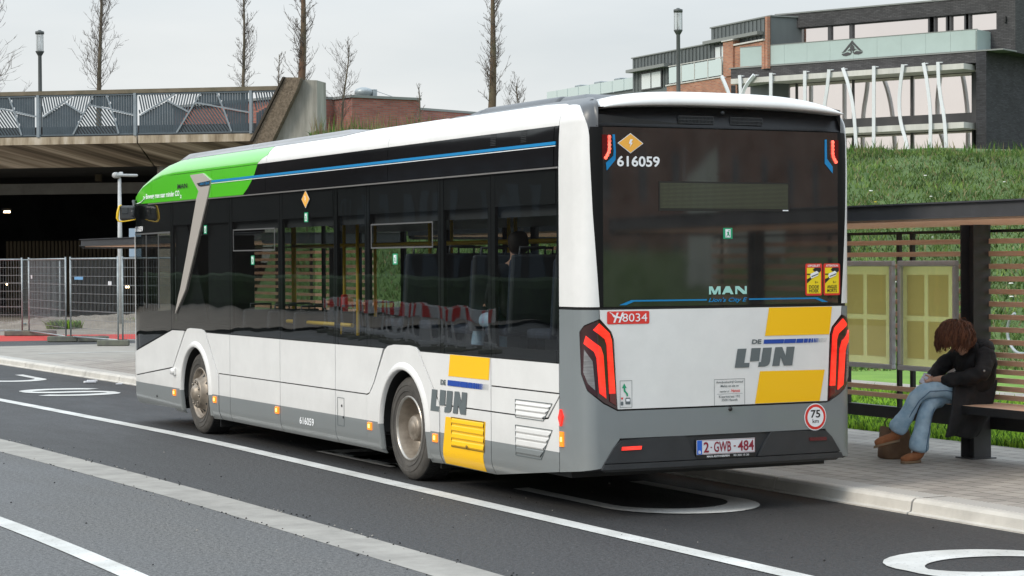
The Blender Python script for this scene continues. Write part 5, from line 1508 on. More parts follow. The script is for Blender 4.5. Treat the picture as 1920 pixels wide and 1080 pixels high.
# ================================================================== SHELTERS
M_LARCH = mat('larch_slat', (.78, .46, .30), .7, col2=(.88, .62, .45), nscale=6, stretch=(8, .6, 8), bump=.25, bscale=40)
M_CASEF = mat('case_frame', (.62, .63, .66), .45, metal=.0, noise=.08, nscale=5)
M_CASEB = mat('case_back', (.74, .78, .36), .55)
M_POST = mat('faded_poster', (.52, .54, .36), .6, noise=.06, nscale=3)
G_CASE = glass_mat('case_glass', (.95, .96, .95), boost=1.2, rough=.03)
PZ = .12
for m__ in (M_CASEB, M_POST):                          # backlit plastic sheet: light comes through from the lawn side
    n__ = m__.node_tree; b__ = n__.nodes['Principled BSDF']; tl = n__.nodes.new('ShaderNodeBsdfTranslucent'); mx = n__.nodes.new('ShaderNodeMixShader'); mx.inputs[0].default_value = .72
    tl.inputs['Color'].default_value = (.98, .88, .42, 1) if m__ is M_CASEB else (.84, .70, .50, 1)
    n__.links.new(b__.outputs[0], mx.inputs[1]); n__.links.new(tl.outputs[0], mx.inputs[2]); n__.links.new(mx.outputs[0], n__.nodes['Material Output'].inputs['Surface'])
G_ROOF = glass_mat('roof_glass', (.80, .83, .83), boost=1.0, rough=.1)
def hbeam(mb, x, y, z0, z1, w_=.20, d_=.20, t=.014, mi=0):
    """upright H section, flanges facing along y"""
    mb.box(x - w_ / 2, x + w_ / 2, y - d_ / 2, y - d_ / 2 + t, z0, z1, mi); mb.box(x - w_ / 2, x + w_ / 2, y + d_ / 2 - t, y + d_ / 2, z0, z1, mi)
    mb.box(x - t / 2, x + t / 2, y - d_ / 2 + t, y + d_ / 2 - t, z0, z1, mi)
def shelter(label, y0, y1, cases, posts, bench, bars):
    t = thing('bus_shelter', label, 'bus shelter', (3.2, (y0 + y1) / 2, PZ), 0, 'timber slat bus shelters on the platform')
    K = lambda m_, name, mats: keep(m_.build(name, mats), t)
    xf, xb = 2.0, 4.35
    m_ = MB()                                            # steel channel roof edge, open side out
    for (xa, xb_, ya, yb) in ((xf, xf + .012, y0, y1), (xb, xb + .012, y0, y1)): m_.box(xa, xb_, ya, yb, 2.365, 2.475)
    for x in (xf, xb): m_.box(x - .03, x + .05, y0 - .03, y1 + .03, 2.352, 2.365); m_.box(x - .03, x + .05, y0 - .03, y1 + .03, 2.475, 2.488)
    for y in (y0, y1 - .012): m_.box(xf + .012, xb, y, y + .012, 2.315, 2.463); m_.box(xf + .05, xb - .03, y - .02, y + .05, 2.300, 2.315); m_.box(xf + .05, xb - .03, y - .02, y + .05, 2.463, 2.474)
    K(m_, 'roof_frame', [M_ANTH])
    m_ = MB(); m_.add([(xf + .05, y0 + .06, 2.455), (xb - .03, y0 + .06, 2.455), (xb - .03, y1 - .06, 2.455), (xf + .05, y1 - .06, 2.455)], [(0, 1, 2, 3)]); K(m_, 'roof_glass', [G_ROOF])
    m_ = MB()
    n = int((xb - xf) / .10)
    for k in range(n):
        x = xf + .07 + k * .10
        m_.box(x, x + .055, y0 + .06, y1 - .06, 2.335, 2.378)
    K(m_, 'ceiling_slats', [M_LARCH])
    for y in posts:
        m_ = MB(); hbeam(m_, 3.84, y, PZ + .013, 2.335); m_.box(3.70, 3.98, y - .13, y + .13, PZ, PZ + .012)
        K(m_, 'post', [M_ANTH])
    m_ = MB()
    m_.box(3.945, 3.985, y0 + .2, y1 - .2, 2.262, 2.290); m_.box(3.93, 4.0, y0 + .2, y1 - .2, .40, .52)
    for y in bars: m_.box(3.945, 3.985, y - .022, y + .022, .52, 2.262)
    K(m_, 'rail', [M_BLACK])
    m_ = MB()
    zs = [2.178, 2.060, 1.941, 1.822, 1.703, 1.584, 1.465, 1.346, 1.227, 1.108, 1.03, .95, .87, .79, .71, .63]
    spans = []
    ys_ = sorted(posts)
    for z in zs:
        if cases and .93 < z < 2.0 and z not in ():
            # slats run only where there is no poster case, plus stubs between the cases
            free = []
            cur = y0 + .2
            for (ca, cb) in sorted(cases):
                free.append((cur, ca + .04)); cur = cb - .04
            free.append((cur, y1 - .2))
        else: free = [(y0 + .2, y1 - .2)]
        if z in (1.03, .95, .87, .79): free = [(a, b) for a, b in ((max(y0 + .2, bench[0]), bench[1]),)] if bench else []
        for a, b in free:
            if b - a > .03:
                j = random.Random(int(z * 1000)).uniform(-.002, .002)
                m_.bbox(3.918, 3.943, a, b, z - .024 + j, z + .024 + j, .004)
    K(m_, 'slat_wall', [M_LARCH])
    for (ca, cb) in cases:
        m_ = MB()
        zb_, zt_ = .905, 1.998
        for q in ((ca, cb, zt_ - .055, zt_), (ca, cb, zb_, zb_ + .05), (ca, ca + .045, zb_ + .05, zt_ - .055), (cb - .045, cb, zb_ + .05, zt_ - .055)): m_.bbox(3.845, 3.90, q[0], q[1], q[2], q[3], .010)
        c_ = K(m_, 'poster_case', [M_CASEF])
        m_ = MB(); m_.add([(3.885, ca + .05, zb_ + .045), (3.885, cb - .05, zb_ + .045), (3.885, cb - .05, zt_ - .05), (3.885, ca + .05, zt_ - .05)], [(0, 1, 2, 3)], 0)
        ym = (ca + cb) / 2 + .03
        for (a, b) in ((ca + .14, ym - .03), (ym + .03, cb - .12)):
            for (z0_, z1_) in ((zb_ + .12, 1.40), (1.45, zt_ - .14)): m_.add([(3.880, a, z0_), (3.880, b, z0_), (3.880, b, z1_), (3.880, a, z1_)], [(0, 1, 2, 3)], 1)
        keep(m_.build('poster_board', [M_CASEB, M_POST]), t).name = 'poster_board'
        m_ = MB(); m_.box(3.858, 3.862, ca + .05, cb - .05, zb_ + .045, zt_ - .05); K(m_, 'case_glass', [G_CASE])
    if bench:
        a, b = bench
        m_ = MB()
        for k in range(5): x = 3.36 + k * .095; m_.bbox(x, x + .088, a, b, .635, .662, .004)
        K(m_, 'seat', [M_LARCH])
        m_ = MB(); m_.box(3.345, 3.358, a - .01, b + .01, .585, .66); m_.box(3.84, 3.853, a, b, .585, .655)
        for y in (a, b - .012, (a + b) / 2): m_.box(3.36, 3.84, y, y + .012, .585, .632)
        K(m_, 'seat_frame', [M_BLACK])
    return t
shelter('timber slat bus shelter where the person in the black coat is sitting', -7.0, 10.9, [(1.98, 2.90), (2.99, 3.92)], [-5.2, 1.66, 8.2], (-4.5, 2.05), [-6.5, -3.5, -1.2, .9, 1.93, 2.80, 3.02, 3.9, 5.2, 6.6, 9.6])
shelter('farther timber slat bus shelter whose roof end sticks out ahead of the bus', 16.5, 27.0, [], [18.0, 25.4], (18.6, 24.8), [17, 19.5, 21.2, 23, 24.4, 26.5])

# bracket sign box on the near post and bench pedestal
# ================================================================== PEOPLE
M_COAT = mat('black_coat', (.008, .008, .010), .75, noise=.3, nscale=7, bump=.9, bscale=7, bdist=.03)
M_JEAN = mat('pale_denim', (.27, .42, .56), .85, col2=(.47, .62, .74), nscale=9, bump=.6, bscale=22, bdist=.012)
M_JEAND = mat('denim_seam', (.10, .17, .27), .85)
M_BOOT = mat('tan_suede', (.22, .075, .028), .9, col2=(.30, .12, .05), nscale=14, bump=.3, bscale=60)
M_SOLE = mat('boot_sole', (.22, .15, .09), .8)
M_SKIN = mat('skin', (.52, .30, .21), .5)
M_HAIR = mat('auburn_hair', (.045, .016, .008), .5, col2=(.115, .040, .018), nscale=25, stretch=(1, 1, .25))
def skinned(name, nodes, edges, mats, sub=2, root=0, parent=None):
    """one continuous limb/torso surface grown round a skeleton"""
    me = bpy.data.meshes.new(name)
    me.from_pydata([n[0] for n in nodes], edges, [])
    o = bpy.data.objects.new(name, me); COL.objects.link(o)
    sk = o.modifiers.new('s', 'SKIN'); sk.use_smooth_shade = True
    for i, n in enumerate(nodes):
        d = me.skin_vertices[0].data[i]; r = n[1]
        d.radius = (r, r) if not hasattr(r, '__len__') else r
        d.use_root = (i == root)
    sb = o.modifiers.new('b', 'SUBSURF'); sb.levels = sub; sb.render_levels = sub
    for m_ in mats: me.materials.append(m_)
    baked(o)
    if not o.data.materials:
        for m_ in mats: o.data.materials.append(m_)
    for p in o.data.polygons: p.use_smooth = True
    o.name = name
    return o
def hand_nodes(wr, d, side, up, curl=.5, s=1.0):
    """palm and five fingers growing from the wrist wr along d; side points to the thumb"""
    wr, d, side, up = Vector(wr), Vector(d).normalized(), Vector(side).normalized(), Vector(up).normalized()
    N, E = [], []
    N.append((wr, .024 * s)); N.append((wr + d * .045 * s, (.034 * s, .017 * s))); N.append((wr + d * .085 * s, (.036 * s, .015 * s)))
    E += [(0, 1), (1, 2)]
    for k, (off, L) in enumerate(((.030, .072), (.010, .080), (-.010, .074), (-.029, .058))):
        b = wr + d * .080 * s + side * off * s
        j1 = b + (d * math.cos(curl * .5) - up * math.sin(curl * .5)) * L * .45 * s
        j2 = j1 + (d * math.cos(curl * 1.6) - up * math.sin(curl * 1.6)) * L * .32 * s
        j3 = j2 + (d * math.cos(curl * 2.4) - up * math.sin(curl * 2.4)) * L * .25 * s
        i = len(N); N += [(b, .0095 * s), (j1, .0085 * s), (j2, .0078 * s), (j3, .0065 * s)]; E += [(2, i), (i, i + 1), (i + 1, i + 2), (i + 2, i + 3)]
    b = wr + d * .028 * s + side * .032 * s; i = len(N)
    N += [(b, .012 * s), (b + (d * .6 + side * .7).normalized() * .032 * s, .0105 * s), (b + (d * .85 + side * .6 - up * .2).normalized() * .058 * s, .008 * s)]; E += [(1, i), (i, i + 1), (i + 1, i + 2)]
    return N, E
def woman_on_bench():
    t = thing('person', 'person in long black coat, pale jeans and tan boots sitting cross-legged, head bowed', 'person', (3.3, 1.5, PZ))
    put = lambda o, par=None: keep(o, t)
    dy = .06
    # body under the coat incl. head, arms
    V = lambda x, y, z: (x, y + dy, z)
    nodes = [(V(3.63, 1.42, .745), (.155, .135)), (V(3.66, 1.40, .92), (.150, .12)), (V(3.63, 1.38, 1.08), (.14, .10)), (V(3.56, 1.38, 1.13), (.06, .06)), (V(3.49, 1.38, 1.19), (.048, .048)),
             (V(3.44, 1.38, 1.27), (.085, .10)), (V(3.40, 1.38, 1.33), (.085, .095)),
             (V(3.60, 1.18, 1.10), .055), (V(3.50, 1.09, .945), .045), (V(3.27, 1.40, .895), .038), (V(3.22, 1.47, .885), .026),
             (V(3.60, 1.58, 1.10), .055), (V(3.44, 1.67, .945), .045), (V(3.27, 1.56, .875), .038), (V(3.22, 1.52, .865), .026)]
    edges = [(0, 1), (1, 2), (2, 3), (3, 4), (4, 5), (5, 6), (2, 7), (7, 8), (8, 9), (9, 10), (2, 11), (11, 12), (12, 13), (13, 14)]
    put(skinned('body', nodes, edges, [M_SKIN], 2))
    # face on the bowed head
    m_ = MB()
    hc = Vector(V(3.40, 1.38, 1.30)); f_ = Vector((-.80, .0, -.60)); u_ = Vector((-.60, 0, .80)); s_ = Vector((0, 1, 0))
    F = lambda a, b, c_: tuple(hc + s_ * a + f_ * b + u_ * c_)
    m_.tube([F(0, .095, .02), F(0, .115, -.015), F(0, .098, -.028)], [.008, .013, .008], 8)
    for a in (-.032, .032): m_.lathe([(-.012, 0), (-.008, .009), (0, .012), (.008, .009), (.012, 0)], F(a, .092, .015), 'X', 8)
    m_.tube([F(-.022, .094, -.052), F(0, .100, -.050), F(.022, .094, -.052)], .006, 6)
    for a in (-.085, .085): m_.tube([F(a, .0, .02), F(a, .01, 0), F(a, .0, -.03)], [.010, .016, .009], 8)
    put(m_.build('face', [M_SKIN]))
    # jeans: both legs one garment, left leg crossed over the right
    jn = [(V(3.60, 1.42, .735), (.16, .12)),
          (V(3.50, 1.34, .755), .095), (V(3.30, 1.40, .80), .086), (V(3.12, 1.45, .80), .077), (V(3.06, 1.50, .73), .074), (V(3.03, 1.56, .60), .073), (V(2.98, 1.63, .475), .092), (V(2.962, 1.68, .39), .108),
          (V(3.50, 1.50, .715), .090), (V(3.32, 1.49, .70), .080), (V(3.18, 1.46, .665), .074), (V(3.14, 1.46, .58), .070), (V(3.12, 1.48, .43), .082), (V(3.10, 1.50, .31), .098), (V(3.09, 1.50, .20), .112)]
    je = [(0, 1), (1, 2), (2, 3), (3, 4), (4, 5), (5, 6), (6, 7), (0, 8), (8, 9), (9, 10), (10, 11), (11, 12), (12, 13), (13, 14)]
    o = skinned('jeans', jn, je, [M_JEAN], 2)
    tx = bpy.data.textures.new('folds', 'CLOUDS'); tx.noise_scale = .11; tx.noise_depth = 2
    dm = o.modifiers.new('d', 'DISPLACE'); dm.texture = tx; dm.strength = .028; dm.texture_coords = 'LOCAL'
    baked(o); put(o)
    m_ = MB()
    m_.tube([V(3.43, 1.255, .76), V(3.28, 1.315, .795), V(3.13, 1.37, .79), V(3.05, 1.43, .70), V(3.01, 1.49, .59), V(2.99, 1.565, .47), V(2.97, 1.60, .41)], .0045, 5)
    m_.tube([V(3.20, 1.40, .64), V(3.16, 1.385, .55), V(3.14, 1.395, .43), V(3.12, 1.405, .31), V(3.11, 1.41, .22)], .004, 5)
    put(m_.build('jeans_seam', [M_JEAND]))
    # boots
    def boot(ank, toe, upv_):
        a, b = Vector(ank), Vector(toe); d = (b - a); d.normalize(); up_ = Vector(upv_).normalized()
        N = [(a - d * .030 + up_ * .10, .066), (a - d * .02 + up_ * .02, .066), (a + d * .0 - up_ * .035, (.056, .052)), (a + d * .09 - up_ * .040, (.058, .050)), (a + d * .16 - up_ * .050, (.056, .040)), (a + d * .20 - up_ * .056, (.042, .030))]
        o_ = skinned('boot', N, [(0, 1), (1, 2), (2, 3), (3, 4), (4, 5)], [M_BOOT], 2); put(o_)
        si = d.cross(up_).normalized()
        out = []
        for k in range(24):
            an = 2 * PI * k / 24
            L_ = .126 * math.cos(an); Wd = (.053 + .008 * math.cos(an)) * math.sin(an)
            out.append((L_ + .084, Wd))
        sm = MB(); sm.prism(out, lambda u, v, h: tuple(a + d * u + si * v - up_ * (.066 + .022 * h)), 0, 1)
        put(sm.build('boot_sole', [M_SOLE]))
    boot(V(2.965, 1.68, .385), V(2.80, 1.78, .335), (.10, .12, 1))
    boot(V(3.08, 1.50, .212), V(2.90, 1.47, .212), (0, 0, 1))
    # coat: torso, sleeves, hood
    cn = [(V(3.64, 1.41, .755), (.21, .19)), (V(3.665, 1.39, .90), (.205, .185)), (V(3.65, 1.375, 1.04), (.215, .175)), (V(3.60, 1.375, 1.13), (.15, .13)), (V(3.54, 1.375, 1.19), (.125, .115)),
          (V(3.615, 1.175, 1.10), .105), (V(3.50, 1.085, .945), .088), (V(3.38, 1.23, .90), .076), (V(3.27, 1.40, .890), .058),
          (V(3.60, 1.585, 1.10), .100), (V(3.44, 1.675, .945), .082), (V(3.34, 1.61, .90), .070), (V(3.27, 1.56, .880), .056)]
    ce = [(0, 1), (1, 2), (2, 3), (3, 4), (2, 5), (5, 6), (6, 7), (7, 8), (2, 9), (9, 10), (10, 11), (11, 12)]
    o = skinned('coat', cn, ce, [M_COAT], 3)
    tx = bpy.data.textures.new('quilt', 'CLOUDS'); tx.noise_scale = .10; tx.noise_depth = 2
    dm = o.modifiers.new('d', 'DISPLACE'); dm.texture = tx; dm.strength = .055; dm.texture_coords = 'LOCAL'
    baked(o); put(o)
    o = skinned('coat_hood', [(V(3.60, 1.17, 1.175), .06), (V(3.70, 1.24, 1.175), .085), (V(3.74, 1.37, 1.18), .095), (V(3.70, 1.50, 1.175), .085), (V(3.60, 1.57, 1.17), .06)], [(0, 1), (1, 2), (2, 3), (3, 4)], [M_COAT], 2)
    tx2 = bpy.data.textures.new('fur', 'CLOUDS'); tx2.noise_scale = .04
    dm = o.modifiers.new('d', 'DISPLACE'); dm.texture = tx2; dm.strength = .04; dm.texture_coords = 'LOCAL'; baked(o); put(o)
    # skirt of the coat: falls over the thigh on the near side, a thick quilted flap
    rows = []
    prof = [(.0, .88), (.16, .81), (.34, .70), (.52, .59), (.70, .49), (.86, .41), (1.0, .365)]
    for i, (v, z) in enumerate(prof):
        row = []
        for j in range(13):
            u = j / 12
            xl = 3.34 - .19 * v; xr = 3.84 - .26 * v
            x = xl + (xr - xl) * u
            zz = z + (.0 if i == 0 else -.035 * v * (u - .4) * 1.0) + .010 * math.sin(u * 9 + v * 5)
            bulge = math.sin(min(1, v * 1.1) * PI) * .03
            y = 1.255 + dy - .035 * v + .05 * v * u - bulge + .018 * math.sin(u * 11 + v * 4) + (.03 * (1 - v))
            if v < .2: y += .02
            row.append((x, y - .02, zz))
        rows.append(row)
    m_ = MB(); m_.grid(rows, 0, True)
    o = m_.build('coat_skirt', [M_COAT])
    so = o.modifiers.new('s', 'SOLIDIFY'); so.thickness = .035; so.offset = 0
    sb = o.modifiers.new('b', 'SUBSURF'); sb.levels = 2; sb.render_levels = 2
    baked(o); put(o)
    m_ = MB()
    for x, y, z in ((3.345, 1.27, .72), (3.29, 1.245, .555), (3.47, 1.05, .985), (3.345, 1.32, .98)): m_.lathe([(-.006, 0), (-.004, .010), (.004, .010), (.006, 0)], V(x, y - .035, z), 'Y', 10)
    put(m_.build('coat_button', [mat('button_metal', (.5, .5, .5), .3, metal=.8)]))
    # hands
    N, E = hand_nodes(V(3.225, 1.455, .89), (-.8, .5, -.25), (.2, .3, .9), (-.4, -.85, .2), .7, .95)
    put(skinned('hand', N, E, [M_SKIN], 2))
    N, E = hand_nodes(V(3.225, 1.525, .87), (-.85, -.1, -.3), (.1, .1, .95), (-.2, .95, .2), .7, .95)
    put(skinned('hand', N, E, [M_SKIN], 2))
    # hair: a mass of wavy locks falling forward round the bowed head
    rnd = random.Random(4)
    m_ = MB()
    hc = Vector(V(3.44, 1.36, 1.315))
    rows = []
    for i in range(13):
        ph = PI * i / 12 * .80
        row = []
        for j in range(25):
            a = 2 * PI * j / 24
            r_ = .112 * (1 + .05 * math.sin(a * 5 + i))
            d = Vector((math.cos(a) * math.sin(ph), math.sin(a) * math.sin(ph), math.cos(ph)))
            row.append(tuple(hc + Vector((d.x * r_ * 1.05, d.y * r_ * 1.08, d.z * r_ * 1.05))))
        rows.append(row)
    m_.grid(rows, 0, True)
    for k in range(2600):
        a = rnd.uniform(0, 2 * PI); ph = math.acos(1 - 1.15 * rnd.random())
        d = Vector((math.cos(a) * math.sin(ph), math.sin(a) * math.sin(ph), math.cos(ph)))
        p = hc + d * .106
        out = Vector((d.x, d.y, 0)); out = out.normalized() if out.length > .05 else Vector((rnd.uniform(-1, 1), rnd.uniform(-1, 1), 0)).normalized()
        L = rnd.uniform(.08, .17) + .06 * (d.x < 0) - .03 * (d.x > .5)
        pts_ = [p]; n_ = 7; v = (d * .8 + out * .6).normalized(); w0 = rnd.uniform(0, 6)
        for q in range(n_):
            g_ = min(1, (q + 1) / n_ * 1.5)
            v = (v * (1 - g_ * .50) + Vector((-.12, 0, -1)) * g_ * .50 + out * (.16 - .34 * g_)).normalized()
            wv_ = Vector((math.sin(w0 + q * 1.9), math.cos(w0 * 1.3 + q * 2.1), 0)) * .010
            pts_.append(pts_[-1] + v * L / n_ + wv_)
        m_.tube(pts_, [.0038, .0046, .0046, .0044, .004, .0036, .003, .0015], 4, k % 2, False)
    put(m_.build('hair', [M_HAIR, mat('auburn_hair_light', (.15, .055, .024), .45, noise=.3, nscale=30)]))
    return t
woman_on_bench()
# phone in a clear sleeve
ph_ = thing('phone', 'small phone held in the hands of the seated person', 'phone', (3.17, 1.56, .90))
m_ = MB(); m_.bbox(-.035, .035, -.004, .004, -.06, .06, .003); o = m_.build('phone_body', [mat('phone_silver', (.45, .45, .52), .2, metal=.3)], ph_)
ph_.rotation_euler = (R(-40), R(20), R(-50))
# tote bag behind the boots
M_BAG = mat('brown_canvas', (.15, .085, .05), .85, col2=(.21, .13, .08), nscale=5, bump=.4, bscale=120)
bg_ = thing('tote_bag', 'slumped brown tote bag on the paving behind the tan boots', 'bag', (3.17, 2.03, PZ), R(-15))
m_ = MB()
rows = []
for i, (z, sx, sy) in enumerate(((.0, .13, .10), (.015, .15, .115), (.10, .155, .11), (.20, .15, .09), (.27, .14, .065), (.30, .132, .05))):
    row = []
    for j in range(33):
        a = 2 * PI * j / 32
        c_, s_ = math.cos(a), math.sin(a)
        e = 3.2
        r_ = (abs(c_) ** e + abs(s_) ** e) ** (-1 / e)
        row.append((sx * c_ * r_ * (1 + .05 * math.sin(3 * a + z * 20)), sy * s_ * r_ * (1 + .08 * math.sin(5 * a + z * 15)), z + .012 * math.sin(a * 2 + 1) * (z > .1)))
    rows.append(row)
m_.grid(rows, 0, True); m_.add([tuple(v) for v in rows[0][:-1]], [tuple(range(32))[::-1]]); m_.add([(v[0] * .95, v[1] * .9, v[2] - .03) for v in rows[-1][:-1]], [tuple(range(32))])
o = m_.build('bag_body', [M_BAG], bg_)
m_ = MB()
for y in (-.05, .05): m_.tube([(-.07, y, .27), (-.075, y * 1.3, .34), (-.03, y * 2, .38), (.03, y * 1.8, .375), (.075, y * 1.2, .33), (.07, y, .27)], .008, 6)
m_.build('handle', [mat('strap_dark', (.04, .025, .018), .8)], bg_)
# passenger seen through the rear side windows
def passenger(x, y, zf):
    t = thing('person', 'passenger in blue jeans and dark jacket seen through the rear side window', 'person', (x, y, zf), PI)
    P = lambda a, b, c_: (a, b, c_)
    body = [((0, 0, .50), (.15, .13)), ((0, .02, .72), (.15, .11)), ((0, .02, .93), (.17, .11)), ((0, 0, 1.03), .06), ((0, -.01, 1.11), .055), ((0, -.02, 1.18), (.075, .09)), ((0, -.02, 1.25), (.07, .085)),
            ((-.19, 0, .95), .06), ((-.24, -.03, .72), .045), ((-.14, -.26, .66), .034), ((.19, 0, .95), .06), ((.24, -.03, .72), .045), ((.14, -.26, .66), .034)]
    e = [(0, 1), (1, 2), (2, 3), (3, 4), (4, 5), (5, 6), (2, 7), (7, 8), (8, 9), (2, 10), (10, 11), (11, 12)]
    o = skinned('body', body, e, [M_SKIN], 2); o.parent = t
    o = skinned('jacket', [(n[0], tuple(q * 1.18 for q in n[1]) if hasattr(n[1], '__len__') else n[1] * 1.25) for n in body[:4] + body[7:]], [(0, 1), (1, 2), (2, 3), (2, 4), (4, 5), (5, 6), (2, 7), (7, 8), (8, 9)], [M_COAT], 2); o.parent = t
    j = [((0, 0, .50), (.16, .12)), ((-.1, -.12, .53), .09), ((-.12, -.45, .52), .07), ((-.12, -.48, .35), .06), ((-.12, -.46, .10), .055), ((.1, -.12, .53), .09), ((.13, -.45, .52), .07), ((.14, -.50, .35), .06), ((.15, -.52, .10), .055)]
    o = skinned('jeans', j, [(0, 1), (1, 2), (2, 3), (3, 4), (0, 5), (5, 6), (6, 7), (7, 8)], [M_JEAN], 2); o.parent = t
    o = skinned('hair', [((0, -.01, 1.29), (.09, .105)), ((0, .03, 1.20), (.10, .10)), ((0, .04, 1.08), (.09, .08))], [(0, 1), (1, 2)], [mat('dark_hair', (.03, .018, .012), .6)], 2); o.parent = t
    for sx in (-1, 1):
        o = skinned('shoe', [((sx * .13, -.46, .06), .045), ((sx * .14, -.56, .045), .04), ((sx * .14, -.64, .035), .03)], [(0, 1), (1, 2)], [B_TXTK], 2); o.parent = t
        N, E = hand_nodes((sx * .14, -.27, .66), (-sx * .2, -1, -.1), (-sx, 0, 0), (0, 0, 1), .5, .95); o = skinned('hand', N, E, [M_SKIN], 1); o.parent = t
    return t
passenger(-.94, 1.82, .98)

# ================================================================== SITE FENCE
M_WIRE = mat('fence_wire', (.30, .31, .32), .5, metal=.5)
M_BLOCK = mat('fence_foot', (.10, .10, .095), .9, col2=(.15, .16, .12), nscale=6)
def fence_panel(p0, p1, label, lean=0.0, tags=()):
    a, b = Vector((*p0, .0)), Vector((*p1, .0))
    L = (b - a).length; d = (b - a).normalized(); n = Vector((-d.y, d.x, 0))
    t = thing('site_fence', label, 'fence panel', (a.x, a.y, .12), math.atan2(d.y, d.x), 'mesh site fence panels')
    m_ = MB()
    H = 2.0
    m_.tube([(0, 0, .05), (0, 0, H + .05)], .021, 8); m_.tube([(L, 0, .05), (L, 0, H + .05)], .021, 8)
    m_.tube([(0, 0, H), (L, 0, H)], .02, 8); m_.tube([(0, 0, .12), (L, 0, .12)], .018, 8)
    m_.build('frame', [M_GALV], t)
    m_ = MB()
    n_ = int(L / .085)
    for k in range(1, n_): x = L * k / n_; m_.box(x - .0022, x + .0022, -.002, .002, .12, H)
    for k in range(1, 9):
        z = .12 + (H - .12) * k / 9; m_.box(0, L, -.0045, .0045, z - .0045, z + .0045)
        m_.box(0, L, -.004, .004, z + .012, z + .017) if k % 3 == 0 else None
    m_.build('mesh_infill', [M_WIRE], t)
    for (x, z, w_, h_, c_) in tags:
        q = MB(); q.box(x, x + w_, -.012, -.006, z, z + h_); q.build('tag_plate', [c_], t)
    t.rotation_euler = (R(lean), 0, math.atan2(d.y, d.x))
    return t
M_TAGW = mat('tag_white', (.6, .6, .62), .5); M_TAGB = mat('tag_blue', (.15, .33, .55), .5)
fence_panel((1.2, 45.6), (4.35, 41.75), 'mesh fence panel at the far left end of the row')
fence_panel((4.45, 41.4), (4.22, 36.75), 'mesh fence panel with one white tag, turned side-on', 0, ((.35, 1.5, .16, .09, M_TAGW),))
fence_panel((4.30, 36.6), (4.62, 33.6), 'mesh fence panel with a blue tag and a white tag', 0, ((.3, 1.5, .55, .07, M_TAGB), (2.45, 1.38, .2, .09, M_TAGW)))
fence_panel((4.70, 33.5), (6.2, 30.6), 'mesh fence panel that runs behind the front of the bus')
fence_panel((7.9, 51.6), (5.9, 48.2), 'separate mesh fence panel standing farther back by the sand heap')
def foot(x, y, rz, label, mossy=False):
    t = thing('ballast_block', label, 'fence foot', (x, y, .118), R(rz), 'concrete feet of the site fence')
    m_ = MB(); m_.bbox(-.36, .36, -.11, .11, 0, .135, .02); m_.bbox(-.30, -.12, -.06, .06, .135, .142, .003, 1); m_.bbox(.12, .30, -.06, .06, .135, .142, .003, 1)
    m_.build('block_body', [M_BLOCK, M_BLACK], t)
foot(4.2, 41.5, -27, 'dark fence foot lying on the red cycle surface')
foot(4.75, 41.2, -27, 'dark fence foot with lifting slots beside the first one on the red surface')
foot(4.1, 36.6, -22, 'fence foot under the middle pair of posts')
foot(4.75, 36.2, -22, 'fence foot end to end with the one under the middle posts')
foot(4.45, 33.4, -24, 'mossy fence foot nearest the front of the bus')

# ================================================================== STREET LAMPS
M_POLE = mat('lamp_pole_paint', (.065, .072, .07), .5, noise=.1, nscale=4)
M_POLEW = mat('pale_pole', (.42, .43, .43), .5, noise=.12, nscale=6)
G_LAMP = glass_mat('lantern_glass', (.86, .88, .88), boost=1.5, rough=.05, body=(.75, .77, .78), bodyfac=.35)
def lantern_post(x, y, z0, ztop, label, s=1.0):
    t = thing('street_lamp', label, 'street lamp', (x, y, z0), 0, 'lantern posts along the high road')
    H = ztop - z0
    m_ = MB(); m_.tube([(0, 0, 0), (0, 0, .9), (0, 0, .95), (0, 0, H - .92 * s), (0, 0, H - .90 * s)], [.10, .10, .075, .065, .07], 12); m_.build('pole', [M_POLE], t)
    m_ = MB(); m_.lathe([(H - .90 * s, .07), (H - .78 * s, .14 * s), (H - .74 * s, .155 * s), (H - .73 * s, .13 * s)], (0, 0, 0), 'Z', 20)
    m_.lathe([(H - .15 * s, .12 * s), (H - .14 * s, .155 * s), (H - .05 * s, .155 * s), (H - .02 * s, .06 * s), (H, .05 * s), (H, 0)], (0, 0, 0), 'Z', 20)
    for k in range(4):
        a = PI / 4 + PI / 2 * k; m_.tube([(.135 * s * math.cos(a), .135 * s * math.sin(a), H - .74 * s), (.135 * s * math.cos(a), .135 * s * math.sin(a), H - .14 * s)], .008, 6)
    m_.build('lamp_head', [M_POLE], t)
    m_ = MB(); m_.lathe([(H - .735 * s, .128 * s), (H - .145 * s, .128 * s)], (0, 0, 0), 'Z', 24); m_.build('lamp_glass', [G_LAMP], t)
    m_ = MB(); m_.tube([(0, 0, H - .73 * s), (0, 0, H - .5 * s), (0, 0, H - .45 * s), (0, 0, H - .2 * s)], [.05, .035, .028, .028], 12); m_.build('bulb', [mat('bulb_white', (.7, .7, .7), .4)], t)
lantern_post(9.43, 60.07, 5.8, 10.2, 'lantern lamp post above the bridge railing beside the spreading bare tree')
lantern_post(27.97, 47.54, 5.2, 10.5, 'lantern lamp post in front of the grey metal-clad wing', 1.0)
t = thing('street_lamp', 'pale grey street lamp with a flat side-arm head, standing behind the yellow mirror', 'street lamp', (8.8, 48.0, .1), 0)
m_ = MB(); m_.tube([(0, 0, 0), (0, 0, 2.2), (0, 0, 4.45)], [.085, .075, .05], 12); m_.build('pole', [M_POLEW], t)
m_ = MB(); m_.tube([(-.02, .0, 4.45), (-.02, 0, 4.62)], .06, 10); m_.bbox(-.10, .55, -.09, .09, 4.50, 4.58, .03); m_.lathe([(4.58, .07), (4.64, .05), (4.64, 0)], (.05, 0, 0), 'Z', 12); m_.lathe([(0, .0), (0, .09), (.16, .09), (.16, 0)], (-.12, -.08, 4.54), 'Y', 14)
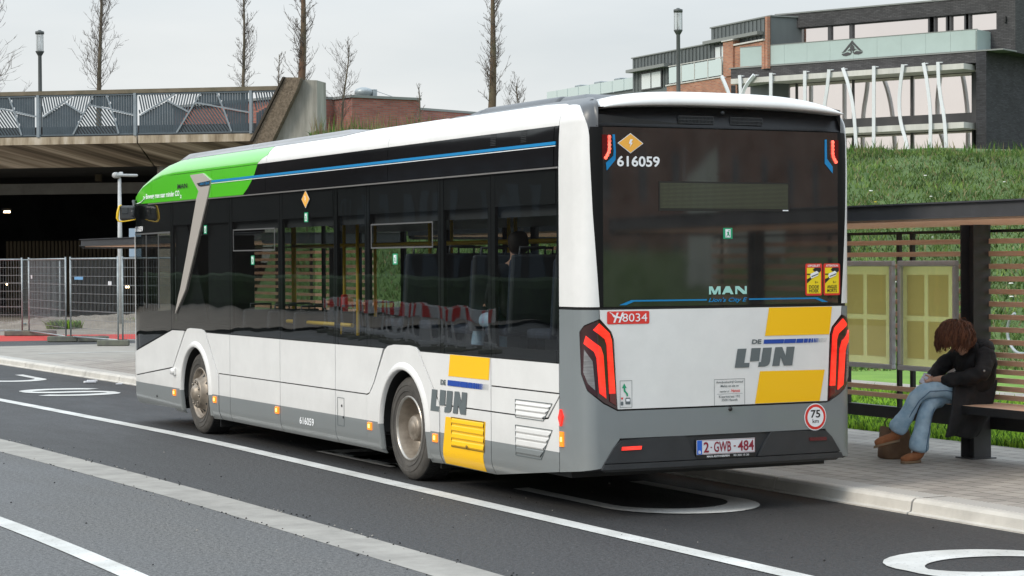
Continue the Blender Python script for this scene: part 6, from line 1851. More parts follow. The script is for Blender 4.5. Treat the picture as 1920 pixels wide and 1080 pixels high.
m_.build('lamp_head', [M_POLEW], t)
m_ = MB(); m_.box(.25, .62, -.11, -.10, 2.1, 2.95); m_.build('back_panel', [mat('pale_blue_panel', (.40, .50, .62), .4)], t)

# ================================================================== BRIDGE
O3 = (14.76, 49.588, 0)
FB = frame(O3, -52)
def stain_mat(name, c1, c2, c3, slant, su, sv):
    """run-off streaks: drawn out down the face, slanted across the sloping soffit"""
    m, n, b = node_mat(name)
    g = n.nodes.new('ShaderNodeNewGeometry')
    h = R(-52); D = (math.sin(h), math.cos(h), 0); Nn = (math.cos(h), -math.sin(h), 0)
    def dot(v):
        k = n.nodes.new('ShaderNodeVectorMath'); k.operation = 'DOT_PRODUCT'; n.links.new(g.outputs['Position'], k.inputs[0]); k.inputs[1].default_value = v; return k.outputs['Value']
    u = dot(tuple((D[i] + Nn[i] * slant) * su for i in range(3))); v = dot(tuple(Nn[i] * sv for i in range(2)) + (sv,))
    cb = n.nodes.new('ShaderNodeCombineXYZ'); n.links.new(u, cb.inputs['X']); n.links.new(v, cb.inputs['Y'])
    t = n.nodes.new('ShaderNodeTexNoise'); t.inputs['Scale'].default_value = 1; t.inputs['Detail'].default_value = 8; t.inputs['Roughness'].default_value = .6
    n.links.new(cb.outputs[0], t.inputs['Vector'])
    r = n.nodes.new('ShaderNodeValToRGB')
    r.color_ramp.elements[0].position = .36; r.color_ramp.elements[0].color = (*c1, 1)
    r.color_ramp.elements[1].position = .64; r.color_ramp.elements[1].color = (*c3, 1)
    e = r.color_ramp.elements.new(.5); e.color = (*c2, 1)
    n.links.new(t.outputs['Fac'], r.inputs['Fac']); n.links.new(r.outputs['Color'], b.inputs['Base Color'])
    b.inputs['Roughness'].default_value = .92
    return m
M_FASC = stain_mat('stained_fascia', (.17, .13, .085), (.34, .28, .20), (.48, .42, .34), 0, 2.6, .5)
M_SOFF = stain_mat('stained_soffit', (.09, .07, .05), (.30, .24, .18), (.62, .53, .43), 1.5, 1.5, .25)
M_TUN = mat('underpass_shade_concrete', (.028, .030, .032), .95, noise=.4, nscale=.8)  # near-black: the underpass shade is put into the concrete colour
M_AGG = mat('exposed_aggregate', (.085, .065, .045), .95, col2=(.21, .165, .12), nscale=14, bump=.8, bscale=25, bdist=.03)
M_MOSS = mat('mossy_rail_cap', (.10, .09, .06), .9, col2=(.17, .14, .10), nscale=2)
M_RAIL = mat('railing_blue_grey', (.075, .098, .115), .55, noise=.12, nscale=3)
M_RAILP = mat('railing_post', (.20, .235, .26), .5, noise=.1, nscale=3)
br_ = thing('bridge', 'weathered concrete road bridge with a blue-grey slatted railing and slanted end pier', 'bridge', O3, 0)
kp = lambda m_, name, mats: keep(m_.build(name, mats), br_)
m_ = MB()
for a, b in ((.3, 5.06), (5.12, 16.0), (16.05, 27), (27.05, 45)):
    m_.box(a, b, 0, .35, 5.885, 6.13, 0, FB)
    m_.hexa([FB(a, .04, 5.87), FB(b, .04, 5.87), FB(b, 1.5, 5.20), FB(a, 1.5, 5.20), FB(a, .35, 6.12), FB(b, .35, 6.12), FB(b, 1.6, 6.12), FB(a, 1.6, 6.12)], 1)
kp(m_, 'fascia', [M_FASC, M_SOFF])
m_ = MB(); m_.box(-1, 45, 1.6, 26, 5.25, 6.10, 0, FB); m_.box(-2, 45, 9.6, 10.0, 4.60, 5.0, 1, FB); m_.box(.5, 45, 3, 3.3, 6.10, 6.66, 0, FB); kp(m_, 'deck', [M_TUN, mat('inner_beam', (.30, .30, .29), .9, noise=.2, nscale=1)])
m_ = MB(); m_.box(-1.6, -.6, 1.0, 26, -.3, 5.25, 0, FB); m_.box(-1.6, 45, 26, 27, -.3, 5.25, 0, FB); m_.box(44, 45, .5, 26, -.3, 5.2, 0, FB); kp(m_, 'abutment', [M_TUN])  # far end closed by an added wall that keeps the underpass dark
m_ = MB()
P2 = lambda u, v, d: FB(u, d, v)
m_.prism([(-.45, 7.80), (-.99, 7.77), (-1.02, 2.0), (.9, 2.0), (.40, 5.85), (-.30, 7.45)], P2, -.10, .9)
kp(m_, 'wing_wall', [mat('cast_concrete', (.20, .195, .17), .9, col2=(.36, .35, .31), nscale=1.8, stretch=(2, 2, .25), bump=.3, bscale=20)])
m_ = MB()
m_.prism([(-.06, 7.86), (-.56, 7.84), (-.42, 7.45), (.38, 5.88), (.55, 5.4), (1.25, 5.4), (1.0, 5.88)], P2, -.42, -.12)
m_.prism([(.02, 7.87), (-.04, 7.87), (1.03, 5.86), (1.12, 5.86)], P2, -.50, -.10, 1)
kp(m_, 'slanted_pier', [M_AGG, mat('pier_edge', (.05, .04, .03), .9)])
brk = brick_mat('pale_brick', (.36, .30, .23), (.46, .40, .32), (.30, .28, .25), R(-52))
m_ = MB(); m_.box(4.55, 5.15, 1.9, 2.6, 0, 5.2, 0, FB); kp(m_, 'brick_pier', [brk])
m_ = MB(); m_.box(4.7, 5.0, 1.7, 1.88, 4.9, 5.22, 0, FB); kp(m_, 'bearing_block', [M_OLDCONC])
m_ = MB(); m_.box(.0, 45, .0, .12, 7.50, 7.63, 0, FB); m_.box(.4, 45, .02, .10, 7.44, 7.495, 1, FB); m_.box(.2, 45, .03, .09, 6.17, 6.21, 1, FB)
kp(m_, 'rail_cap', [M_MOSS, M_RAIL])
posts = [-2.4, 1.24, 5.16, 8.51, 12.0, 15.5, 19, 22.5, 26, 29.5, 33]
for a in posts[1:]:
    m_ = MB(); m_.box(a - .045, a + .045, -.04, .10, 6.13, 7.50, 0, FB); kp(m_, 'railing_post', [M_RAILP])
def clip_seg(poly, p, d):
    """parameter range of the line p + t d inside a convex polygon"""
    t0, t1 = -1e9, 1e9
    area = sum(poly[i][0] * poly[(i + 1) % len(poly)][1] - poly[(i + 1) % len(poly)][0] * poly[i][1] for i in range(len(poly)))
    sg = 1 if area > 0 else -1
    for i in range(len(poly)):
        a, b = poly[i], poly[(i + 1) % len(poly)]
        ex, ey = b[0] - a[0], b[1] - a[1]
        nx, ny = -ey * sg, ex * sg
        den = nx * d[0] + ny * d[1]; num = nx * (p[0] - a[0]) + ny * (p[1] - a[1])
        if abs(den) < 1e-9:
            if num < 0: return None
            continue
        t = -num / den
        if den > 0: t0 = max(t0, t)
        else: t1 = min(t1, t)
    return (t0, t1) if t1 > t0 + .01 else None
REG = [([(.02, .98), (.02, .50), (.33, .98)], (.20, -.98)), ([(.36, .98), (.56, .98), (.46, .55), (.28, .83)], (-.24, -.97)), ([(.02, .45), (.27, .81), (.45, .52), (.35, .01), (.02, .01)], (0, 1)),
       ([(.52, .74), (.765, .60), (.835, .01), (.36, .01)], (.58, -.81)), ([(.575, .98), (.71, .98), (.755, .66), (.52, .77)], (0, 1)), ([(.72, .98), (.985, .98), (.985, .50), (.765, .64)], (0, 1)),
       ([(.775, .58), (.985, .46), (.985, .01), (.84, .01)], (0, 1))]
LIN = [((.04, .47), (.34, .98)), ((.27, .82), (.46, .53)), ((.57, .98), (.355, .01)), ((.515, .76), (1, .48)), ((.715, .98), (.765, .63)), ((.77, .60), (.84, .01))]
m_ = MB(); m2 = MB()
for a0, a1 in zip(posts, posts[1:]):
    W = a1 - a0 - .1; H = 1.28
    cv = lambda u, v: (a1 - .05 - W * u, 6.19 + H * v)
    for poly, d in REG:
        pp = [cv(*q) for q in poly]
        dd = (-d[0] * 1.0, d[1] * 1.0); l = math.hypot(*dd); dd = (dd[0] / l, dd[1] / l); nn = (-dd[1], dd[0])
        cs_ = [q[0] * nn[0] + q[1] * nn[1] for q in pp]
        k = math.floor(min(cs_) / .088)
        while k * .088 < max(cs_):
            c0 = k * .088 + .02; p = (nn[0] * c0, nn[1] * c0); k += 1
            r_ = clip_seg(pp, p, dd)
            if r_:
                q0 = (p[0] + dd[0] * r_[0], p[1] + dd[1] * r_[0]); q1 = (p[0] + dd[0] * r_[1], p[1] + dd[1] * r_[1])
                if min(q0[0], q1[0]) < .15:
                    if max(q0[0], q1[0]) < .16: continue
                    if q0[0] > q1[0]: q0, q1 = q1, q0
                    tt = (.15 - q0[0]) / (q1[0] - q0[0]); q0 = (.15, q0[1] + (q1[1] - q0[1]) * tt)
                up_ = Vector(FB(nn[0] * 1.0, .55, nn[1] * 1.0)) - Vector(FB(0, 0, 0))
                m_.bar(FB(q0[0], .06, q0[1]), FB(q1[0], .06, q1[1]), .010, .078 if abs(d[0]) < .1 else .062, 0, up_)
    for p, q in LIN:
        a_, b_ = cv(*p), cv(*q)
        if min(a_[0], b_[0]) < .15: continue
        m2.bar(FB(a_[0], .02, a_[1]), FB(b_[0], .02, b_[1]), .035, .05)
kp(m_, 'railing_slats', [M_RAIL]); kp(m2, 'railing_brace', [M_RAILP])
M_WLED = mat('warm_lamp', (.9, .8, .6), .4, emit=(1, .72, .42), estr=6)
for lb, ps in (('row of five small warm lamps deep under the bridge', [(8.25 + k * .042, 60.56 - k * .02, 3.83) for k in range(5)]), ('single warm lamp low under the bridge by the photo\'s left edge', [(8.3, 60.5, 1.29)]), ('pair of warm lamps under the bridge just left of the bus', [(11.94, 58.7, 1.17), (12.06, 58.65, 1.17), (12.12, 58.6, 1.17)])):
    t = thing('tunnel_lamp', lb, 'lamp', ps[0], 0, 'lamps under the bridge')
    m_ = MB()
    for p in ps: m_.bbox(p[0] - ps[0][0] - .024, p[0] - ps[0][0] + .024, p[1] - ps[0][1] - .03, p[1] - ps[0][1] + .03, p[2] - ps[0][2] - .035, p[2] - ps[0][2] + .035, .015)
    m_.build('bulb', [M_WLED], t)
    m_ = MB(); m_.box(-.08, ps[-1][0] - ps[0][0] + .08, .05 + (ps[-1][1] - ps[0][1]), .08, .07, .11); m_.build('lamp_housing', [M_BLACK], t)
# hoarding under the bridge, faintly seen
t = thing('hoarding', 'dark ribbed hoarding panels deep under the bridge', 'hoarding', FB(12, 14, 0), 0)
m_ = MB()
for k in range(70): a = 5 + k * .16; m_.box(a, a + .1, 13.9, 14.0, .1, 2.9, 0, FB)
keep(m_.build('boards', [mat('dim_boards', (.14, .11, .075), .9)]), t)

# ================================================================== DARK BRICK OFFICE BUILDING WITH METAL-CLAD WING
O1 = (64.461, 77.463, 0)
F1 = frame(O1, -25)
BLK = brick_mat('black_brick', (.020, .020, .024), (.046, .046, .054), (.03, .03, .032), R(-25), spread=.6, bw=.30, bh=.085, ms=.015)
BLK2 = brick_mat('dark_brick', (.045, .043, .045), (.080, .078, .080), (.035, .035, .036), R(-25), spread=.5, bw=.30, bh=.085, ms=.015)
RBR = brick_mat('red_brick', (.33, .105, .055), (.48, .19, .10), (.30, .25, .2), R(2), spread=.5, bw=.30, bh=.085, ms=.015)
M_SLAB = mat('white_slab', (.52, .51, .48), .8, noise=.12, nscale=1.5, stretch=(1, 1, .2))
M_REFL = mat('mirror_glazing', (.80, .74, .72), .04, metal=1.0, noise=.02, nscale=.4, bump=.015, bscale=.6, bdist=.05)
M_FRM = mat('window_frame_dark', (.05, .05, .052), .4)
M_OPAL = mat('opal_glass_panel', (.36, .44, .42), .18, noise=.05, nscale=.6, coat=.6)
M_ZINC = mat('zinc_cladding', (.13, .145, .145), .5, metal=.3, noise=.1, nscale=.9, stretch=(1, 1, .3))
M_WCOL = mat('white_column', (.66, .68, .70), .45, noise=.04, nscale=2)
M_CAP = mat('coping_grey', (.20, .21, .20), .5)
ob = thing('office_building', 'dark brick building with opal balcony band and bent white columns above the grass bank', 'building', (64.5, 77.5, 5), 0)
ko = lambda m_, name, mats: keep(m_.build(name, mats), ob)
def Z2(z): return 2.02 + (z - 2.02) * 1.0124
m_ = MB()
m_.box(0, 16.4, 1.2, 16, 4, 12.30, 0, F1)                       # body behind the glazing
m_.box(0.0, 15.6, -.05, 1.2, 12.54, 13.13, 1, F1)
m_.box(-.05, 0, -.06, 16, 4, 13.12, 0, F1) if False else m_.box(-.6, 0, 1.0, 16, 4, 13.12, 0, F1)
m_.box(-.6, 0, -.06, 1.0, 4, 13.12, 0, F1)
m_.box(-1.5, 13.55, 1.6, 14, 13.12, 14.40, 1, F1); m_.box(-1.5, 13.55, 1.6, 14, 15.42, 16.24, 1, F1)
m_.box(-1.5, -.42, 1.6, 14, 14.40, 15.42, 1, F1); m_.box(12.52, 13.55, 1.6, 14, 14.40, 15.42, 1, F1); m_.box(-.42, 12.52, 2.4, 14, 14.40, 15.42, 1, F1)
m_.box(-1.5, 5.0, 4.5, 14, 16.24, 16.9, 1, F1)
ko(m_, 'wall', [BLK, BLK2])
m_ = MB(); m_.box(-1.55, 13.6, 1.55, 14, 16.24, 16.32, 0, F1); m_.box(-1.6, 15.7, -.10, 1.6, 13.13, 13.20, 0, F1); ko(m_, 'coping', [M_CAP])
for a0, a1 in ((12.48, 10.07), (10.07, 8.67), (8.67, 3.70), (3.44, 2.61), (2.48, 1.50), (1.34, -.42)):
    m_ = MB(); m_.box(a1 + .06, a0 - .06, 1.9, 1.95, 14.46, 15.36, 1, F1)
    for q in ((a1, a1 + .1, 14.40, 15.42), (a0 - .1, a0, 14.40, 15.42)): m_.box(q[0], q[1], 1.75, 1.9, q[2], q[3], 0, F1)
    m_.box(a1 + .1, a0 - .1, 1.75, 1.9, 14.40, 14.46, 0, F1); m_.box(a1 + .1, a0 - .1, 1.75, 1.9, 15.36, 15.42, 0, F1)
    ko(m_, 'window', [M_FRM, M_REFL])
m_ = MB()
for k in range(10): a = 14.95 - k * 1.495; m_.box(a - 1.485, a, -.06, -.03, 13.22, 14.32, 0, F1)
m_.box(-.05, -.02, -.03, 1.5, 13.22, 14.32, 0, F1); m_.box(-.05, -.02, 1.52, 3.1, 13.22, 14.30, 0, F1)
m_.box(-.08, 14.97, -.08, -.01, 14.325, 14.36, 1, F1)
bal = ko(m_, 'balcony_glass', [M_OPAL, M_CAP])
# emblem on the balcony glass: a pointed arch of two strokes over two wave shapes
m_ = MB()
EX = lambda x, y, d: F1(7.55 - (x - 535) * .0088, d, 13.83 - (y - 350) * .0078)
for pl in ([(535, 295), (548, 312), (602, 372), (612, 378), (585, 372), (535, 318), (485, 374), (460, 382), (468, 374), (522, 312)],
           [(535, 322), (552, 345), (536, 372), (518, 346)],
           [(458, 390), (505, 378), (522, 386), (528, 378), (512, 366), (500, 370), (524, 352), (534, 380), (522, 398), (490, 406), (470, 402)],
           [(612, 382), (566, 374), (548, 384), (544, 376), (560, 362), (575, 366), (546, 352), (538, 380), (550, 396), (580, 400), (602, 394)]):
    m_.prism(pl, EX, -.085, -.062)
ko(m_, 'emblem', [M_FRM])
m_ = MB(); m_.box(.25, 15.0, -1.0, 1.2, 12.16, 12.46, 0, F1); m_.box(.25, 15.0, -1.0, 1.2, 9.0, 9.32, 0, F1); m_.box(.25, 15.0, -1.0, 1.2, 5.8, 6.1, 0, F1); ko(m_, 'floor_slab', [M_SLAB])
m_ = MB()
for k in range(4):
    a = .75 + k * 3.7; m_.box(a + .05, a + 3.65, 1.10, 1.14, 9.95, 12.12, 1, F1); m_.box(a - .05, a + .05, 1.02, 1.2, 9.8, 12.22, 0, F1); m_.box(a + .05, a + 3.65, 1.10, 1.14, 6.5, 8.95, 1, F1); m_.box(a - .05, a + .05, 1.02, 1.2, 6.1, 9.05, 0, F1)
m_.box(.0, 15.6, 1.0, 1.2, 9.38, 9.95, 0, F1); m_.box(0, .70, 1.0, 1.2, 9.95, 12.22, 0, F1)
ko(m_, 'glazing', [M_FRM, M_REFL])
for k, pl in enumerate([[(16.13, 12.75), (15.62, 11.72), (15.3, 10.5), (15.2, 6)], [(14.88, 12.72), (14.81, 11.68), (14.8, 6)], [(13.90, 12.68), (14.25, 12.35), (14.60, 11.9), (14.85, 11.2), (15.0, 10), (15, 6)], [(12.78, 12.73), (12.79, 11.42), (12.8, 6)], [(10.55, 12.72), (10.56, 11.0), (10.55, 6)],
        [(8.99, 12.70), (9.1, 11.7), (9.30, 10.7), (9.4, 9.5), (9.3, 6)], [(8.12, 12.72), (7.80, 11.9), (7.58, 11.1), (7.43, 10.24), (7.30, 8.6), (7.2, 6)], [(6.17, 12.72), (6.19, 8.7), (6.2, 6)], [(4.38, 12.70), (4.52, 11.8), (4.62, 10.9), (4.60, 9.96), (4.45, 9.2), (4.15, 8.35), (3.8, 6)],
        [(3.14, 12.70), (2.95, 11.8), (2.80, 10.7), (2.72, 9.7), (2.75, 8.19), (2.8, 6)], [(2.27, 12.70), (2.24, 11.6), (2.10, 10.6), (1.93, 9.83), (1.80, 8.38), (1.75, 6)]]):
    m_ = MB()
    # thicken the polyline as a chain of rounded posts, smooth through its points
    pts_ = [Vector(F1(a - .57, -1.12, 2.02 + (z - 2.02) * .991)) for a, z in pl]
    sm_ = []
    for i in range(len(pts_) - 1):
        for j in range(4): sm_.append(pts_[i].lerp(pts_[i + 1], j / 4))
    sm_.append(pts_[-1])
    for _ in range(2): sm_ = [sm_[0]] + [(sm_[i - 1] + sm_[i] * 2 + sm_[i + 1]) / 4 for i in range(1, len(sm_) - 1)] + [sm_[-1]]
    m_.tube(sm_, .125, 4, 0, True, False)
    m_.box(pl[0][0] - .57 - .22, pl[0][0] - .57 + .06, -1.12, -.98, 12.56, 12.60, 0, F1)
    ko(m_, 'column', [M_WCOL])
for a in (13.0, -.95):
    m_ = MB(); m_.bbox(a - .06, a + .06, 1.45, 1.6, 14.75, 15.1, .02, 0, F1); ko(m_, 'wall_lamp', [B_TXTK])
# wing
O2 = (59.0346, 89.1, 0)
F2 = frame(O2, 2)
m_ = MB()
m_.box(.1, 7.0, .0, 12, 11, 16.0, 0, F2); m_.box(7.0, 17.3, .02, 12, 11, 15.08, 0, F2)
for k in range(38):
    a = .3 + k * .45
    if a < 17.2: m_.box(a, a + .035, -.05, .0, 12.9, 15.95 if a < 6.95 else 15.03, 0, F2)
m_.box(.0, 7.05, -.08, 12, 16.0, 16.08, 1, F2); m_.box(7.05, 17.35, -.08, 12, 15.08, 15.15, 1, F2)
ko(m_, 'metal_cladding', [M_ZINC, M_CAP])
m_ = MB(); m_.box(12.0, 17.2, -.55, -.07, 14.13, 14.32, 0, F2); ko(m_, 'awning_box', [M_CAP]); m_ = MB(); m_.box(.8, 7.2, -.5, -.07, 15.03, 15.22, 0, F2); ko(m_, 'awning_box', [M_CAP])
for a0, a1, z0_, z1_ in ((13.2, 16.0, 12.9, 14.05), (4.9, 6.5, 13.1, 14.9)):
    m_ = MB(); mid = (a0 + a1) / 2
    m_.box(a0, a1, -.075, -.055, z0_, z1_, 0, F2); m_.box(a0 + .1, mid - .1, -.095, -.076, z0_ + .08, z1_ - .1, 1, F2); m_.box(mid + .05, a1 - .15, -.095, -.076, z0_ + .08, z1_ - .1, 1, F2)
    ko(m_, 'window', [M_FRM, mat('pale_pane%d' % int(a0), (.62, .66, .66), .08, coat=.8)])
m_ = MB()
for k in range(4): a = 5.0 + k * 1.65; m_.box(a + .03, a + 1.60, -.44, -.41, 13.02, 14.0, 0, F2); m_.box(a - .03, a + .03, -.46, -.40, 12.965, 14.06, 1, F2)
m_.box(4.95, 11.6, -.46, -.39, 14.065, 14.11, 1, F2)
ko(m_, 'balcony_glass', [mat('clear_balcony', (.50, .58, .57), .15, coat=.7), M_SLAB])
m_ = MB(); m_.box(3.3, 11.9, -.40, .0, 10, 12.88, 0, F2); m_.box(3.6, 4.75, -.48, .0, 12.88, 14.95, 0, F2); m_.box(0, .25, -.3, -.1, 13, 16.0, 0, F2); m_.box(.25, 3.6, -.35, -.06, 13.0, 14.62, 0, F2)
ko(m_, 'brick_wall', [RBR])
m_ = MB(); m_.box(3.3, 12.0, -.46, -.02, 12.885, 12.96, 0, F2); m_.box(.25, 3.6, -.45, -.1, 14.625, 14.72, 0, F2); m_.box(3.5, 4.85, -.55, -.1, 14.955, 15.02, 0, F2); ko(m_, 'balcony_edge', [M_SLAB])
m_ = MB(); m_.box(17.3, 31, 0.5, 12, 10, 13.2, 0, F2)
for k in range(8): a = 17.5 + k * 1.7; m_.box(a, a + 1.64, .35, .40, 13.2, 13.95, 1, F2)
for a in (21, 24, 27): m_.bbox(a, a + .9, 1, 2, 13.2, 14.2, .05, 2, F2)
ko(m_, 'roof_terrace', [M_ZINC, mat('terrace_glass', (.46, .54, .53), .15, coat=.7), M_GALV])

# ================================================================== LOW RED BRICK BUILDING
def box_between(mb, p0, p1, z0, z1, depth, mi=0):
    a, b = Vector((p0[0], p0[1], 0)), Vector((p1[0], p1[1], 0)); d = (b - a).normalized(); n = Vector((-d.y, d.x, 0))
    if n.y < 0: n = -n
    q = [a, b, b + n * depth, a + n * depth]
    mb.hexa([tuple(v + Vector((0, 0, z0))) for v in q] + [tuple(v + Vector((0, 0, z1))) for v in q], mi)
RB2 = brick_mat('plum_brick', (.26, .075, .055), (.36, .13, .095), (.20, .15, .13), R(115), spread=.4, bw=.26, bh=.075)
t = thing('brick_building', 'low flat-roofed red brick building behind the weedy bank crest', 'building', (22, 62, 5.5), 0)
m_ = MB(); box_between(m_, (19.9, 62.6), (22.4, 63.4), 4.5, 8.33, 8); box_between(m_, (21.9, 61.75), (24.9, 62.15), 4.5, 8.32, 8)
keep(m_.build('wall', [RB2]), t)
m_ = MB(); box_between(m_, (19.85, 62.52), (21.86, 63.2), 8.33, 8.43, 8); box_between(m_, (21.83, 61.68), (24.97, 62.10), 8.32, 8.42, 8); keep(m_.build('roof_edge', [M_CAP]), t)
m_ = MB(); m_.lathe([(8.42, .24), (8.5, .26), (8.56, .34), (8.66, .36), (8.76, .30), (8.82, .12), (8.82, 0)], (22.85, 62.9, 0), 'Z', 16); m_.bbox(23.15, 23.35, 62.7, 63.0, 8.42, 8.75, .02); m_.tube([(23.3, 62.9, 8.72), (24.4, 63.0, 8.42)], .012, 5); keep(m_.build('roof_vent', [M_GALV]), t)
t = thing('brick_building', 'lower brick annex with a pale canopy band, to the right of the vent-topped block', 'building', (28, 66, 5.5), 0)
m_ = MB(); box_between(m_, (25.6, 64.0), (31.5, 66.6), 4.5, 8.10, 6); keep(m_.build('wall', [RB2]), t)
m_ = MB(); box_between(m_, (25.5, 63.92), (31.6, 66.6), 8.10, 8.19, 6); keep(m_.build('roof_edge', [M_CAP]), t)
m_ = MB(); box_between(m_, (25.5, 62.6), (31.0, 65.0), 7.25, 7.48, 1.3); keep(m_.build('canopy', [mat('canopy_pale', (.42, .43, .44), .6)]), t)

# ================================================================== BARE TREES
M_BARK = mat('bark', (.075, .068, .045), .95, col2=(.13, .10, .07), nscale=5, stretch=(1, 1, .3))
M_TWIG = mat('twigs', (.115, .095, .08), .9)
M_BARKR = mat('reddish_bark', (.12, .065, .04), .95, col2=(.10, .09, .055), nscale=2, stretch=(1, 1, .5))
def bare_tree(name, label, base, top, r0, zb, wfun, seed, nb=70, lean=(0, 0), up=.75, group='bare trees beyond the bridge', bark=None, twr=.011):
    rnd = random.Random(seed)
    t = thing(name, label, 'tree', base, 0, group)
    H = top - base[2]
    m_ = MB()
    path = []
    n_ = 16
    for i in range(n_ + 1):
        f_ = i / n_
        path.append(Vector((lean[0] * f_ + .05 * math.sin(f_ * 7 + seed) * f_, lean[1] * f_ + .04 * math.sin(f_ * 5 + seed * 2) * f_, H * f_)))
    m_.tube(path, [r0 * (1 - .82 * (i / n_) ** .9) + .008 for i in range(n_ + 1)], 10)
    m_.build('trunk', [bark or M_BARK], t)
    c_ = MB()
    def twig(p, d, L, r, depth):
        n = 4 if depth else 6
        pts = [p]; v = d.copy()
        for q in range(n):
            v = (v + Vector((rnd.gauss(0, .10), rnd.gauss(0, .10), .10 * up + rnd.gauss(0, .07)))).normalized()
            pts.append(pts[-1] + v * L / n)
        c_.tube(pts, [r * (1 - .75 * q / n) for q in range(n + 1)], 4 if depth == 0 else 3, 0, False, True)
        if depth < 2:
            m2 = rnd.randint(4, 7) if depth == 0 else rnd.randint(1, 3)
            for k in range(m2):
                i = rnd.randint(1, n); q = pts[i]
                ax = Vector((rnd.gauss(0, 1), rnd.gauss(0, 1), rnd.gauss(.2, .6))).normalized()
                nd = (v * .75 + ax * .65).normalized()
                twig(q, nd, L * rnd.uniform(.28, .5), max(twr * .7, r * .45), depth + 1)
    for k in range(nb):
        f_ = zb + (1 - zb) * (k + rnd.random()) / nb
        i = min(n_ - 1, int(f_ * n_)); p = path[i].lerp(path[i + 1], f_ * n_ - i)
        a = rnd.uniform(0, 2 * PI); L = wfun(f_) * rnd.uniform(.7, 1.6)
        el = rnd.uniform(.75, 1.25) * up * 1.15
        d = Vector((math.cos(a) * math.cos(el), math.sin(a) * math.cos(el), math.sin(el)))
        twig(p, d, L / max(.35, math.cos(el)) * .8, max(twr, r0 * .10 * (1 - f_ * .5)), 0)
    c_.build('crown', [M_TWIG], t)
    return t
colm = lambda w0: (lambda f_: w0 * (1 - .72 * max(0, f_ - .3)))
bare_tree('bare_tree', 'slim bare tree left of the others, rising behind the bridge railing', (12.05, 62.1, 5.0), 12.6, .125, .42, colm(.78), 21, 75, (.15, 0))
bare_tree('bare_tree', 'narrow bare tree above the right part of the bridge railing', (17.45, 61.7, 5.0), 12.6, .095, .42, colm(.55), 22, 70, (.08, 0))
bare_tree('bare_tree', 'stout-trunked bare tree right behind the slanted bridge pier', (15.80, 51.4, 5.0), 12.4, .185, .36, colm(.50), 23, 95, (.25, 0), bark=M_BARKR)
bare_tree('bare_tree', 'bare tree standing alone above the middle of the bus roof', (17.88, 41.3, 4.6), 10.9, .15, .30, colm(.42), 24, 95, (.22, 0), bark=M_BARKR, twr=.009)
bare_tree('bare_tree', 'wide spreading bare tree cut by the photo\'s left edge', (6.9, 57.9, 5.0), 10.1, .14, .30, lambda f_: 1.5 * (1 - .4 * f_), 25, 34, (-.1, 0), .45)
bare_tree('bare_sapling', 'thin bare sapling just left of the slanted bridge pier', (21.9, 69.9, 6.0), 10.7, .045, .3, colm(.5), 26, 26, (0, 0), .7, 'bare saplings on the bank')
bare_tree('bare_sapling', 'leaning twiggy sapling right of the concrete pier', (16.75, 50.2, 5.6), 9.0, .04, .25, colm(.62), 27, 44, (.35, 0), .65, 'bare saplings on the bank', twr=.008)
bare_tree('bare_sapling', 'small bare sapling above the brick annex', (23.4, 58.8, 5.6), 8.5, .04, .3, colm(.3), 28, 18, (0, 0), .7, 'bare saplings on the bank')
bare_tree('bare_sapling', 'short twiggy sapling against the foot of the lone bare tree', (18.6, 41.1, 5.2), 7.1, .03, .2, colm(.45), 29, 34, (.1, 0), .7, 'bare saplings on the bank', twr=.007)
# dry stalks and a bare stick by the crest
pts = []
rnd = random.Random(77)
for _ in range(1100):
    u = rnd.uniform(-7.8, 2.5); n = rnd.gauss(48.3, .8)
    x, y = .896 * u + .443 * n, -.443 * u + .896 * n
    pts.append((x, y, bank_h(x, y)))
tag(blades('dry_stalks', pts, .2, .75, .028, [M_G4, M_G2, leafmat('reed_brown', (.24, .16, .10))], .15, 31, [3, 2, 2]), kind='stuff')

# bicycle hoop behind the shelter
t = thing('bicycle_hoop', 'grey round bicycle hoop behind the slats at the photo\'s right edge', 'bicycle rack', (10.5, 9.0, .12), 0)
m_ = MB(); m_.tube([(.0 + .02 * 0, .30 * math.cos(R(a)), .86 + .30 * math.sin(R(a))) for a in range(-250, 75, 13)], .022, 8); m_.tube([(0, -.1, 0), (0, -.12, .58)], .03, 8); m_.build('hoop', [M_GALV], t)
# litter
def litter(label, x, y, z, s, m__):
    t = thing('litter', label, 'litter', (x, y, z), 0)
    q = MB(); r_ = random.Random(label); q.bbox(-s, s, -s * .45, s * .45, 0, s * .35, s * .1); q.bbox(-s * .4, s * 1.3, -s * .2, s * .5, s * .2, s * .5, s * .08); q.build('scrap', [m__], t)
litter('crumpled white scrap on the asphalt near the far kerb', .45, 20.7, .005, .10, M_TAGW)
litter('pale flat scrap on the asphalt close to the front of the bus', .75, 20.0, .005, .05, M_TAGW)
litter('white plastic scrap lying beside the sand heap weeds', 9.2, 47.0, .12, .14, M_TAGW)

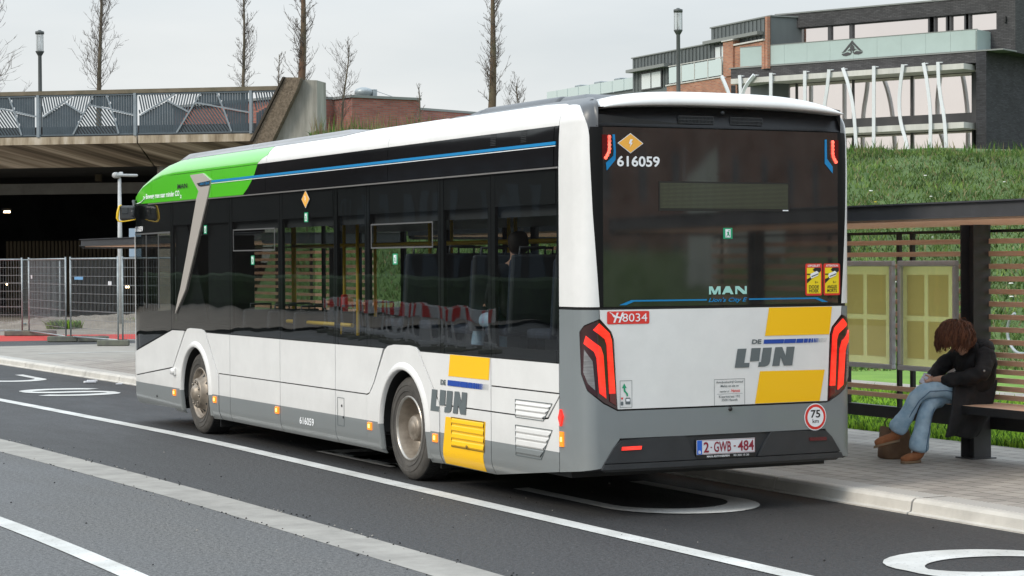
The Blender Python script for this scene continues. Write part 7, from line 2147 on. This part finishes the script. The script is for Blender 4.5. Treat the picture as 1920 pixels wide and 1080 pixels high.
# ================================================================== AROUND THE CAMERA (seen mirrored in the bus)
RB3 = brick_mat('street_brick', (.30, .10, .07), (.42, .17, .12), (.25, .22, .18), R(90), spread=.5)
RB4 = brick_mat('street_brick_darkened', (.035, .028, .026), (.055, .042, .038), (.04, .035, .03), R(0), spread=.5)  # darkened so the side windows mirror near-black instead of pale sky
def row_building(name, label, x0, x1, y0, y1, h, mb_, seed, face):
    t = thing(name, label, 'building', ((x0 + x1) / 2, (y0 + y1) / 2, 0), 0)
    m_ = MB(); m_.box(x0, x1, y0, y1, 0, h); keep(m_.build('wall', [mb_]), t)
    m_ = MB(); m_.box(x0 - .2, x1 + .2, y0 - .2, y1 + .2, h, h + .25); keep(m_.build('roof_edge', [M_CAP]), t)
    for fl_ in range(int(h // 3.2)):
        z = .9 + fl_ * 3.1
        L = (x1 - x0) if face in 'NS' else (y1 - y0)
        m_ = MB()
        for k in range(int(L // 3)):
            c_ = (k + .5) * 3
            if face == 'E': m_.box(x1, x1 + .05, y0 + c_ - .6, y0 + c_ + .6, z, z + 1.5)
            elif face == 'N': m_.box(x0 + c_ - .3, x0 + c_ + .3, y1, y1 + .05, z, z + 1.7)
            elif face == 'W': m_.box(x0 - .05, x0, y0 + c_ - .6, y0 + c_ + .6, z, z + 1.5)
        keep(m_.build('windows', [mat('dim_pane_%s%d' % (seed, fl_), (.12, .14, .16), .1)]), t)
    return t
row_building('apartment_block', 'unseen brick block across the road, made near-black to darken the side window reflections', -52, -38, 8, 112, 12.5, RB4, 'a', 'E')
row_building('apartment_block', 'red brick block behind the stop, seen mirrored in the rear window', 10, 60, -62, -50, 13, RB3, 'b', 'N')
row_building('apartment_block', 'long unseen brick block at the end of the road, made near-black to darken the side window reflections', -60, -14, 96, 108, 14, RB4, 'c', 'N')
t = thing('site_cabin', 'pale flat-roofed site cabin behind the stop, seen mirrored in the rear window', 'cabin', (25.5, -36, 0), 0)
m_ = MB(); m_.bbox(22.6, 27.4, -38.4, -36, .1, 2.9, .05); keep(m_.build('wall', [mat('pale_render', (.50, .50, .46), .8)]), t)
m_ = MB(); m_.box(24.4, 25.3, -36, -35.96, .3, 2.3); keep(m_.build('door', [M_FRM]), t); m_ = MB(); m_.box(25.8, 26.9, -36, -35.96, 1.1, 2.1); keep(m_.build('window', [M_FRM]), t)
t = thing('tarpaulin', 'grey tarpaulin hung on a scaffold frame, seen mirrored in the rear window', 'tarpaulin', (19.5, -34, 0), 0)
m_ = MB(); m_.grid([[(18.6 + .28 * i, -34 + .12 * math.sin(i * 1.7 + j * .5), 1.2 + .42 * j + .12 * i * (j > 5)) for i in range(8)] for j in range(8)]); keep(m_.build('sheet', [mat('tarp_grey', (.62, .60, .55), .7)]), t)
m_ = MB()
for x in (18.5, 20.7): m_.tube([(x, -34.15, 0), (x, -34.15, 5)], .03, 6)
keep(m_.build('scaffold_pole', [M_GALV]), t)
m_ = MB(); m_.grid([[(x, y, 2.3 * math.sin(PI * (y + 46) / 14) ** .6 * min(1, max(0.0, (x - 6) / 6)) - .02) for y in rg(-46, -32.001, 10)] for x in rg(6, 70, 30)]); tag(m_.build('grass_mound', [M_BANK]), kind='structure')
t = thing('hedge', 'dark clipped hedge along the far side of the road', 'hedge', (-24, 40, 0), 0)
m_ = MB(); m_.bbox(-25, -23.5, 10, 90, 0, 1.5, .3); keep(m_.build('foliage', [mat('hedge_green', (.03, .055, .02), .9, noise=.6, nscale=3)]), t)
B_BAR = mat('barrier_white', (.6, .6, .6), .5)
t0_ = thing('road_barrier', 'red and white road barrier', 'barrier', (-13, 27, 0), R(80), 'red and white barriers along the roadworks')
m_ = MB(); m_.bbox(-.95, .95, -.03, .03, .72, 1.0, .01, 0)
for k in range(5): m_.bbox(-.95 + k * .40 + .02, -.95 + k * .40 + .19, -.034, .034, .722, .998, .002, 1)
for x in (-.8, -.4, 0, .4, .8): m_.bbox(x - .03, x + .03, -.02, .02, .1, .72, .005)
m_.bbox(-.95, .95, -.03, .03, .15, .25, .01)
m_.build('board', [B_BAR, B_REDF], t0_)
m_ = MB()
for x in (-.7, .7): m_.bbox(x - .1, x + .1, -.35, .35, 0, .10, .02)
m_.build('base', [M_BLOCK], t0_)
ORD = ['first', 'second', 'third', 'fourth', 'fifth', 'sixth', 'seventh', 'eighth']
for k in range(8):
    o = t0_ if k == 0 else copy_tree(t0_)
    o.location = (-13 - .4 * k, 27 + 2.05 * k, 0)
    o['label'] = '%s red and white barrier of the row across the road, counted from the shelters' % ORD[k]
